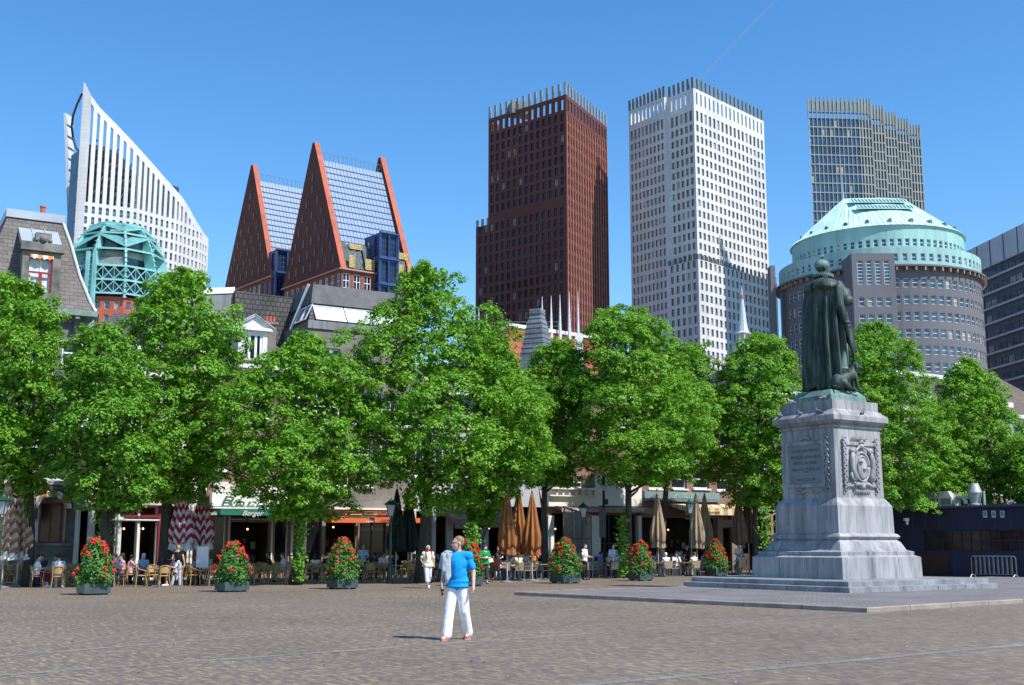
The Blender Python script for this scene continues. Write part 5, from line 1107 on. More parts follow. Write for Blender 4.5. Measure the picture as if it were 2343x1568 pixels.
# ================= navy bar pavilion on the right =================
a = gz(2036, 1317); b = gz(2400, 1321); d = (b-a).normalized(); 
a = at(2030, 1248, 71); b = at(2420, 1248, 63.5); a.z = b.z = 0; d = (b-a).normalized(); n = V3((d.y, -d.x, 0)); L = (b-a).length; zt = at(2045, 1166, 70.7).z
def Bp(x, y):
    r_ = ray(x, y); # intersection with the bar front
    t_ = (a.x*d.y-a.y*d.x)/(r_[0]*d.y-r_[1]*d.x); p = V3((r_[0]*t_, r_[1]*t_, EYE+r_[2]*t_)); return (V3((p.x, p.y, 0))-a).dot(d), p.z
Bq = lambda u, z, o=0: a+d*u+n*o+V3((0, 0, z))
t = thing('bar_pavilion', 'long flat navy blue bar pavilion with gridded windows and white BAR plaques', 'bar', a)
M_navy = mat('navy_paint', (.014, .018, .055), .55, .15, .5); wu0 = Bp(2113, 1240)[0]; wz0, wz1 = Bp(2200, 1262)[1], Bp(2200, 1213)[1]
m = MB(); wu1 = min(L-.3, wu0+8.4*1.15); ws = wall_grid(m, a, b, [0, wu0, L-.4, L], [0, wz0, wz1, zt], lambda i, j: i == 1 and j == 1, .15)
a2, b2 = a-n*8, b-n*8; up = V3((0, 0, zt)); m.quad(b, b2, b2+up, b+up); m.quad(b2, a2, a2+up, b2+up); m.quad(a2, a, a+up, a2+up); m.add([p+up for p in (a, b, b2, a2)], [[0, 1, 2, 3]]); m.build('wall', M_navy, t, True)
w = MB(); pane_mesh(w, ws[0], 13, 2, .06, pr=.05); w.build('gridded_window', [mat('bar_glass', (.03, .022, .02), .12, .4, 1.2, spec=.25), M_navy], t, True)
u0, u1 = Bp(2095, 1290)[0], Bp(2173, 1290)[0]; m = MB(); m.hexa([Bq(u0, .02), Bq(u1, .02), Bq(u1, .02, .06), Bq(u0, .02, .06)][::-1], [Bq(u0, wz0-.05), Bq(u1, wz0-.05), Bq(u1, wz0-.05, .06), Bq(u0, wz0-.05, .06)][::-1]); m.build('brown_panel', mat('dark_brown_panel', (.035, .018, .015), .7), t, True)
m = MB(); m.hexa([Bq(-.2, zt, .25), Bq(L, zt, .25), Bq(L, zt, -8), Bq(-.2, zt, -8)], [Bq(-.2, zt+.12, .25), Bq(L, zt+.12, .25), Bq(L, zt+.12, -8), Bq(-.2, zt+.12, -8)]); m.build('roof_edge', mat('navy_edge', (.05, .06, .12), .5), t, True)
for x, c in ((2253.5, 'B'), (2273, 'A'), (2293, 'R')):
    u, z = Bp(x, 1176.5); m = MB(); m.hexa([Bq(u-.12, z-.19, .002), Bq(u+.12, z-.19, .002), Bq(u+.12, z-.19, .04), Bq(u-.12, z-.19, .04)][::-1], [Bq(u-.12, z+.19, .002), Bq(u+.12, z+.19, .002), Bq(u+.12, z+.19, .04), Bq(u-.12, z+.19, .04)][::-1]); po = m.build('letter_plaque', mat('plaque_grey', (.45, .48, .52), .5), t, True)
    text_obj('letter', c, .32, frame_on(Bq(u, z-.0, .045), d), M_navy, po, .003, 'CENTER', False).matrix_parent_inverse = Matrix()
for o in bpy.data.objects:
    if o.name.startswith('letter') and o.parent and o.parent.name.startswith('letter_plaque'): o.data.transform(Matrix.Translation(-t.location))
u, z = Bp(2077, 1189); m = MB(); m.box(Bq(u, z, .2), (.26, .3, .16), 0); m.box(Bq(u+.05, z-.18, .22), (.12, .14, .22), 0); m.build('spotlight', M_wframe, t, True)
M_galv = mat('galvanised', (.42, .44, .43), .45, .12, 2, metal=.4)
for x0, x1, lab in ((2090, 2134, 'beige rooftop cooling unit, the left of the pair on the bar roof'), (2136, 2168, 'beige rooftop cooling unit, the right of the pair on the bar roof')):
    u0, u1 = Bp(x0, 1150)[0], Bp(x1, 1150)[0]; zt_ = zt+.125; h = .85; o0 = -.4; m = MB(); q = [Bq(u0+.1, zt_, o0), Bq(u1, zt_, o0), Bq(u1, zt_, o0-1), Bq(u0+.1, zt_, o0-1)]; q2 = [Bq(u0-.02, zt_+h*.55, o0), Bq(u1, zt_+h*.55, o0), Bq(u1, zt_+h*.55, o0-1), Bq(u0, zt_+h*.55, o0-1)]; q3 = [Bq(u0+.12, zt_+h, o0-.1), Bq(u1-.25, zt_+h, o0-.1), Bq(u1-.25, zt_+h, o0-1), Bq(u0+.12, zt_+h, o0-1)]
    t2 = thing('cooling_unit', lab, 'cooling unit', Bq((u0+u1)/2, zt_, o0-.5), group='cooling units on the bar roof'); m.add(q+q2+q3, [[3, 2, 1, 0]]+[[k, (k+1) % 4, 4+(k+1) % 4, 4+k] for k in range(4)]+[[4+k, 4+(k+1) % 4, 8+(k+1) % 4, 8+k] for k in range(4)]+[[8, 9, 10, 11]]); m.build('casing', mat('beige_casing', (.42, .40, .35), .6, .1), t2, True)
    m = MB(); a_, b_ = Bq(u1-.62, 0, o0+.01), Bq(u1-.06, 0, o0+.01); m.hexa([a_+V3((0, 0, zt_+.1)), b_+V3((0, 0, zt_+.1)), b_+n*.02+V3((0, 0, zt_+.1)), a_+n*.02+V3((0, 0, zt_+.1))][::-1], [a_+V3((0, 0, zt_+h*.5)), b_+V3((0, 0, zt_+h*.5)), b_+n*.02+V3((0, 0, zt_+h*.5)), a_+n*.02+V3((0, 0, zt_+h*.5))][::-1]); m.build('intake_grille', mat('grille_grey', (.18, .18, .17), .6), t2, True)
p = Bq(Bp(2213, 1140)[0], 0, -.8); zt_ = zt+.125; t2 = thing('roof_cowl', 'large conical galvanised ventilation cowl standing on the navy bar roof', 'vent', (p.x, p.y, zt_)); m = MB(); m.lathe([(.35, zt_), (.35, zt_+.1), (.26, zt_+.14), (.40, zt_+.72), (.39, zt_+.74)], 20, (p.x, p.y)); m.build('lower_cone', M_galv, t2, True); m = MB(); m.lathe([(.42, zt_+.72), (.40, zt_+.78), (.24, zt_+1.22), (.2, zt_+1.23)], 20, (p.x, p.y)); m.build('upper_cone', M_galv, t2, True); m = MB(); m.tube([p+d*.55+V3((0, 0, zt_)), p+d*.55+V3((0, 0, zt_+.8))], .07, 8); m.build('side_pipe', M_galv, t2, True)
p = Bq(Bp(2184, 1150)[0], zt+.125, -.6); m = MB(); m.tube([p+d*(.34*math.cos(k))+V3((0, 0, .1+.42*math.sin(k))) for k in np.linspace(0, math.pi, 9)], .13, 10); tag(m.build('curved_duct', M_galv), 'short curved ventilation duct between the cooling units and the cowl', 'duct')
m = MB()
for k in range(1, 12):
    uq = L*k/12; m.box(Bq(uq, (zt+wz1)/2+.02, .004), (.02, .012, zt-wz1-.08), math.atan2(d.y, d.x)); m.box(Bq(uq, wz0/2, .004), (.02, .012, wz0-.08), math.atan2(d.y, d.x))
m.build('panel_seams', MATS['navy_edge'], bpy.data.objects['bar_pavilion'], True)
# crowd barrier
p0, p1 = gz(2224, 1324), gz(2326, 1326); db = (p1-p0).normalized(); Lb = (p1-p0).length; t = thing('crowd_barrier', 'galvanised steel crowd barrier standing before the navy bar', 'barrier', (p0+p1)/2); M_gt = mat('dull_steel', (.17, .19, .19), .5, .15, 3)
m = MB(); h = 1.15; m.tube([p0+V3((0, 0, .22)), p0+V3((0, 0, h-.08)), p0+db*.08+V3((0, 0, h)), p1-db*.08+V3((0, 0, h)), p1+V3((0, 0, h-.08)), p1+V3((0, 0, .22))], .022, 8); m.tube([p0+V3((0, 0, .24)), p1+V3((0, 0, .24))], .02, 8); m.build('frame', M_gt, t, True)
for k in range(1, 10): m = MB(); q = p0+db*(Lb*k/10); m.bar(q+V3((0, 0, .25)), q+V3((0, 0, h-.01)), .085, .03, up=(n.x, n.y, 0)); m.build('upright', M_gt, t, True)
for q in (p0+db*.05, p1-db*.05): m = MB(); m.tube([q+n*.35, q+n*.12+V3((0, 0, .22)), q-n*.12+V3((0, 0, .22)), q-n*.35], .025, 6); m.build('foot', M_galv, t, True)

# ================= monument =================
MR = R(34.1); MC = V3((12.45, 46.9, .118)); t = thing('monument', 'tall grey stone pedestal with carved coat of arms and bronze cloaked statue', 'monument', MC, MR)
M_bs = mat('blue_grey_stone', (.385, .385, .39), .8, .14, .9, bump=.5, detail=10, col2=(.22, .225, .235), stretch=(1, 1, .4)); M_step = mat('step_stone', (.30, .31, .325), .55, .15, 1.0, bump=.3, detail=8, col2=(.18, .19, .20))
streaks(M_bs, .48); streaks(M_step, .35, (1.5, 1.5, .8)); streaks(M_plas, .25); streaks(M_conc, .4)
fc = lambda y, h, x=1925: at(x, y, 46.9-1.388*h).z-.118
def sq(m, prof, mi=0, cap=True):
    vs = []; fs = []
    for h, z in prof: vs += [(-h, -h, z), (h, -h, z), (h, h, z), (-h, h, z)]
    for i in range(len(prof)-1): fs += [[4*i+k, 4*i+(k+1) % 4, 4*i+4+(k+1) % 4, 4*i+4+k] for k in range(4)]
    if cap: fs.append([4*(len(prof)-1)+k for k in range(4)])
    return m.add(vs, fs, mi)
zs1 = .31; zs2 = .60
m = MB(); sq(m, [(4.12, .002), (4.12, .175), (4.08, .19), (3.9, .191), (3.9, .355), (3.86, .37)]); m.build('steps', M_step, t)
z = lambda y, h: fc(y, h)
zb = .372; zblk = z(1276, 2.22); zsc = z(1234, 1.68); ztor = z(1222, 1.68); zdie = z(1156, 1.57); zmo = z(1138, 1.36); zsh = z(976, 1.33); zco0 = z(960, 1.5); zco1 = z(947, 1.56); ztp = z(934, 1.3); ztop = z(913, 1.25)
m = MB(); sq(m, [(2.24, zb), (2.22, zblk), (2.05, zblk+.07), (2.06, zblk+.2), (1.86, zblk+.26), (1.72, zblk+.55), (1.60, zsc), (1.66, zsc+.02), (1.72, zsc+.1), (1.66, ztor-.0), (1.60, ztor+.03)]); m.build('plinth', M_bs, t)
m = MB(); sq(m, [(1.57, ztor+.03), (1.55, zdie), (1.52, zdie+.06), (1.46, zdie+.16), (1.40, zmo-.06), (1.36, zmo)]); m.build('die', M_bs, t)
m = MB(); sq(m, [(1.34, zmo), (1.32, zsh-.02)], cap=False); sq(m, [(1.33, zsh-.02), (1.39, zsh+.02), (1.39, zsh+.08), (1.34, zsh+.1), (1.33, zco0-.12), (1.42, zco0-.06), (1.50, zco0), (1.56, zco0+.02), (1.56, zco1), (1.53, zco1+.04), (1.36, zco1+.2), (1.30, ztp), (1.30, ztop)]); m.build('shaft', M_bs, t)
# joints in the base block
m = MB()
for u in (-.6, .9): m.box((u, -2.232, (zb+zblk)/2), (.012, .01, zblk-zb-.05)); m.box((-2.232, u*.9, (zb+zblk)/2), (.01, .012, zblk-zb-.05))
for u in (-1.3, .6, 2.2):
    for hh, za, zc in ((3.885, .21, .345), (4.125, .03, .165)): m.box((u, -hh, (za+zc)/2), (.015, .02, zc-za)); m.box((-hh, u, (za+zc)/2), (.02, .015, zc-za))
m.build('joints', mat('joint_dark', (.10, .10, .10), .9), t)
# inscription side faces -x: columns run from +y to -y
zi0, zi1 = fc(1112, 1.34), fc(1005, 1.34); F1 = frame_on((-1.345, 0, 0), (0, -1, 0))
def onf(M, u, v, w): return M @ V3((u, v, w))
def frame_panel(M, u0, u1, v0, v1, wd, th, mt, name, inner=None):
    m = MB(M); m.bb(u0, u1, v0, v0+wd, 0, th); m.bb(u0, u1, v1-wd, v1, 0, th); m.bb(u0, u0+wd, v0+wd, v1-wd, 0, th); m.bb(u1-wd, u1, v0+wd, v1-wd, 0, th)
    m.bb(u0+wd, u1-wd, v0+wd, v1-wd, 0, th*.3, 0); return m.build(name, mt, t)
frame_panel(F1, -1.05, .88, zi0, zi1, .12, .07, M_bs, 'inscription_frame')
m = MB(F1); m.bb(-.90, .73, zi0+.15, zi1-.15, .022, .03); ip = m.build('inscription_tablet', mat('slate_tablet', (.20, .215, .235), .6, .1, 2), t)
hh = zi1-zi0
for k, s in enumerate(('GUILELMO PRIMO', 'PRINCIPI ARAUSIAE', 'PATRI PATRIAE', 'GRATUS POPULUS', '', 'MDCCCXLVIII')):
    if s: text_obj('engraved_line', s, .17 if k < 5 else .15, F1 @ Matrix.Translation((-.08, zi1-.36-k*hh*.135-(.0 if k < 5 else -.08), .031)), mat('letter_black', (.03, .03, .035), .5), ip, .002)
m = MB(F1); m.bb(-.2, .05, zi0+hh*.33, zi0+hh*.335+.01, .031, .034); m.build('engraved_line', MATS['letter_black'], ip)
m = MB(F1)      # scrolled ornament down the right side of the tablet
for k in range(7):
    v = zi1+.1-k*(hh+.2)/6; m.ball((0, 0, 0), (.09+.03*(k % 2), .13, .07), 8, M=None) if False else None
    vs = F1
for k in range(9):
    v = zi1+.06-k*(hh+.12)/8; mm = MB(F1); pts = [(1.0+.09*math.cos(a), v+.09*math.sin(a), .06) for a in np.linspace(0, 5.2, 9)]; m.tube(pts, [.035]*9, 6)
m.tube([(1.0+.05*math.sin(k*.9), zi0-.05+k*(hh+.1)/14, .05) for k in range(15)], .045, 6); m.build('scroll_ornament', M_bs, t)
m = MB(F1); m.tube([(-.6+k*.15, zi0-.16-.05*math.sin(k*1.2), .04) for k in range(10)], .05, 6); m.tube([(-.3+.1*k, zi1+.1+.06*math.sin(k*.7), .03) for k in range(6)], .05, 6); m.build('garland', M_bs, t)
# arms side faces -y
F2 = frame_on((0, -1.345, 0), (1, 0, 0)); ra, rb = fc(1112, 1.34), fc(1008, 1.34); hh = rb-ra
frame_panel(F2, -.92, 1.0, ra, rb, .13, .08, M_bs, 'relief_frame')
m = MB(F2)
for s in (-.86, .94):
    for k in range(10): v = ra-.1+k*(hh+.2)/9; pts = [(s+.08*math.cos(a), v+.08*math.sin(a), .085) for a in np.linspace(0, 5, 8)]; m.tube(pts, [.03]*8, 5)
for k in range(8): m.tube([(-.35+k*.11, ra-.12+.03*math.cos(k), .06), (-.3+k*.11, ra-.22, .07), (-.24+k*.11, ra-.12, .06)], .035, 5); m.tube([(-.4+k*.11, rb+.1, .05), (-.35+k*.11, rb+.18+.03*math.sin(k*2), .05), (-.3+k*.11, rb+.1, .05)], .03, 5)
m.build('frame_carving', M_bs, t)
m = MB(F2); cv = (ra+rb)/2-.02; cu = .06
m.ball(tuple(F2 @ V3((cu, cv, .02)) - V3((0, 0, 0))), 1, 4) if False else None
def ell(u, v, ru, rv, rw, w=.03, n=18): 
    vs = []; fs = []; h = 8
    for i in range(h):
        f = i/(h-1)*math.pi/2
        for k in range(n): vs.append((u+ru*math.cos(f)*math.cos(2*math.pi*k/n), v+rv*math.cos(f)*math.sin(2*math.pi*k/n), w+rw*math.sin(f)))
    for i in range(h-1):
        for k in range(n): fs.append([i*n+k, i*n+(k+1) % n, (i+1)*n+(k+1) % n, (i+1)*n+k])
    m.add(vs, fs)
ell(cu, cv-.08, .36, .50, .12); m.tube([(cu+.40*math.cos(a), cv-.08+.55*math.sin(a), .09) for a in np.linspace(0, 2*math.pi, 25)], .045, 6); m.tube([(cu+.28*math.cos(a), cv-.08+.40*math.sin(a), .14) for a in np.linspace(0, 2*math.pi, 21)], .02, 5)
for s in (-1, 1):   # two figures supporting the shield, cloth scrolls below
    ell(cu+s*.52, cv+.52, .13, .13, .16); m.tube([(cu+s*.52, cv+.45, .1), (cu+s*.56, cv+.2, .12), (cu+s*.58, cv-.1, .12), (cu+s*.50, cv-.45, .14), (cu+s*.40, cv-.6, .12)], [.08, .11, .10, .13, .07], 8); m.tube([(cu+s*.55, cv+.35, .12), (cu+s*.35, cv+.55, .14), (cu+s*.15, cv+.66, .1)], .045, 6)
    m.tube([(cu+s*.60, cv-.3, .1), (cu+s*.66, cv-.45, .12), (cu+s*.56, cv-.58, .14), (cu+s*.42, cv-.5, .12)], .07, 6); m.tube([(cu+s*.1, cv-.75, .09), (cu+s*.3, cv-.72, .1), (cu+s*.45, cv-.8, .1)], .07, 6)
ell(cu, cv+.72, .2, .12, .12); m.tube([(cu-.1, cv+.8, .1), (cu, cv+.9, .12), (cu+.12, cv+.82, .1)], .05, 6); ell(cu, cv-.78, .22, .16, .12); ell(cu-.1, cv+.12, .1, .05, .15, .1, 10); ell(cu+.08, cv-.15, .13, .05, .15, .1, 10)
m.build('coat_of_arms', M_bs, t, smooth=True)
M_brz = mat('green_bronze', (.085, .13, .11), .6, .1, 4.5, spec=.35, metal=.1, detail=9, bump=.8, col2=(.008, .013, .011), stretch=(1, 1, .22)); M_brl = mat('pale_verdigris', (.17, .29, .25), .6, .2, 2.2, detail=6, col2=(.09, .15, .13))
streaks(M_brz, .6, (9, 9, .8), 1.2); streaks(M_brl, .4, (5, 5, 1), 1.2)
zb0 = ztop+.001; zb1 = fc(889, .95); m = MB(); sq(m, [(1.02, zb0), (1.0, zb0+.22), (.93, zb0+.30), (.80, zb1)]); m.build('bronze_base', M_brl, t)
# ================= trees =================
M_leaf = leafmat('linden_leaves', (.082, .225, .012), (.22, .47, .040), .34)
M_leaf2 = leafmat('linden_leaves_dark', (.068, .20, .012), (.185, .42, .038), .32)
M_vine = leafmat('climber_leaves', (.09, .24, .02), (.20, .42, .05), .4)
M_bark = mat('dark_bark', (.060, .052, .042), .9, .25, 5, bump=.6, stretch=(1, 1, .3))
def leaf_mesh(name, C, N, S, mt, parent, r_):
    """one folded leaf per row: centres C, normals N, sizes S"""
    n = len(C); N = N/np.maximum(np.linalg.norm(N, axis=1, keepdims=True), 1e-6)
    T = r_.normal(size=(n, 3)); T[:, 2] -= .6; T -= N*(T*N).sum(1, keepdims=True); T /= np.linalg.norm(T, axis=1, keepdims=True); B = np.cross(N, T); s = S[:, None]
    V = np.stack([C-T*s*.5, C+B*s*.42+N*s*.10-T*s*.05, C+T*s*.62, C-B*s*.42+N*s*.10-T*s*.05], 1).reshape(-1, 3)
    return mesh_np(name, V, np.arange(4*n).reshape(n, 4), mt, parent, uv=False)
def tree(name, label, tx, Y, prof, lobes=85, tufts=15, leaves=34, mt=None, seed=1, lean=0, trunk_r=.24, lsize=.12, group='linden trees along the terrace'):
    r_ = np.random.default_rng(seed); P0 = at(tx, 1248, Y); base = V3((P0.x, P0.y, 0)); t = thing(name, label, 'tree', base, group=group)
    zz = []; cx = []; rr = []
    for (y, xl, xr) in prof:
        a = at(xl, y, Y); b = at(xr, y, Y); zz.append((a.z+b.z)/2); cx.append((a.x+b.x)/2-base.x); rr.append((b.x-a.x)/2*1.15)
    o = np.argsort(zz); zz = np.array(zz)[o]; cx = np.array(cx)[o]; rr = np.array(rr)[o]; z0, z1 = zz[0], zz[-1]
    z0 -= .6; ph = r_.uniform(0, 6.28, 4)
    def rad(z, a): return np.interp(z, zz, rr)*(1+.10*np.sin(2*a+ph[0]+z*.3)+.07*np.sin(3*a+ph[1]-z*.7)+.05*np.sin(5*a+ph[2]+z))
    # lobe centres: rejection-sampled towards the shell
    L = []; tries = 0
    vol = np.interp(np.linspace(z0, z1, 60), zz, rr); lobes = int(lobes*1.3*(vol.mean()*(z1-z0))/24)
    while len(L) < lobes and tries < 20000:
        tries += 1; z = r_.uniform(z0+.2, z1-.15); rl = r_.uniform(.5, 1.2)
        if r_.random() > np.interp(z, zz, rr)/rr.max()*1.1+.12: continue
        a = r_.uniform(0, 6.283); R0 = float(rad(z, a)); rl = min(rl, max(.35, R0*.62), max(.3, (z1-z)*.9)); spur = r_.random() < .22; R0 *= 1.13 if spur else 1; rl = rl*.72 if spur else rl; rho = max(0, R0-rl*.92)*(r_.random()**.33 if R0 > 1.2 else r_.random())
        p = np.array([np.interp(z, zz, cx)+rho*math.cos(a), rho*math.sin(a)*.92, z])
        if any(np.linalg.norm((p-q[:3])*[1, 1, 1.25]) < (rl+q[3])*.47 for q in L): continue
        L.append(np.array([*p, rl]))
    L = np.array(L); C = []; N = []; S = []
    cen = np.stack([np.interp(L[:, 2], zz, cx), 0*L[:, 0], L[:, 2]-1.0], 1)
    for q, c in zip(L, cen):
        m_ = max(5, int(tufts*(q[3]/.85)**2)); d = r_.normal(size=(m_, 3)); out = q[:3]-c; out /= np.linalg.norm(out)+1e-6
        d = d/np.linalg.norm(d, axis=1, keepdims=True); d = d+out*.75+np.array([0, 0, .55]); d /= np.linalg.norm(d, axis=1, keepdims=True)
        tc = q[:3]+d*q[3]*r_.uniform(.72, 1.05, (m_, 1))*np.array([1, 1, .66]); tc[:, 2] -= .30*((tc[:, 0]-q[0])**2+(tc[:, 1]-q[1])**2)/q[3]
        for k in range(m_):
            nl = int(leaves*r_.uniform(.6, 1.3)); e = r_.normal(size=(nl, 3)); e /= np.linalg.norm(e, axis=1, keepdims=True); rad_ = r_.uniform(.2, .40); h = e*rad_*r_.random((nl, 1))**.4*np.array([1, 1, .62]); h[:, 2] -= (h[:, 0]**2+h[:, 1]**2)*.55
            C.append(tc[k]+h); N.append(e*.5+d[k]*.55+np.array([0, 0, .55])+r_.normal(size=(nl, 3))*.26); S.append(r_.uniform(.75, 1.2, nl)*lsize)
    # sparse inner leaves
    ni = 5200; z = r_.uniform(z0+.3, z1-.4, ni); a = r_.uniform(0, 6.283, ni); ro = rad(z, a)*.72*np.sqrt(r_.random(ni)); C.append(np.stack([np.interp(z, zz, cx)+ro*np.cos(a), ro*np.sin(a), z], 1)); N.append(r_.normal(size=(ni, 3))+[0, 0, .6]); S.append(r_.uniform(.16, .28, ni))
    leaf_mesh('crown', np.concatenate(C), np.concatenate(N), np.concatenate(S), mt or M_leaf, t, r_)
    m = MB(); zt = z0+(z1-z0)*.72; cxt = float(np.interp(zt, zz, cx)); pts = []; n = 9
    for i in range(n+1): f = i/n; pts.append((cxt*f**1.6+.10*math.sin(f*5+ph[3]), .08*math.sin(f*4+ph[0]), zt*f))
    m.tube(pts, [trunk_r*(1.35 if i == 0 else 1-.78*(i/n)**.9) for i in range(n+1)], 9); m.build('trunk', M_bark, t, smooth=True)
    m = MB(); idx = r_.permutation(len(L))[:16]
    for i in idx:
        q = L[i]; za = max(z0*.75, min(q[2]-1.2, zt*.95)); f = za/zt; s0 = np.array([cxt*f**1.6+.1*math.sin(f*5+ph[3]), 0, za]); mid = s0*.45+q[:3]*.55+[0, 0, -.25]; m.tube([s0, mid, q[:3]], [.085*(1.2-f*.6), .05, .015], 6)
    m.build('branches', M_bark, t, smooth=True)
    return t
tree('linden_tree', 'linden tree at the left edge of the terrace, before the stone mansard house', 66, 51, [(622, 8, 40), (650, -30, 80), (690, -60, 128), (740, -80, 155), (800, -90, 160), (900, -100, 165), (1000, -100, 150), (1060, -90, 145), (1115, -60, 110)], seed=11)
tree('linden_tree', 'lower linden tree second from the left, hiding the cream house', 238, 50, [(738, 200, 255), (775, 165, 305), (830, 140, 345), (900, 120, 375), (1000, 90, 395), (1080, 110, 385), (1150, 165, 340)], seed=12, mt=M_leaf2)
tree('linden_tree', 'tall linden tree with a pointed top before the white slot tower', 374, 54, [(612, 425, 452), (640, 350, 490), (690, 305, 505), (750, 290, 540), (830, 290, 565), (900, 300, 560), (1000, 325, 540), (1080, 330, 510), (1135, 330, 470)], seed=13, trunk_r=.32)
tree('linden_tree', 'broad low linden tree with narrow tip below the slanted attic windows', 683, 53.5, [(748, 688, 718), (785, 645, 735), (820, 615, 775), (860, 570, 835), (920, 510, 868), (1000, 470, 872), (1070, 480, 872), (1130, 560, 830), (1175, 610, 760)], seed=14)
tree('linden_tree', 'tallest linden tree, left of the red skyscraper', 966, 56, [(598, 955, 985), (630, 915, 1040), (680, 888, 1052), (715, 885, 1085), (755, 845, 1140), (820, 805, 1175), (900, 792, 1215), (980, 800, 1240), (1050, 850, 1240), (1110, 880, 1170), (1150, 900, 1100)], seed=15, trunk_r=.34, lobes=92)
tree('linden_tree', 'linden tree behind the man in blue, right beside the tallest tree', 1084, 59, [(742, 1090, 1125), (800, 1060, 1165), (880, 1060, 1235), (980, 1080, 1275), (1080, 1060, 1240), (1150, 1040, 1180), (1185, 1060, 1140)], seed=16, mt=M_leaf2)
tree('linden_tree', 'small linden tree below the slate spire', 1243, 66, [(775, 1258, 1298), (805, 1225, 1325), (850, 1190, 1350), (950, 1180, 1330), (1040, 1180, 1330), (1100, 1200, 1320)], seed=17)
tree('linden_tree', 'round-headed linden tree between the red and the white skyscraper', 1432, 65, [(703, 1388, 1440), (735, 1350, 1520), (800, 1322, 1560), (860, 1295, 1600), (930, 1275, 1635), (1000, 1270, 1645), (1060, 1300, 1610), (1098, 1350, 1540)], seed=18, lobes=110)
tree('linden_tree', 'linden tree below the white skyscraper, behind the round-headed one', 1506, 71, [(780, 1555, 1612), (825, 1505, 1625), (900, 1480, 1645), (1000, 1450, 1640), (1085, 1440, 1600)], seed=19, mt=M_leaf2, lobes=120)
tree('linden_tree', 'linden tree just left of the monument', 1732, 71, [(764, 1715, 1765), (795, 1675, 1805), (850, 1640, 1832), (930, 1600, 1845), (1010, 1595, 1845), (1080, 1620, 1835), (1150, 1680, 1810)], seed=20, lobes=125)
tree('linden_tree', 'linden tree directly right of the bronze statue', 1965, 70, [(740, 1965, 2008), (770, 1935, 2055), (808, 1905, 2088), (850, 1880, 2072), (905, 1875, 2125), (1000, 1880, 2170), (1080, 1900, 2185), (1150, 1930, 2160)], seed=21, lobes=125)
tree('linden_tree', 'linden tree rising behind the bar pavilion before the tiled roofs', 2228, 73, [(820, 2190, 2216), (855, 2155, 2262), (900, 2140, 2300), (960, 2125, 2325), (1030, 2105, 2335), (1090, 2110, 2330), (1145, 2130, 2300)], seed=22, lobes=125)
tree('linden_tree', 'linden tree cut by the right edge of the picture above the bar', 2372, 70, [(985, 2335, 2400), (1030, 2300, 2480), (1090, 2280, 2500), (1150, 2310, 2480)], seed=23, lobes=120)
# bright climbers and shoots at the foot of some trunks
def climber(label, x, y0, y1, Y, w, n, seed):
    r_ = np.random.default_rng(seed); a = at(x, y0, Y); b = at(x, y1, Y); t = thing('climbing_plant', label, 'climbing plant', (a.x, Y, 0 if b.z < .6 else b.z), group='bright green climbers by the tree trunks')
    n_ = n; z = r_.uniform(max(b.z, .05), a.z, n_); k = r_.normal(size=(n_, 2))*w*(.5+.5*np.abs(np.sin(z*2.3+seed)))[:, None]*.55
    C = np.stack([k[:, 0], k[:, 1]*.7-.1, z-t.location.z], 1); N = r_.normal(size=(n_, 3))*.5+[0.3, -.7, .7]; leaf_mesh('leaves', C, N, r_.uniform(.10, .17, n_), M_vine, t, r_)
    m = MB(); m.tube([(.05*math.sin(i), .05*math.cos(i), (max(b.z, 0)+(a.z-max(b.z, 0))*i/8)-t.location.z) for i in range(9)], .025, 5); m.build('stem', M_bark, t)
climber('bright green climber above the leftmost flower planter', 243, 1165, 1250, 50.5, .42, 420, 1)
climber('bright green climber round the trunk in front of the green awning cafe', 690, 1150, 1330, 53, .34, 620, 2)
climber('bright green climber just right of the head of the man in blue', 1078, 1195, 1275, 56, .38, 380, 3)
climber('small green shoots on the trunk behind the fifth planter from the left', 1422, 1180, 1318, 64.5, .34, 520, 4)
climber('bright green bushy climber directly left of the monument plinth', 1748, 1160, 1300, 66, .42, 700, 5)
climber('green climber on the trunk at the left cafe terrace edge', 62, 1120, 1200, 51, .3, 200, 6)
# ================= terrace furniture =================
def fuse(prims, voxel, smooth=2):
    m = MB()
    for p in prims:
        if p[0] == 'c':
            a, b, ra, rb = Vector(p[1]), Vector(p[2]), p[3], p[4]; m.tube([a, a.lerp(b, .5), b], [ra, (ra+rb)/2, rb], 12); m.ball(a, ra, 12); m.ball(b, rb, 12)
        elif p[0] == 'e': m.ball(p[1], p[2], 16, M=p[3] if len(p) > 3 else None)
    me = bpy.data.meshes.new('t'); me.from_pydata([tuple(v) for v in m.v], [], m.f); o = bpy.data.objects.new('t', me)
    r = o.modifiers.new('r', 'REMESH'); r.mode = 'VOXEL'; r.voxel_size = voxel; r.use_smooth_shade = True
    if smooth: s = o.modifiers.new('s', 'SMOOTH'); s.iterations = smooth; s.factor = .5
    out = evaluated_mesh(o); bpy.data.objects.remove(o); bpy.data.meshes.remove(me); return out
def fused(name, prims, voxel, mt, parent=None, smooth=2, keepfn=None):
    me = fuse(prims, voxel, smooth); me.name = name; me.materials.clear(); me.materials.append(mt); o = bpy.data.objects.new(name, me); COL.objects.link(o); o.parent = parent; return o
M_cane = mat('cane', (.52, .33, .13), .6, .15, 9); M_cane2 = mat('cane_seat', (.48, .29, .115), .7, .2, 30); M_wick = mat('brown_wicker', (.36, .28, .19), .7, .2, 25); M_alu = mat('grey_metal_leg', (.28, .28, .28), .4, .1, 4, metal=.6)
M_blue_t = mat('blue_table_top', (.16, .24, .48), .35, .1, 1.5); M_wood_t = mat('wooden_table_top', (.42, .25, .11), .55, .15, 3, stretch=(1, 6, 1)); M_green_box = mat('dark_green_planter', (.045, .075, .07), .5, .12, 4)
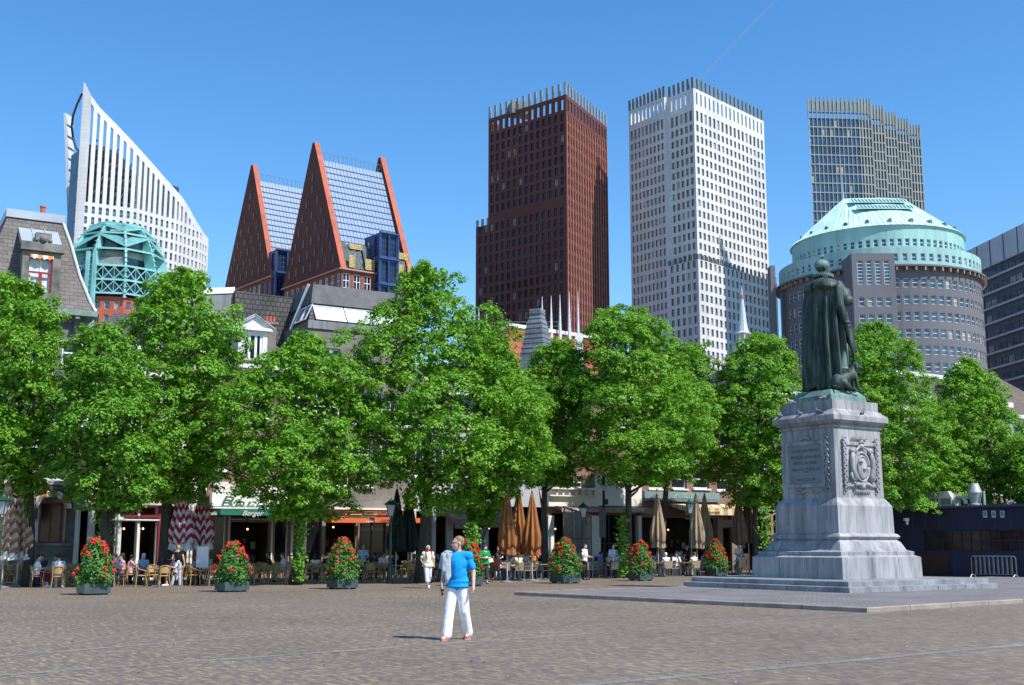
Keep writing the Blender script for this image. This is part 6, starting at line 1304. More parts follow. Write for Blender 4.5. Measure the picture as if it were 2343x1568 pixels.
def cane_chair():
    t = thing('cane_chair', 'x', 'chair'); m = MB(); m.lathe([(.20, .43), (.225, .44), (.225, .465), (.20, .475)], 14, (0, 0), sy=.95); m.build('seat', M_cane2, t)
    m = MB(); n = 9; vs = []
    pts = lambda z, r: [(r*math.sin(a), -r*.9*math.cos(a)+.0, z) for a in np.linspace(-1.0, 1.0, n)]
    a, b = pts(.56, .235), pts(.84, .27); a2, b2 = pts(.56, .215), pts(.84, .25); vs = a+b+a2+b2
    m.add(vs, [[i, i+1, n+i+1, n+i] for i in range(n-1)]+[[2*n+i+1, 2*n+i, 3*n+i, 3*n+i+1] for i in range(n-1)]+[[n+i, n+i+1, 3*n+i+1, 3*n+i] for i in range(n-1)]+[[i+1, i, 2*n+i, 2*n+i+1] for i in range(n-1)]); m.build('backrest', M_cane2, t)
    m = MB(); m.tube([(-.25, .24, .42), (-.27, .22, .64), (-.28, .05, .68), (-.255, -.12, .74), (-.16, -.24, .86), (0, -.275, .88), (.16, -.24, .86), (.255, -.12, .74), (.28, .05, .68), (.27, .22, .64), (.25, .24, .42)], .014, 6); m.build('arm_rail', M_cane, t)
    for x, y in ((-.2, .2), (.2, .2), (-.19, -.17), (.19, -.17)): m = MB(); m.tube([(x*1.25, y*1.25, 0), (x*1.02, y*1.0, .44)]+([(x*1.05, y*1.3, .86)] if y < 0 else []), .015, 6); m.build('leg', M_cane, t)
    return t
def wicker_chair():
    t = thing('wicker_chair', 'x', 'chair'); m = MB(); m.bb(-.22, .22, -.21, .22, .43, .46); m.build('seat', M_wick, t); m = MB(); m.hexa([(-.22, -.20, .46), (.22, -.20, .46), (.22, -.23, .46), (-.22, -.23, .46)][::-1], [(-.22, -.28, .86), (.22, -.28, .86), (.22, -.31, .86), (-.22, -.31, .86)][::-1]); m.build('backrest', M_wick, t)
    m = MB()
    for s in (-.245, .245): m.tube([(s, .22, .43), (s, .22, .64), (s, -.22, .66)], .014, 6)
    m.tube([(-.245, .22, .44), (.245, .22, .44)], .012, 6); m.build('arm_frame', M_alu, t)
    for x, y in ((-.24, .22), (.24, .22), (-.23, -.22), (.23, -.22)): m = MB(); m.tube([(x, y*1.12, 0), (x, y, .45)], .014, 6); m.build('leg', M_alu, t)
    return t
def table(mt):
    t = thing('cafe_table', 'x', 'table'); m = MB(); m.bb(-.36, .36, -.36, .36, .72, .75) if mt is M_wood_t else m.lathe([(.36, .72), (.39, .73), (.39, .745), (.37, .75)], 20); m.build('tabletop', mt, t); m = MB(); m.tube([(0, 0, .02), (0, 0, .72)], .035, 8); m.build('column', M_alu, t)
    m = MB(); m.bar((-.28, 0, .025), (.28, 0, .025), .06, .04); m.bar((0, -.28, .025), (0, -.031, .025), .06, .038); m.bar((0, .031, .025), (0, .28, .025), .06, .038); m.build('foot', M_alu, t); return t
TD = V3((.87, .50, 0)).normalized(); TN = V3((-TD.y, TD.x, 0))
fy = lambda x: float(np.interp(x, [0, 450, 700, 1000, 1150, 1450, 1700, 1800], [1346, 1342, 1334, 1330, 1328, 1322, 1316, 1314]))
def front(x): return gz(x, fy(x))
planters = [(213, 1366, 'leftmost'), (530, 1359, 'second'), (783, 1353, 'third'), (1070, 1346, 'fourth'), (1292, 1340, 'fifth'), (1466, 1334, 'sixth'), (1638, 1323, 'seventh')]
pl_w = ['leftmost planter', 'second planter', 'third planter', 'fourth planter', 'fifth planter', 'sixth planter', 'rightmost planter']
ordw = ['first', 'second', 'third', 'fourth', 'fifth', 'sixth', 'seventh', 'eighth', 'ninth', 'tenth', 'eleventh', 'twelfth', 'thirteenth', 'fourteenth', 'fifteenth', 'sixteenth', 'seventeenth', 'eighteenth']
trunks = [at(x, 1248, Y) for x, Y in ((66, 51), (238, 50), (374, 54), (683, 53.5), (966, 56), (1084, 59), (1243, 66), (1432, 65), (1506, 71), (1732, 71))]
poles = []      # parasols and lamps, filled below so that furniture keeps clear
PAR = [(44, 51, 3.0, 'ow', 5.4), (10, 50, 3.0, 'ow', 5.4), (412, 54, 2.7, 'rw', 5.45), (460, 55.5, 2.6, 'rw', 5.4), (434, 58, 2.3, 'wh', 5.6), (906, 58, 2.9, 'gr', 5.4), (934, 58.5, 2.9, 'gr', 5.4), (1160, 57, 2.75, 'or', 5.3), (1186, 60, 2.85, 'or', 5.5), (1217, 59, 2.8, 'or', 5.3), (1505, 69, 2.85, 'be', 5.7), (1594, 70, 2.85, 'be', 5.65), (1614, 73, 2.9, 'be', 5.8), (1692, 71, 2.95, 'br', 5.8), (1712, 72.5, 2.95, 'br', 5.9)]
def wx(p): return 1171+F*CP*p.x/p.y*1.0
rt = random.Random(7)
ch0 = {'cane': cane_chair(), 'wick': wicker_chair()}; tb0 = {'blue': table(M_blue_t), 'wood': table(M_wood_t)}; used = set(); seats = []; tables = []
def place(src, p, rz, key):
    if key not in used: used.add(key); o = src
    else: o = copy_tree(src)
    o.location = p; o.rotation_euler = (0, 0, rz); return o
P0_ = front(-30); L_ = (front(1720)-P0_).dot(TD); s = 0
def lp(s, dpt):
    x = s/L_; A = front(-30); B = front(1720)
    # follow the front line in the photograph
    xd = -30+1750*(1-(1-x)**1.0); 
    # convert metres along the terrace to display column by bisection
    lo, hi = -30., 1740.
    for _ in range(24):
        mid = (lo+hi)/2
        if (front(mid)-A).dot(TD) < s: lo = mid
        else: hi = mid
    return front(lo)+TN*dpt
for row in range(4):
    s = .4+rt.uniform(0, .3)
    while s < L_-.5:
        c = lp(s, .8+row*2.2+rt.uniform(-.2, .2)); x = wx(c); ok = all((c-V3((q.x, q.y, 0))).length > .75 for q in trunks) and all((c-V3((at(px_, 1248, pY).x, pY, 0))).length > .45 for px_, pY, *_ in PAR)
        if (row == 0 and 395 < x < 412): ok = False
        if ok:
            kind = 'cane' if x < 1125 else 'wick'; tk = 'blue' if x < 480 or 620 < x < 700 else 'wood'; a0 = math.atan2(TD.y, TD.x)+rt.uniform(-.25, .25)
            tb = place(tb0[tk], c, a0, tk); tb['_x'] = x; tb['_row'] = row; tables.append(tb)
            for k, (dx, dy) in enumerate(((-.72, 0), (.72, 0), (0, -.74), (0, .74))):
                if (k == 2 and rt.random() < (.0 if row == 0 else .25)) or (k == 3 and rt.random() < .2): continue
                j = rt.uniform(-.08, .12); q = c+TD*(dx*(1+j))+TN*(dy*(1+j)); ang = math.atan2(-dx, dy)+math.atan2(TD.y, TD.x)+math.pi+rt.uniform(-.35, .35)
                ang = math.atan2(-(c-q).x, (c-q).y)+rt.uniform(-.3, .3)
                if any((q-V3((t_.x, t_.y, 0))).length < .55 for t_ in trunks): continue
                o = place(ch0[kind], q, ang, kind); o['_x'] = wx(q); o['_row'] = row; seats.append([o, q, ang, wx(q), row, False, c])
        s += rt.uniform(1.85, 2.15)
# labels: count along the row from the nearest flower planter
def name_row(objs, noun, fmt):
    for row in range(4):
        g_ = sorted([o for o in objs if o['_row'] == row], key=lambda o: o['_x'])
        cnt = {}
        for o in g_:
            k = sum(1 for p in planters if p[0] < o['_x'])-1; cnt[k] = cnt.get(k, 0)+1; i = cnt[k]-1
            rw = ['front row', 'second row', 'third row', 'shaded back row'][row]; o['label'] = f"{noun(o)}, {ordw[min(i, 17)]} in the {rw} " + (f"right of the {pl_w[k]}" if k >= 0 else "counted from the left picture edge")
for o in [x[0] for x in seats]+tables: pass
name_row([x[0] for x in seats], lambda o: 'tan cane armchair' if o.name.startswith('cane') else 'brown wicker armchair', None)
name_row(tables, lambda o: 'small cafe table', None)
for o in [x[0] for x in seats]: o['group'] = 'terrace chairs'; del o['_x'], o['_row']
for o in tables: o['group'] = 'terrace tables'; del o['_x'], o['_row']

# ---- flower planters ----
M_fol = leafmat('geranium_leaves', (.035, .12, .015), (.11, .27, .05), .25); M_bloom = mat('red_bloom', (.80, .022, .008), .6, .25, 40)
def planter(x, y, word, seed):
    r_ = np.random.default_rng(seed); p = gz(x, y-5); t = thing('flower_planter', f'{word} dark green planter box with a cone of red flowers', 'planter', p, R(36), group='flower planters along the terrace', scale=1.0)
    if word == 'seventh': t['label'] = 'rightmost dark green planter box with a cone of red flowers'
    m = MB(); w = .47; 
    for (x0, x1, y0, y1) in ((-w, w, -w, -w+.04), (-w, w, w-.04, w), (-w, -w+.04, -w+.04, w-.04), (w-.04, w, -w+.04, w-.04)): m.bb(x0, x1, y0, y1, .06, .40)
    m.bb(-w+.04, w-.04, -w+.04, w-.04, .06, .36, 0); m.build('box', M_green_box, t)
    for sx, sy in ((-1, -1), (1, -1), (-1, 1), (1, 1)): m = MB(); m.box((sx*.32, sy*.32, .03), (.16, .16, .058)); m.build('foot', M_darkin, t)
    n = 2300; z = .38+1.62*(1-np.sqrt(r_.random(n)*.97+.0)); z = .33+1.68*r_.beta(1.1, 1.5, n); k = (z-.33)/1.68
    Rz = np.interp(k, [0, .1, .35, .6, .85, 1], [.52, .66, .64, .50, .30, .10])*r_.uniform(.9, 1.1); a = r_.uniform(0, 6.283, n); wob = 1+.12*np.sin(3*a+seed+z*5)+.08*np.sin(7*a-z*9)
    ro = Rz*wob*r_.uniform(.55, 1.05, n); C = np.stack([ro*np.cos(a), ro*np.sin(a), z], 1); N = np.stack([np.cos(a), np.sin(a), 0*a+.7], 1)+r_.normal(size=(n, 3))*.45; leaf_mesh('foliage', C, N, r_.uniform(.07, .125, n), M_fol, t, r_)
    m = MB(); nb = int(r_.integers(48, 62))
    for i in range(nb):
        zz_ = .55+1.45*r_.beta(1.6, 1.15); kk = (zz_-.33)/1.68; R_ = float(np.interp(kk, [0, .1, .35, .6, .85, 1], [.52, .66, .64, .50, .30, .10])); an = r_.uniform(0, 6.283); c = V3(((R_*1.06)*math.cos(an), (R_*1.06)*math.sin(an), zz_))
        for q in range(7): o = V3(tuple(r_.normal(size=3)*.034)); m.ball(c+o, float(r_.uniform(.022, .036)), 6)
    m.build('blooms', M_bloom, t); t.scale = (float(r_.uniform(.93, 1.05)),)*2+(float(r_.uniform(.92, 1.06)),)
for i, (x, y, w_) in enumerate(planters): planter(x, y, w_, 40+i)

# ---- closed parasols ----
cloths = {'rw': striped('red_white_cloth', (.60, .56, .55), (.33, .02, .045), .22, False), 'ow': striped('orange_cream_cloth', (.42, .38, .32), (.34, .13, .045), .20, False), 'wh': mat('off_white_cloth', (.62, .61, .57), .85, .06, 2), 'gr': mat('dark_green_cloth', (.012, .032, .026), .85, .2, 2), 'or': mat('rust_orange_cloth', (.30, .115, .035), .85, .12, 2), 'be': mat('beige_cloth', (.33, .25, .17), .85, .12, 2), 'br': mat('brown_cloth', (.14, .10, .07), .85, .15, 2)}  # orange and cream cloth is darkened, its shade painted into both stripe colours
plabel = ['orange and cream closed parasol at the left edge, right of its twin', 'orange and cream closed parasol cut by the left picture edge', 'red and white striped closed parasol, the left of two', 'red and white striped closed parasol, the right of two', 'off white closed parasol between the red striped ones', 'dark green closed parasol, the left of two beside the lamp', 'dark green closed parasol, the right of two beside the lamp', 'rust orange closed parasol, leftmost of three behind the man in green', 'rust orange closed parasol in the middle of three', 'rust orange closed parasol, rightmost of three', 'beige closed parasol beside the trunk left of the striped awning', 'beige closed parasol before the striped awning', 'beige closed parasol right behind the one before the striped awning', 'dark brown closed parasol, the left of two under the tree', 'dark brown closed parasol, the right of two under the tree']
pole_m = mat('pale_pole', (.48, .47, .43), .5, .06)
def parasol(x, Y, hlen, kind, H, label, seed):
    ws = .92 if kind in ('rw', 'ow') else .74
    c = at(x, 1248, Y); c.z = 0; t = thing('closed_parasol', label, 'parasol', c, seed*.7, group='closed parasols on the terrace'); H = H-.9; zt = H-.12; z0 = zt-hlen; n = 64; rows = 16; V = []; vv = []
    for i in range(rows+1):
        f = i/rows; z = zt-hlen*f; R0 = ws*np.interp(f, [0, .08, .5, .8, .92, 1], [.05, .13, .34, .50, .48, .46]); amp = np.interp(f, [0, .3, 1], [.02, .22, .30])
        for k in range(n):
            a = 2*math.pi*k/n; r = R0*(1+amp*math.cos(8*a+.4*math.sin(3*f+seed))+.06*math.sin(3*a+seed+f*4)); zz_ = z+(.09*math.cos(8*a)+.05*math.sin(3*a+seed))*(f**2)*(1 if i else 0); V.append((r*math.cos(a), r*math.sin(a), zz_)); vv.append(hlen*f+.08*math.cos(8*a)+.03*math.sin(3*a))
    Fs = [[i*n+k, (i+1)*n+k, (i+1)*n+(k+1) % n, i*n+(k+1) % n] for i in range(rows) for k in range(n)]+[list(range(n))]+[[rows*n+k for k in range(n)][::-1]]
    o = mesh_np('canopy', V, Fs, cloths[kind], t, smooth=True); li = np.array([v for f in Fs for v in f]); V_ = np.array(V); uvs = np.stack([V_[li, 0], np.array(vv)[li]], 1).astype(np.float32); o.data.uv_layers[0].data.foreach_set('uv', uvs.ravel())
    m = MB(); m.tube([(0, 0, 0), (0, 0, H+.03)], .03, 8); m.build('pole', pole_m, t); m = MB(); m.lathe([(.33, 0), (.33, .05), (.06, .09), (.05, .3)], 12); m.build('base', M_conc, t); m = MB(); m.ball((0, 0, H+.05), .05, 8); m.build('finial', pole_m, t)
    m = MB(); m.lathe([(.335, z0+hlen*.33), (.35, z0+hlen*.36)], 20, sx=.98); 
    if kind in ('rw', 'ow', 'or', 'be'):
        V = []; n2 = 64
        for i in range(4):
            for k in range(n2): a = 2*math.pi*k/n2; r = ws*(.43+.02*i)*(1+.26*math.cos(8*a+.3*i)); V.append((r*math.cos(a)*.97, r*math.sin(a)*.97, z0+.05-.10*i+.04*math.cos(8*a)))
        mesh_np('valance', V, [[i*n2+k, (i+1)*n2+k, (i+1)*n2+(k+1) % n2, i*n2+(k+1) % n2] for i in range(3) for k in range(n2)], cloths['wh'] if kind in ('rw', 'ow') else cloths[kind], t, smooth=True)
for i, (x, Y, hl, k, H) in enumerate(PAR): parasol(x, Y, hl, k, H, plabel[i], i+1)

# ---- street lamps, camera pole ----
M_lg = mat('dark_green_iron', (.012, .055, .04), .4, .1, 3, spec=.6); lgm = mat('lantern_glass', (.42, .46, .50), .15, .05)
def lamp(x, ytop, Y, label):
    p = at(x, ytop, Y); H = p.z; t = thing('street_lamp', label, 'street lamp', (p.x, Y, 0), group='green lantern street lamps'); s = .95
    m = MB(); m.lathe([(.14, 0), (.14, .12), (.10, .2), (.10, .75), (.12, .8), (.06, .95), (.05, H*.6), (.065, H*.6+.03), (.045, H*.6+.1), (.04, H-1.05), (.07, H-1.0), (.05, H-.9)], 12); m.build('post', M_lg, t)
    m = MB(); m.tube([(-.28, 0, H-1.12), (.28, 0, H-1.12)], .016, 6); 
    for k in range(4): a = math.pi/4+k*math.pi/2; m.tube([(0, 0, H-1.0), (.10*math.cos(a), .10*math.sin(a), H-.88), (.13*math.cos(a), .13*math.sin(a), H-.8)], .012, 5)
    m.build('bracket', M_lg, t); m = MB(); m.lathe([(.14, H-.80), (.28, H-.30)], 4, a0=math.pi/4, cap=True); m.build('lantern_pane', lgm, t); m = MB()
    for k in range(4): a = math.pi/4+k*math.pi/2; b = a+math.pi/2; m.bar((.145*math.cos(a), .145*math.sin(a), H-.80), (.29*math.cos(a), .29*math.sin(a), H-.30), .025); m.bar((.145*math.cos(a), .145*math.sin(a), H-.80), (.145*math.cos(b), .145*math.sin(b), H-.80), .03); m.bar((.285*math.cos(a), .285*math.sin(a), H-.29), (.285*math.cos(b), .285*math.sin(b), H-.29), .03)
    m.build('lantern_frame', M_lg, t); m = MB(); m.lathe([(.33, H-.28), (.34, H-.25), (.12, H-.10), (.10, H-.06), (.05, H-.05), (.03, H+.02), (.0, H+.05)], 12); m.build('lantern_cap', M_lg, t)
lamp(8, 1130, 47.5, 'green lantern street lamp cut by the left picture edge'); lamp(895, 1141, 55.5, 'green lantern street lamp before the dark green parasols'); lamp(1106, 1160, 62, 'green lantern street lamp left of the rust orange parasols'); lamp(1334, 1150, 65.5, 'green lantern street lamp between the fifth and sixth planter'); lamp(1578, 1142, 69, 'green lantern street lamp before the striped awning')
p = at(1380, 1085, 66); t = thing('camera_pole', 'dark steel pole carrying a surveillance camera and a long sign', 'pole', (p.x, 66, 0)); m = MB(); m.tube([(0, 0, 0), (0, 0, p.z)], .07, 8); m.build('pole', M_darkin, t); z = at(1380, 1117, 66).z; m = MB(); m.bar((-.55, -.1, z-.06), (-.05, -.1, z+.06), .16, .14); m.box((.05, -.1, z), (.25, .25, .3)); m.build('surveillance_camera', M_alu, t); m = MB(); m.box((.12, -.1, z-.75), (.2, .15, .3)); m.build('junction_box', M_darkin, t); z0, z1 = at(1378, 1230, 66).z, at(1378, 1163, 66).z; m = MB(); m.box((-.09, -.12, (z0+z1)/2), (.36, .05, z1-z0)); m.build('sign_panel', mat('sign_dark', (.07, .07, .075), .5), t)
p = at(1768, 1262, 60); t = thing('wooden_post', 'brown wooden post with crossbars left of the monument', 'post', (p.x, 60, 0)); za = at(1768, 1178, 60).z; m = MB(); m.bar((0, 0, 0), (0, 0, za), .1); m.build('upright', M_wood_t, t); m = MB(); m.bar((-.42, 0, za-.2), (.3, 0, za+.12), .08); m.build('slanted_bar', M_wood_t, t); m = MB(); m.bar((-.3, -.06, za-.95), (.2, -.06, za-.95), .07); m.build('crossbar', M_wood_t, t)
# white menu board by the striped parasols
p = at(461, 1330, 53); t = thing('menu_board', 'white menu board standing by the red striped parasols', 'menu board', (p.x, 53, 0)); za, zb = at(452, 1286, 53.5).z, at(452, 1252, 53.5).z; za = .9; m = MB(); m.box((0, 0, 1.2), (.52, .05, .9)); m.build('board', M_wframe, t); m = MB(); m.bar((-.2, 0, 0), (-.2, 0, .74), .05); m.build('leg', M_red, t); m = MB(); m.bar((.2, 0, 0), (.2, 0, .74), .05); m.build('leg', M_red, t)
# scattered leaf bits and litter on the paving
r_ = np.random.default_rng(9); m = MB()
for i in range(260):
    y = r_.uniform(6, 46); x = r_.uniform(-.45, .45)*y; s_ = r_.uniform(.008, .022); a = r_.uniform(0, 3); m.box((x, y, .012), (s_*1.6, s_, .006), a, mi=int(r_.integers(0, 3)))
tag(m.build('litter_specks', [mat('pale_speck', (.6, .6, .55), .8), mat('leaf_speck', (.12, .2, .04), .8), mat('dark_speck', (.04, .04, .04), .8)]), kind='stuff')
# ================= people =================
def skinm(n, c): return mat('skin_'+n, c, .55, .05, 8, spec=.35)
SK = skinm('fair', (.58, .36, .27)); SK2 = skinm('tan', (.42, .24, .16)); SK3 = skinm('pale', (.66, .46, .37))
def cloth(n, c, rough=.85, bump=.5): return mat('cloth_'+n, c, rough, .08, 9, bump=bump, spec=.2)
def hair(n, c): return mat('hair_'+n, c, .6, .2, 40, stretch=(1, 1, .2))
HB, HD, HW, HL, HG = hair('brown', (.09, .05, .03)), hair('dark', (.02, .015, .012)), hair('white', (.72, .71, .69)), hair('blond', (.50, .33, .13)), hair('ginger', (.27, .155, .085))
def hand_prims(w, d, side, palm_n, r=1.0, curl=.5, grip=False):
    """w wrist, d direction the hand points, palm_n palm-facing normal"""
    w = Vector(w); d = Vector(d).normalized(); pn = Vector(palm_n); pn = (pn-d*pn.dot(d)).normalized(); lat = d.cross(pn).normalized()*side; out = []
    c = w+d*.045*r; out.append(('c', w, w+d*.035*r, .026*r, .030*r))
    for k in range(4):
        o = lat*((k-1.5)*.0205*r); b = w+d*.075*r+o; out.append(('c', w+d*.02*r+o*.7, b, .014*r, .0125*r)); ln = (.062, .072, .068, .052)[k]*r
        m = b+(d*math.cos(curl*.7)+pn*math.sin(curl*.7))*ln*.5; e = m+(d*math.cos(curl*1.7)+pn*math.sin(curl*1.7))*ln*.5; out += [('c', b, m, .0095*r, .0088*r), ('c', m, e, .0088*r, .0075*r)]
    tb = w+d*.025*r-lat*.026*r; tm = tb+(d*.6-lat*.75+pn*.25).normalized()*.035*r; te = tm+(d*.9-lat*.1+pn*.45).normalized()*.032*r; out += [('c', tb, tm, .0125*r, .0105*r), ('c', tm, te, .0105*r, .0085*r)]; return out
def mirror(p): return (-p[0], p[1], p[2])
def person(label, loc, rz, pose, H=1.75, skin=SK, hairm=HB, hair_style='short', top=None, bottom=None, shoes=None, sleeve='short', leg='long', vox=.016, build=1.0, turn=0, nod=0, group=None, arms=None, loose=.0, extras=None, female=False, legs=None, voxc=None, hpose=None):
    """facing local +Y; joints in metres for a 1.75 m figure"""
    k = H/1.75; sit = pose == 'sit'; hz = .52 if sit else .93; dz = hz-.93; sh = .175 if female else .195
    lean = (0, .0, 0) if not sit else (0, -.03, 0)
    Pv = V3((0, 0, hz+.03)); Wa = V3((0, (.0 if not sit else -.02), hz+.16)); Ch = V3((0, (.0 if not sit else -.01), hz+.37)); Nk = V3((0, -.01+(.02 if sit else 0), hz+.55)); Hd = V3((0, .015+(.03 if sit else 0), hz+.70))
    S_ = {s: V3((s*sh, -.005, hz+.488)) for s in (-1, 1)}; Hp = {s: V3((s*.09, 0, hz)) for s in (-1, 1)}
    if sit: K = {s: V3((s*.12, .42, .50)) for s in (-1, 1)}; A = {s: V3((s*.12, .40, .085)) for s in (-1, 1)}
    elif pose == 'walk': K = {1: V3((.09, .13, .50)), -1: V3((-.09, -.03, .49))}; A = {1: V3((.08, .22, .085)), -1: V3((-.09, -.25, .13))}
    else: K = {s: V3((s*.105, .015, .49)) for s in (-1, 1)}; A = {s: V3((s*.12, -.01, .085)) for s in (-1, 1)}
    if legs: 
        for s in legs: K[s], A[s] = V3(legs[s][0]), V3(legs[s][1])
    if arms is None: arms = {s: ((s*.27, .02, hz+.24), (s*.22, .26, hz+.22)) for s in (-1, 1)} if sit else {s: ((s*.265, -.02, hz+.21), (s*.275, .04, hz-.04)) for s in (-1, 1)}
    b = build; P = []; hand_dirs = {}
    torso = lambda e: [('e', Pv, (.155*b+e, .115*b+e, .12+e)), ('e', Wa, (.145*b+e, .11*b*(1.15 if b > 1.1 else 1)+e, .14+e)), ('e', Ch, ((.165 if not female else .15)*b+e, .112*b+e, .17+e)), ('c', S_[-1], S_[1], .058+e, .058+e), ('c', Wa, Ch, .12*b+e, .13*b+e)]
    P += torso(0)+[('c', Ch, Nk+V3((0, 0, .04)), .07, .056), ('c', Nk, Hd, .055, .05)]
    # head, turned and nodded
    T = Matrix.Rotation(turn, 3, 'Z') @ Matrix.Rotation(-nod, 3, 'X'); h = lambda x, y, z: Hd+T @ V3((x, y, z)); T4 = T
    P += [('e', h(0, -.012, .03), (.077, .096, .092), T), ('e', h(0, .02, -.03), (.062, .074, .085), T), ('e', h(0, .045, -.085), (.042, .042, .03), T), ('c', h(0, .085, .015), h(0, .108, -.022), .011, .015), ('c', h(-.028, .083, .034), h(.028, .083, .034), .014, .014), ('c', h(-.02, .088, -.058), h(.02, .088, -.058), .009, .009), ('e', h(-.08, -.005, 0), (.012, .02, .032), T), ('e', h(.08, -.005, 0), (.012, .02, .032), T)]
    for s in (-1, 1):
        E_, W_ = V3(arms[s][0]), V3(arms[s][1]); P += [('c', S_[s], E_, .05*b**.5, .041), ('c', E_, W_, .041, .027)]; d = (W_-E_).normalized(); hd = arms[s][2] if len(arms[s]) > 2 else d; pn = arms[s][3] if len(arms[s]) > 3 else (-s, 0, 0) if not sit else (0, 0, -1)
        P += hand_prims(W_, hd, s, pn, 1.05, arms[s][4] if len(arms[s]) > 4 else .5)
        P += [('c', Hp[s], K[s], .088*b**.5, .058), ('c', K[s], A[s]+V3((0, 0, .0)), .056, .038), ('c', K[s]*.65+A[s]*.35+V3((0, -.012, 0)), K[s]*.5+A[s]*.5, .056, .045)]
        toe = A[s]+V3((s*.02, .16, -.045)); toe.z = max(.03, toe.z); heel = A[s]+V3((0, -.03, -.04)); P += [('c', A[s], toe, .036, .028), ('c', heel, toe, .033, .03)]
    vox_ = vox*1.0; o = fused('person', P, vox_, skin, None, 1 if vox > .012 else 2); tag(o, label, 'person', group); o.location = loc; o.rotation_euler = (0, 0, rz); o.scale = (k,)*3
    vc = voxc or vox*1.15
    if top is not None:
        T_ = torso(.016+loose*.4)
        if hpose == 'coat': pass
        for s in (-1, 1):
            E_, W_ = V3(arms[s][0]), V3(arms[s][1]); S0 = S_[s]
            if sleeve == 'short': T_ += [('c', S0+V3((-s*.02, 0, -.01)), S0.lerp(E_, .66), .056+loose*.2, .056+loose*.55)]
            elif sleeve == 'long': T_ += [('c', S0, E_, .066, .054), ('c', E_, E_.lerp(W_, .9), .054, .042)]
        if loose:
            for q in range(8): zq = hz-.03+.045*q; T_ += [('e', V3((.012*math.sin(q*2.1), .004*math.cos(q*3), zq)), ((.172+.036*max(0, 1-q/4.5))*b+loose*.25, (.122+.025*max(0, 1-q/3.5))*b+loose*.25, .05))]
            T_ += [('c', V3((x_, .10*b, hz+.30)), V3((x_*.6, .115*b, hz+.02)), .022, .012) for x_ in (-.09, -.02, .07)]
        fused('shirt', T_, vc, top, o, 9 if vox < .012 else 2)
    if bottom is not None:
        B_ = [('e', Pv+V3((0, 0, -.02)), (.16*b, .122*b, .12))]
        for s in (-1, 1):
            if leg == 'skirt': B_ += [('c', Hp[s], K[s], .115, .11)]
            else: B_ += [('c', Hp[s]-V3((s*.008, 0, .01)), K[s], .096*b**.5+loose*.15, .078+loose*.5)]
            if leg == 'long': B_ += [('c', K[s], K[s].lerp(A[s], .97), .074+loose*.5, .062+loose*.9)]
            elif leg == 'crop': B_ += [('c', K[s], K[s].lerp(A[s], .5), .078+loose*.5, .085+loose*.5)]
        fused('trousers' if leg != 'skirt' else 'skirt', B_, vc, bottom, o)
    if shoes is not None:
        for s in (-1, 1):
            toe = A[s]+V3((s*.02, .175, -.05)); toe.z = max(.032, toe.z); heel = A[s]+V3((0, -.04, -.045)); heel.z = max(.035, heel.z); fused('shoe', [('c', heel, toe, .043, .038), ('c', A[s]+V3((0, 0, -.01)), A[s]+V3((0, .06, -.03)), .045, .042)], .014, shoes, o, 1)
    if hair_style:
        e = .008 if hair_style == 'crop' else .016; Hp_ = [('e', h(0, -.022, .042), (.078+e, .094+e, .090+e), T)]
        if hair_style in ('short', 'crop'): Hp_ = [('e', h(0, -.026, .048), (.076+e, .086+e, .082+e), T), ('e', h(0, -.062, .0), (.062+e*.5, .045+e, .05), T)]
        if hair_style == 'long': Hp_ += [('e', h(0, -.065, -.06), (.085, .06, .14), T)]
        if hair_style == 'bun': Hp_ = [('e', h(0, -.030, .045), (.088, .095, .095), T), ('e', h(0, -.085, .085), (.05, .045, .045), T)]
        if hair_style == 'cap': Hp_ = [('e', h(0, -.01, .065), (.095, .11, .075), T), ('c', h(-.05, .10, .055), h(.05, .10, .055), .02, .02)]
        fused('hair' if hair_style != 'cap' else 'cap', Hp_, .012, hairm, o, 1)
    return o, dict(h=h, S=S_, A=A, k=k, T=T)
mb_ = lambda: MB()
# ---- man in the blue T-shirt ----
M_eye = mat('eye_dark', (.03, .02, .015), .2, 0)
C_blue = cloth('bright_blue', (.01, .30, .72)); C_white = cloth('white_linen', (.80, .80, .82)); C_jack = cloth('pale_grey', (.36, .40, .43), bump=.8); C_navy = cloth('navy', (.015, .04, .14))
o, J = person('man in bright blue T-shirt and white trousers with grey jacket over one shoulder', gz(1046, 1464), R(166), 'stand', 1.86, SK, HG, 'crop', C_blue, C_white, None, 'short', 'long', .0085, 1.0, turn=-R(52), nod=R(2), loose=.032,
    arms={1: ((.265, -.03, 1.13), (.275, .05, .90), (.02, .12, -1), (-1, .1, 0), .9), -1: ((-.275, -.02, 1.14), (-.30, .07, .90), (0, .15, -1), (1, .2, 0), .55)}, legs={1: ((.115, .11, .50), (.135, .20, .085)), -1: ((-.115, -.02, .48), (-.13, -.20, .10))}, voxc=.012)
h = J['h']
for s in (-1, 1): m = MB(); m.ball(h(s*.03, .084, .016), .0115, 8); m.build('eye', M_eye, o)
m = MB(); m.tube([h(-.022, .092, -.055), h(0, .097, -.053), h(.022, .092, -.055)], .0045, 6); m.build('mouth', mat('lip', (.42, .16, .13), .5), o)
hz = .93
fused('jacket', [('e', (.165, -.02, hz+.555), (.10, .15, .035)), ('c', (.13, .15, hz+.50), (.10, .19, hz+.14), .045, .038), ('c', (.20, .15, hz+.48), (.19, .20, hz+.24), .05, .045), ('c', (.16, .175, hz+.4), (.13, .205, hz+.10), .04, .045), ('c', (.24, .08, hz+.50), (.27, .12, hz+.30), .05, .04), ('c', (.11, .19, hz+.16), (.14, .205, hz+.05), .035, .03), ('c', (.16, -.14, hz+.5), (.16, -.16, hz+.2), .06, .05), ('c', (.20, .19, hz+.22), (.22, .18, hz+.17), .04, .03), ('c', (.08, .14, hz+.52), (.16, .16, hz+.33), .025, .03)], .012, C_jack, o, 1)
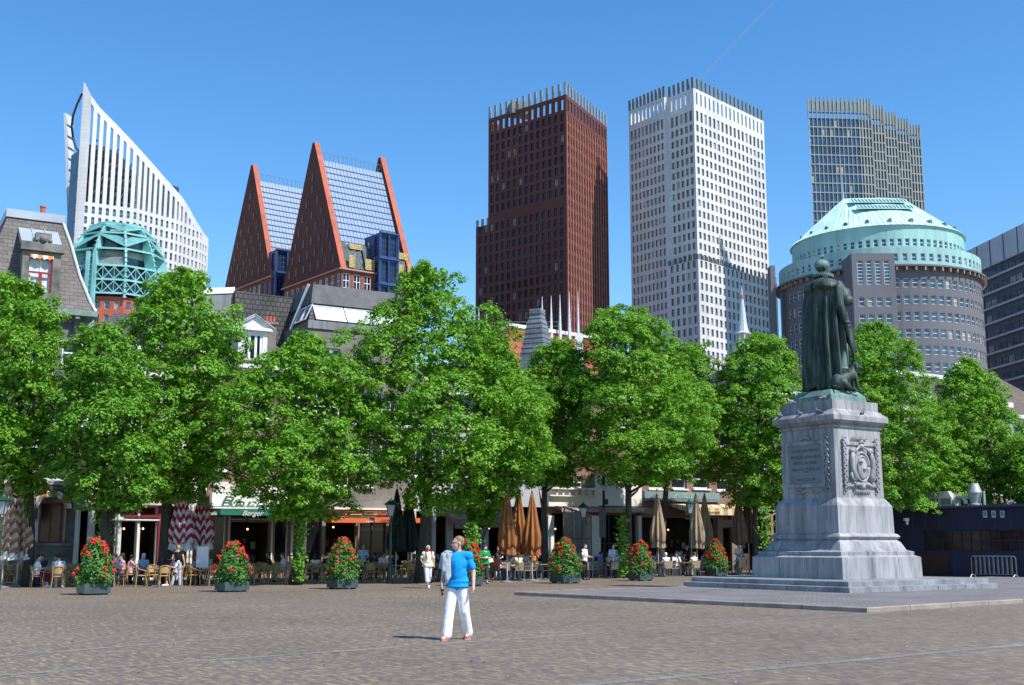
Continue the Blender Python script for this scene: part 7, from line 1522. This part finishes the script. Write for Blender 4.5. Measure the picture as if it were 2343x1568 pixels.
w = V3((.275, .05, .90)); m = MB(); m.box(w+V3((-.02, .03, -.10)), (.018, .06, .115)); m.build('phone', M_darkin, o)
for s, A_ in J['A'].items():
    m = MB(); q = MB(); pts = []
    for i in range(12): a = 2*math.pi*i/12; pts.append((A_.x+s*.012+.046*math.cos(a), A_.y+.07+.135*math.sin(a)))
    m.prism(pts, .004, .022); m.tube([(A_.x-.045, A_.y+.06, .02), (A_.x+s*.01, A_.y+.12, .085), (A_.x+.06, A_.y+.07, .02)], .012, 6); m.build('sandal', cloth('coral', (.62, .25, .20)), o)
for i, (x0, z0, x1, z1, y) in enumerate(()): pass

# ---- white-haired walker, waitress, man in green ----
C_cream = cloth('cream', (.74, .70, .50)); C_lila = cloth('pale_lilac', (.66, .68, .80)); C_black = cloth('black', (.012, .012, .015)); C_wash = cloth('washed_denim', (.40, .47, .58)); C_green = cloth('bright_green', (.01, .26, .07)); C_dkgrey = cloth('dark_grey', (.05, .055, .065)); C_red = cloth('red', (.55, .02, .04)); C_wsh = mat('white_shoe', (.75, .75, .78), .5, .05)
o, J = person('white haired man in cream shirt and white three quarter trousers walking with backpack', gz(978, 1346), R(205), 'walk', 1.70, SK2, HW, 'short', C_cream, C_lila, C_wsh, 'short', 'crop', .011, 1.22, turn=R(-10), nod=R(-35), loose=.02,
    arms={1: ((.29, -.08, 1.17), (.25, .10, 1.0)), -1: ((-.28, -.04, 1.16), (-.26, .04, .93))})
m = MB()
for s in (-1, 1): m.tube([(s*.13, .13, 1.12), (s*.12, .165, 1.32), (s*.13, .09, 1.50), (s*.13, -.06, 1.53), (s*.12, -.15, 1.4)], .018, 6)
m.build('backpack_strap', C_red, o); fused('backpack', [('e', (0, -.2, 1.28), (.14, .09, .2))], .02, C_red, o)
o, J = person('blonde waitress seen from behind in black top and pale jeans holding a tray', gz(404, 1341), R(8), 'stand', 1.70, SK, HL, 'bun', C_black, C_wash, mat('grey_shoe', (.3, .3, .33), .6), 'none', 'long', .011, .92, female=True,
    arms={-1: ((-.24, .0, 1.17), (-.24, .24, 1.10), (0, 1, .1), (0, 0, 1), .4), 1: ((.25, -.02, 1.15), (.29, .05, .92))}, legs={-1: ((-.13, .02, .49), (-.20, .0, .085)), 1: ((.10, .0, .49), (.13, -.01, .085))})
m = MB(); m.lathe([(.17, 1.12), (.19, 1.125), (.19, 1.14), (.17, 1.135)], 18, (-.30, .36)); m.build('tray', M_alu, o)
m = MB(); m.lathe([(.155, .955), (.158, 1.0), (.150, 1.02)], 20, sy=.80, cap=False); m.build('belt', C_wash, o)
o, J = person('man in bright green football shirt standing with folded arms', gz(1108, 1336), R(205), 'stand', 1.72, SK, HD, 'short', C_green, C_dkgrey, mat('grey_shoe', (.3, .3, .33), .6), 'short', 'crop', .011, 1.15, turn=R(55), loose=.02,
    arms={1: ((.26, .08, 1.15), (.02, .22, 1.20), (-1, .0, .1), (0, -1, 0), .5), -1: ((-.26, .08, 1.15), (-.0, .25, 1.16), (1, 0, .1), (0, -1, 0), .5)})
m = MB(); m.tube([(-.07, .10, 1.47), (0, .125, 1.42), (.07, .10, 1.47)], .014, 6); m.build('collar', C_white, o)

# ---- guests on the terrace ----
cl = dict(white=C_white, pink=cloth('pink', (.72, .40, .46)), maroon=cloth('maroon', (.16, .015, .03)), denim=cloth('denim', (.05, .09, .18)), dblue=cloth('blue_shirt', (.12, .26, .62)), lblue=cloth('light_blue', (.42, .55, .75)), dark=C_dkgrey, black=C_black, navy=C_navy, grey=cloth('grey_shirt', (.38, .42, .48)), tan=cloth('tan_top', (.42, .26, .18)), orange=cloth('orange_top', (.75, .20, .04)), cream=C_cream, green=cloth('pale_green_print', (.30, .50, .42)), coral=cloth('coral_top', (.65, .22, .20)), khaki=cloth('khaki', (.45, .42, .32)))
# (display column, row, label, top, bottom, hair, style, hat colour, skin, female, leg)
guests = [
 (112, 0, 'guest in white T-shirt and maroon shorts with a white headband, left of the leftmost planter', 'white', 'maroon', HD, 'short', SK, 0, 'crop'),
 (148, 1, 'dark haired guest in dark top behind the blue tables at left', 'dark', 'dark', HD, 'short', SK2, 0, 'long'),
 (166, 0, 'guest in pale grey shirt and beige shorts just left of the leftmost planter', 'grey', 'khaki', HD, 'short', SK, 0, 'crop'),
 (262, 1, 'guest in white shirt just right of the leftmost planter, the left of two', 'white', 'denim', HD, 'short', SK, 0, 'long'),
 (281, 1, 'guest in white shirt right of the leftmost planter, the right of two', 'white', 'dark', HB, 'short', SK, 0, 'long'),
 (300, 1, 'guest in pink shirt leaning on a table right of the leftmost planter', 'pink', 'denim', HD, 'short', SK, 0, 'long'),
 (322, 0, 'man in pale pink shirt and jeans in the front row', 'pink', 'denim', HB, 'short', SK, 0, 'long'),
 (428, 0, 'man in white polo shirt and dark shorts sitting right of the waitress', 'white', 'dark', HB, 'short', SK, 0, 'crop'),
 (492, 1, 'guest in khaki shirt half hidden by the second planter', 'khaki', 'dark', HB, 'short', SK, 0, 'long'),
 (580, 1, 'man in dark denim shirt and sunglasses right of the second planter', 'denim', 'denim', HD, 'short', SK, 0, 'long'),
 (640, 2, 'guest in dark clothes in the shade left of the fourth trunk', 'black', 'dark', HD, 'short', SK2, 0, 'long'),
 (728, 1, 'dark haired woman in white top left of the third planter', 'white', 'black', HD, 'long', SK, 1, 'long'),
 (746, 1, 'guest in dark top beside the woman in white, left of the third planter', 'dark', 'dark', HD, 'short', SK, 0, 'long'),
 (862, 2, 'guest in dark clothes in the shade right of the third planter', 'dark', 'dark', HD, 'short', SK2, 0, 'long'),
 (886, 1, 'guest in white shirt bending over a table by the lamp', 'white', 'dark', HD, 'short', SK, 0, 'long'),
 (927, 0, 'woman in black top and sunglasses left of the white haired walker', 'black', 'tan', HD, 'long', SK, 1, 'crop'),
 (953, 1, 'woman in tan top with dark glasses directly left of the white haired walker', 'tan', 'dark', HB, 'long', SK, 1, 'crop'),
 (1003, 1, 'guest in navy shirt between the white haired walker and the man in blue', 'navy', 'dark', HD, 'short', SK, 0, 'long'),
 (1118, 2, 'dark dressed guest in the shade right of the man in green', 'black', 'dark', HD, 'short', SK2, 0, 'long'),
 (1257, 1, 'guest in green print shirt and sunglasses left of the fifth planter', 'green', 'dark', HD, 'short', SK, 0, 'long'),
 (1366, 1, 'guest in bright blue shirt right of the fifth planter', 'dblue', 'dark', HD, 'short', SK2, 0, 'long'),
 (1384, 2, 'guest in cream top behind the one in the blue shirt', 'cream', 'dark', HB, 'long', SK, 1, 'long'),
 (1400, 1, 'guest in light blue denim shirt left of the sixth planter', 'lblue', 'dark', HD, 'short', SK2, 0, 'long'),
 (1506, 0, 'white haired guest in white shirt right of the sixth planter', 'white', 'grey', HW, 'short', SK3, 0, 'long'),
 (1535, 1, 'grey haired guest in coral top two seats right of the sixth planter', 'coral', 'dark', HW, 'short', SK, 1, 'long'),
 (1552, 0, 'guest in white shirt and blue cap bending over a table', 'white', 'grey', cl['navy'], 'cap', SK, 0, 'long'),
 (1594, 1, 'man in light blue shirt between the lamp and the rightmost planter', 'lblue', 'grey', HB, 'short', SK, 0, 'long'),
 (1668, 0, 'guest in coral top and pale trousers right of the rightmost planter', 'coral', 'khaki', HD, 'short', SK, 0, 'crop'),
 (1687, 1, 'seated guest in white shirt right of the rightmost planter', 'white', 'dark', HB, 'short', SK, 0, 'long')]
rp = random.Random(3)
for (x, row, lab, tp, bt, hm, hs_, sk, fem, lg) in guests:
    c = sorted([s for s in seats if not s[5] and s[4] == row], key=lambda s: abs(s[3]-x)+(6 if (s[1]-s[6]).dot(TN) < -.3 else 0))[0]; c[5] = True; q, ang = c[1], c[2]; f = rp.random()
    d = V3((-math.sin(ang), math.cos(ang), 0)); a_ = {s: ((s*.25, .10, .76), (s*(.12 if f < .6 else .2), .34, .80), (-s*.3, 1, 0), (0, 0, -1), .3) for s in (-1, 1)} if f < .75 else {-1: ((-.25, .12, .74), (-.16, .34, .80)), 1: ((.2, .25, .80), (.07, .17, 1.03), (-.2, .0, 1), (0, -1, 0), .9)}
    lw = {1: ((.10, .42, .56), (-.12, .62, .38))} if 'legs' in lab or x == 322 else None
    person(lab, (q.x+d.x*.02, q.y+d.y*.02, 0), ang+rp.uniform(-.15, .15), 'sit', rp.uniform(1.68, 1.8) if not fem else 1.66, sk, hm, hs_, cl[tp], cl[bt], M_darkin if rp.random() < .6 else C_wsh, 'long' if tp in ('denim', 'dblue', 'lblue') and rp.random() < .5 else 'short', lg, .018, rp.uniform(.95, 1.1), turn=rp.uniform(-.6, .6), nod=rp.uniform(-.25, .05), arms=a_, female=bool(fem), group='guests seated on the terraces', legs=lw)
cols = ['white', 'lblue', 'black', 'coral', 'grey', 'cream', 'dblue', 'pink']; cnt = {}
for n_ in range(80):
    fr = sorted([s for s in seats if not s[5] and s[4] in (0, 1, 2) and 20 < s[3] < 1700], key=lambda s: s[3])
    c = fr[int(rp.random()*len(fr))]; c[5] = True
    if c[4] == 0 and rp.random() < .6: c[5] = False; continue
    k = sum(1 for p in planters if p[0] < c[3])-1; tp = cols[(n_*3+int(c[3])) % 8]; key = (k, tp, c[4]); cnt[key] = cnt.get(key, 0)+1
    if cnt[key] > 1: c[5] = False; continue
    nm = {'lblue': 'light blue', 'dblue': 'blue'}.get(tp, tp); q, ang = c[1], c[2]; d = V3((-math.sin(ang), math.cos(ang), 0)); fem = rp.random() < .4
    person(f"seated guest in {nm} top in the {['front', 'second', 'third'][c[4]]} terrace row, "+(f"right of the {pl_w[k]}" if k >= 0 else "left of the leftmost planter"), (q.x, q.y, 0), ang, 'sit', rp.uniform(1.64, 1.8), rp.choice([SK, SK, SK2, SK3]), rp.choice([HB, HD, HD, HL, HW]), 'long' if fem else 'short', cl[tp], rp.choice([cl['denim'], cl['dark'], cl['khaki']]), M_darkin, 'short', 'long', .021, 1.0, turn=rp.uniform(-.6, .6), arms={s: ((s*.25, .10, .76), (s*.15, .34, .80), (-s*.3, 1, 0), (0, 0, -1), .3) for s in (-1, 1)}, female=fem, group='guests seated on the terraces')
stand = [(831, 1248, 59.5, 'waiter in light blue T-shirt standing in the orange awning cafe entrance', 'lblue', 'dark', HD, 'short', 1.74, 180, 0), (1139, 1248, 62, 'dark haired woman in black top standing under the brown awning', 'black', 'white', HD, 'long', 1.66, 170, 1), (1220, 1248, 64, 'person in orange top standing behind the rust orange parasols', 'orange', 'dark', HD, 'short', 1.72, 200, 0), (1337, 1248, 61, 'waiter in white shirt and black apron right of the fifth planter', 'white', 'black', HD, 'short', 1.78, 240, 0), (1402, 1248, 64.5, 'person in pale blue T-shirt standing behind the seated guests', 'lblue', 'dark', HB, 'short', 1.74, 200, 0), (1571, 1248, 71, 'blonde waitress in black top serving left of the lamp', 'black', 'black', HL, 'bun', 1.68, 60, 1), (1689, 1248, 72, 'bald man in white shirt standing right of the rightmost planter', 'white', 'dark', HG, None, 1.8, 200, 0)]
for (x, y, Y, lab, tp, bt, hm, hs_, H, rz, fem) in stand:
    p = at(x, y, Y); person(lab, (p.x, Y, 0), R(rz), 'stand', H, SK, hm, hs_, cl[tp], cl[bt], M_darkin, 'short', 'long', .018, 1.0, turn=rp.uniform(-.5, .5), nod=-.15, female=bool(fem), group='people standing on the terraces', arms={s: ((s*.26, .0, 1.17), (s*.2, .25, 1.12)) for s in (-1, 1)})

# ================= bronze statue =================
mon = bpy.data.objects['monument']; zb = max(v.co.z for v in bpy.data.objects['bronze_base'].data.vertices)
SC = 2.86; Ms = Matrix.LocRotScale(V3((.0, .0, zb)), Matrix.Rotation(-math.pi/2+.0, 3, 'Z').to_quaternion(), V3((SC, SC, SC)))
def stat(o): o.data.transform(Ms); o.parent = mon; return o
# cloak: falls from the shoulders in deep pipe folds
n = 150; rows = 40; V = []; Fs = []; rs = np.random.default_rng(4); fold = np.cumsum(rs.uniform(.6, 1.4, n)); fold = fold/fold[-1]*2*math.pi*12; phs = rs.uniform(-.5, .5, 40)
for i in range(rows+1):
    f = i/rows; z = 1.545-1.51*f
    ax = np.interp(f, [0, .04, .10, .35, .7, 1], [.16, .235, .262, .275, .292, .305]); ay = np.interp(f, [0, .05, .12, .35, .7, 1], [.10, .145, .165, .20, .215, .225]); am = np.interp(f, [0, .08, .2, .6, 1], [0, .04, .13, .17, .17])
    for k in range(n):
        a = 2*math.pi*k/n; w_ = math.sin(fold[k]+.5*math.sin(f*3+phs[k*40//n])); w_ = math.copysign(abs(w_)**.7, w_); big = .05*math.sin(3*a+1+f); r = 1+am*w_+big*f; x = ax*1.07*r*math.cos(a)-.018; y = ay*r*math.sin(a)-.02+.03*f
        V.append((x, y, z-(.03*w_ if i == rows else 0)+.02*math.sin(2*a)*f))
for i in range(rows):
    for k in range(n): Fs.append([i*n+k, (i+1)*n+k, (i+1)*n+(k+1) % n, i*n+(k+1) % n])
Fs += [list(range(n)), [rows*n+k for k in range(n)][::-1]]
stat(mesh_np('cloak', V, Fs, M_brz, None, smooth=True))
# fur shoulder cape
V = []; Fs = []; n = 90; rows = 10
for i in range(rows+1):
    f = i/rows; z = 1.60-.19*f**1.5; ax = .075+.225*math.sin(f*math.pi/2); ay = .07+.15*math.sin(f*math.pi/2)
    for k in range(n): a = 2*math.pi*k/n; r = 1+.018*math.sin(k*2.4)*f+.02*math.sin(5*a); V.append((ax*r*math.cos(a), ay*r*math.sin(a)-.015, z-(.03*math.sin(a)*f if math.sin(a) < 0 else 0)))
for k in range(n): a = 2*math.pi*k/n; V.append((.25*math.cos(a), .16*math.sin(a)-.015, 1.40))
for i in range(rows+1):
    for k in range(n): Fs.append([i*n+k, (i+1)*n+k, (i+1)*n+(k+1) % n, i*n+(k+1) % n])
stat(mesh_np('fur_cape', V, Fs, M_brz, None, smooth=True))
# body, head and right arm raised to the chest as one surface
hd = V3((.0, .01, 1.745)); T = Matrix.Rotation(-R(35), 3, 'Z'); h = lambda x, y, z: hd+T @ V3((x, y, z))
body = [('e', (0, 0, 1.35), (.19, .13, .25)), ('e', (0, .02, .95), (.18, .15, .3)), ('c', (0, 0, 1.5), (0, .0, 1.7), .075, .06), ('e', h(0, -.012, .03), (.082, .098, .09), T), ('e', h(0, .02, -.03), (.064, .078, .085), T), ('e', h(0, .05, -.10), (.04, .04, .05), T), ('c', h(0, .085, .015), h(0, .112, -.022), .012, .016), ('e', h(-.084, -.005, 0), (.012, .02, .03), T), ('e', h(.084, -.005, 0), (.012, .02, .03), T),
    ('c', (.24, .02, 1.46), (.345, .09, 1.24), .078, .072), ('c', (.345, .09, 1.23), (.22, .27, 1.31), .068, .045), ('e', (.345, .09, 1.24), (.075, .085, .075)), ('c', (.30, .10, 1.36), (.32, .05, 1.30), .075, .072),
    ('c', (-.12, .10, .9), (-.12, .12, .10), .09, .06), ('c', (.14, .08, .9), (.20, .12, .12), .09, .055), ('c', (.20, .12, .06), (.22, .26, .03), .05, .035), ('c', (-.12, .12, .06), (-.12, .28, .03), .05, .035)]+hand_prims((.22, .27, 1.31), (-.75, .1, .6), 1, (0, -1, 0), 1.3, .8)
me = fused('figure', body, .011, M_brz, None, 2); stat(me)
sk_ = fused('skull_cap', [('e', h(0, -.018, .055), (.09, .106, .082), T)], .01, M_brl, None, 1); stat(sk_)
m = MB(); n = 60; V = []
for k in range(n):
    a = 2*math.pi*k/n; s_ = 1 if k % 2 else -1
    for (r, dz_) in ((.085, 0), (.145, .012*s_+.01), (.145, .012*s_-.028), (.085, -.02)): V.append((r*math.cos(a), r*.95*math.sin(a)+.0, 1.645+dz_+.03*math.sin(a)*-.6))
Fs = [[k*4+j, ((k+1) % n)*4+j, ((k+1) % n)*4+(j+1) % 4, k*4+(j+1) % 4] for k in range(n) for j in range(4)]
stat(mesh_np('ruff', V, Fs, M_brl, None))
# long hanging sleeve on the right side and its gathers
me = fused('hanging_sleeve', [('c', (.285, -.04, 1.42), (.31, -.05, 1.15), .06, .065), ('c', (.31, -.05, 1.15), (.335, .03, .93), .062, .055), ('c', (.335, .03, .93), (.36, .10, .60), .05, .032), ('c', (.36, .10, .60), (.365, .13, .42), .03, .02), ('e', (.335, .03, .93), (.068, .065, .03)), ('e', (.34, .05, .88), (.06, .06, .025)), ('c', (.30, .06, 1.1), (.37, .16, .55), .03, .03)], .010, M_brz, None, 2); stat(me)
m = MB(); V_ = []
stat(fused('boot_cuff', [('c', (.30, .02, .50), (.275, .0, .30), .05, .082), ('e', (.274, .0, .295), (.095, .09, .02)), ('c', (.31, .03, .62), (.30, .02, .5), .038, .045)], .01, M_brl, None, 1))
# seated dog at his right foot: haunch, chest, forelegs, collared head turned outward
g_ = lambda x, y, z: (x+.33, y+.0, z)
stat(fused('dog', [('e', g_(-.06, -.10, .115), (.085, .11, .11)), ('c', g_(-.05, -.04, .15), g_(.0, .10, .22), .085, .078), ('c', g_(.0, .10, .22), g_(.0, .13, .31), .06, .05), ('e', g_(.02, .16, .345), (.05, .062, .05)), ('c', g_(.03, .19, .335), g_(.05, .25, .32), .032, .022), ('c', g_(-.03, .14, .36), g_(-.035, .135, .30), .018, .016), ('c', g_(.06, .14, .36), g_(.075, .13, .30), .018, .016), ('c', g_(-.03, .13, .20), g_(-.03, .16, .03), .03, .02), ('c', g_(.05, .12, .20), g_(.06, .15, .03), .03, .02), ('c', g_(-.03, .17, .022), g_(-.03, .22, .02), .022, .018), ('c', g_(.06, .16, .022), g_(.06, .21, .02), .022, .018), ('c', g_(-.12, -.06, .09), g_(-.09, .03, .03), .045, .025), ('c', g_(.01, -.06, .09), g_(.03, .03, .03), .05, .027), ('c', g_(.03, .03, .025), g_(.03, .09, .02), .022, .018), ('c', g_(-.06, -.2, .04), g_(.06, -.24, .02), .02, .012)], .008, M_brz, None, 2))
m = MB(); m.lathe([(.05, 0), (.056, .01), (.056, .03), (.05, .04)], 16); 
# pigeons resting on the monument
Mp = mat('pigeon_grey', (.14, .15, .17), .7, .3, 20); Mw = mat('pigeon_pale', (.42, .42, .44), .7, .3, 20)
def pigeon(label, wpos, rz, mt=Mp):
    o = fused('pigeon', [('e', (0, 0, .10), (.055, .10, .06)), ('c', (0, .07, .13), (0, .09, .19), .035, .024), ('e', (0, .10, .205), (.024, .03, .024)), ('c', (0, .125, .20), (0, .145, .195), .007, .004), ('c', (0, -.08, .085), (0, -.2, .06), .035, .02), ('c', (.02, .01, .06), (.02, .01, .006), .008, .01), ('c', (-.02, .01, .06), (-.02, .01, .006), .008, .01)], .009, mt, None, 1); o.location = wpos; o.rotation_euler = (0, 0, rz); o.scale = (1.25,)*3; tag(o, label, 'pigeon', 'pigeons on the monument'); return o
Mm = Matrix.LocRotScale(mon.location, mon.rotation_euler, mon.scale); Tw = lambda x, y, z: Mm @ V3((x, y, z))
hp = Ms @ h(0, -.01, .136); pigeon('dark pigeon perched on the head of the statue', Mm @ V3(hp), R(-40))
pigeon('pale pigeon on the left corner of the bronze base', Tw(-1.1, .95, ztop+.0), R(60), Mw); pigeon('dark pigeon at the front corner of the bronze base', Tw(-1.12, -.75, ztop), R(-60)); zc_ = zco1+.045
pigeon('dark pigeon at the far left end of the stone cornice', Tw(-1.47, 1.2, zc_), R(80)); pigeon('dark pigeon in the middle of the left stone cornice', Tw(-1.47, .15, zc_), R(100)); pigeon('dark pigeon on the left stone cornice nearest its front corner', Tw(-1.47, -.75, zc_), R(30)); pigeon('dark pigeon on the right stone cornice', Tw(.2, -1.47, zc_), R(-30))
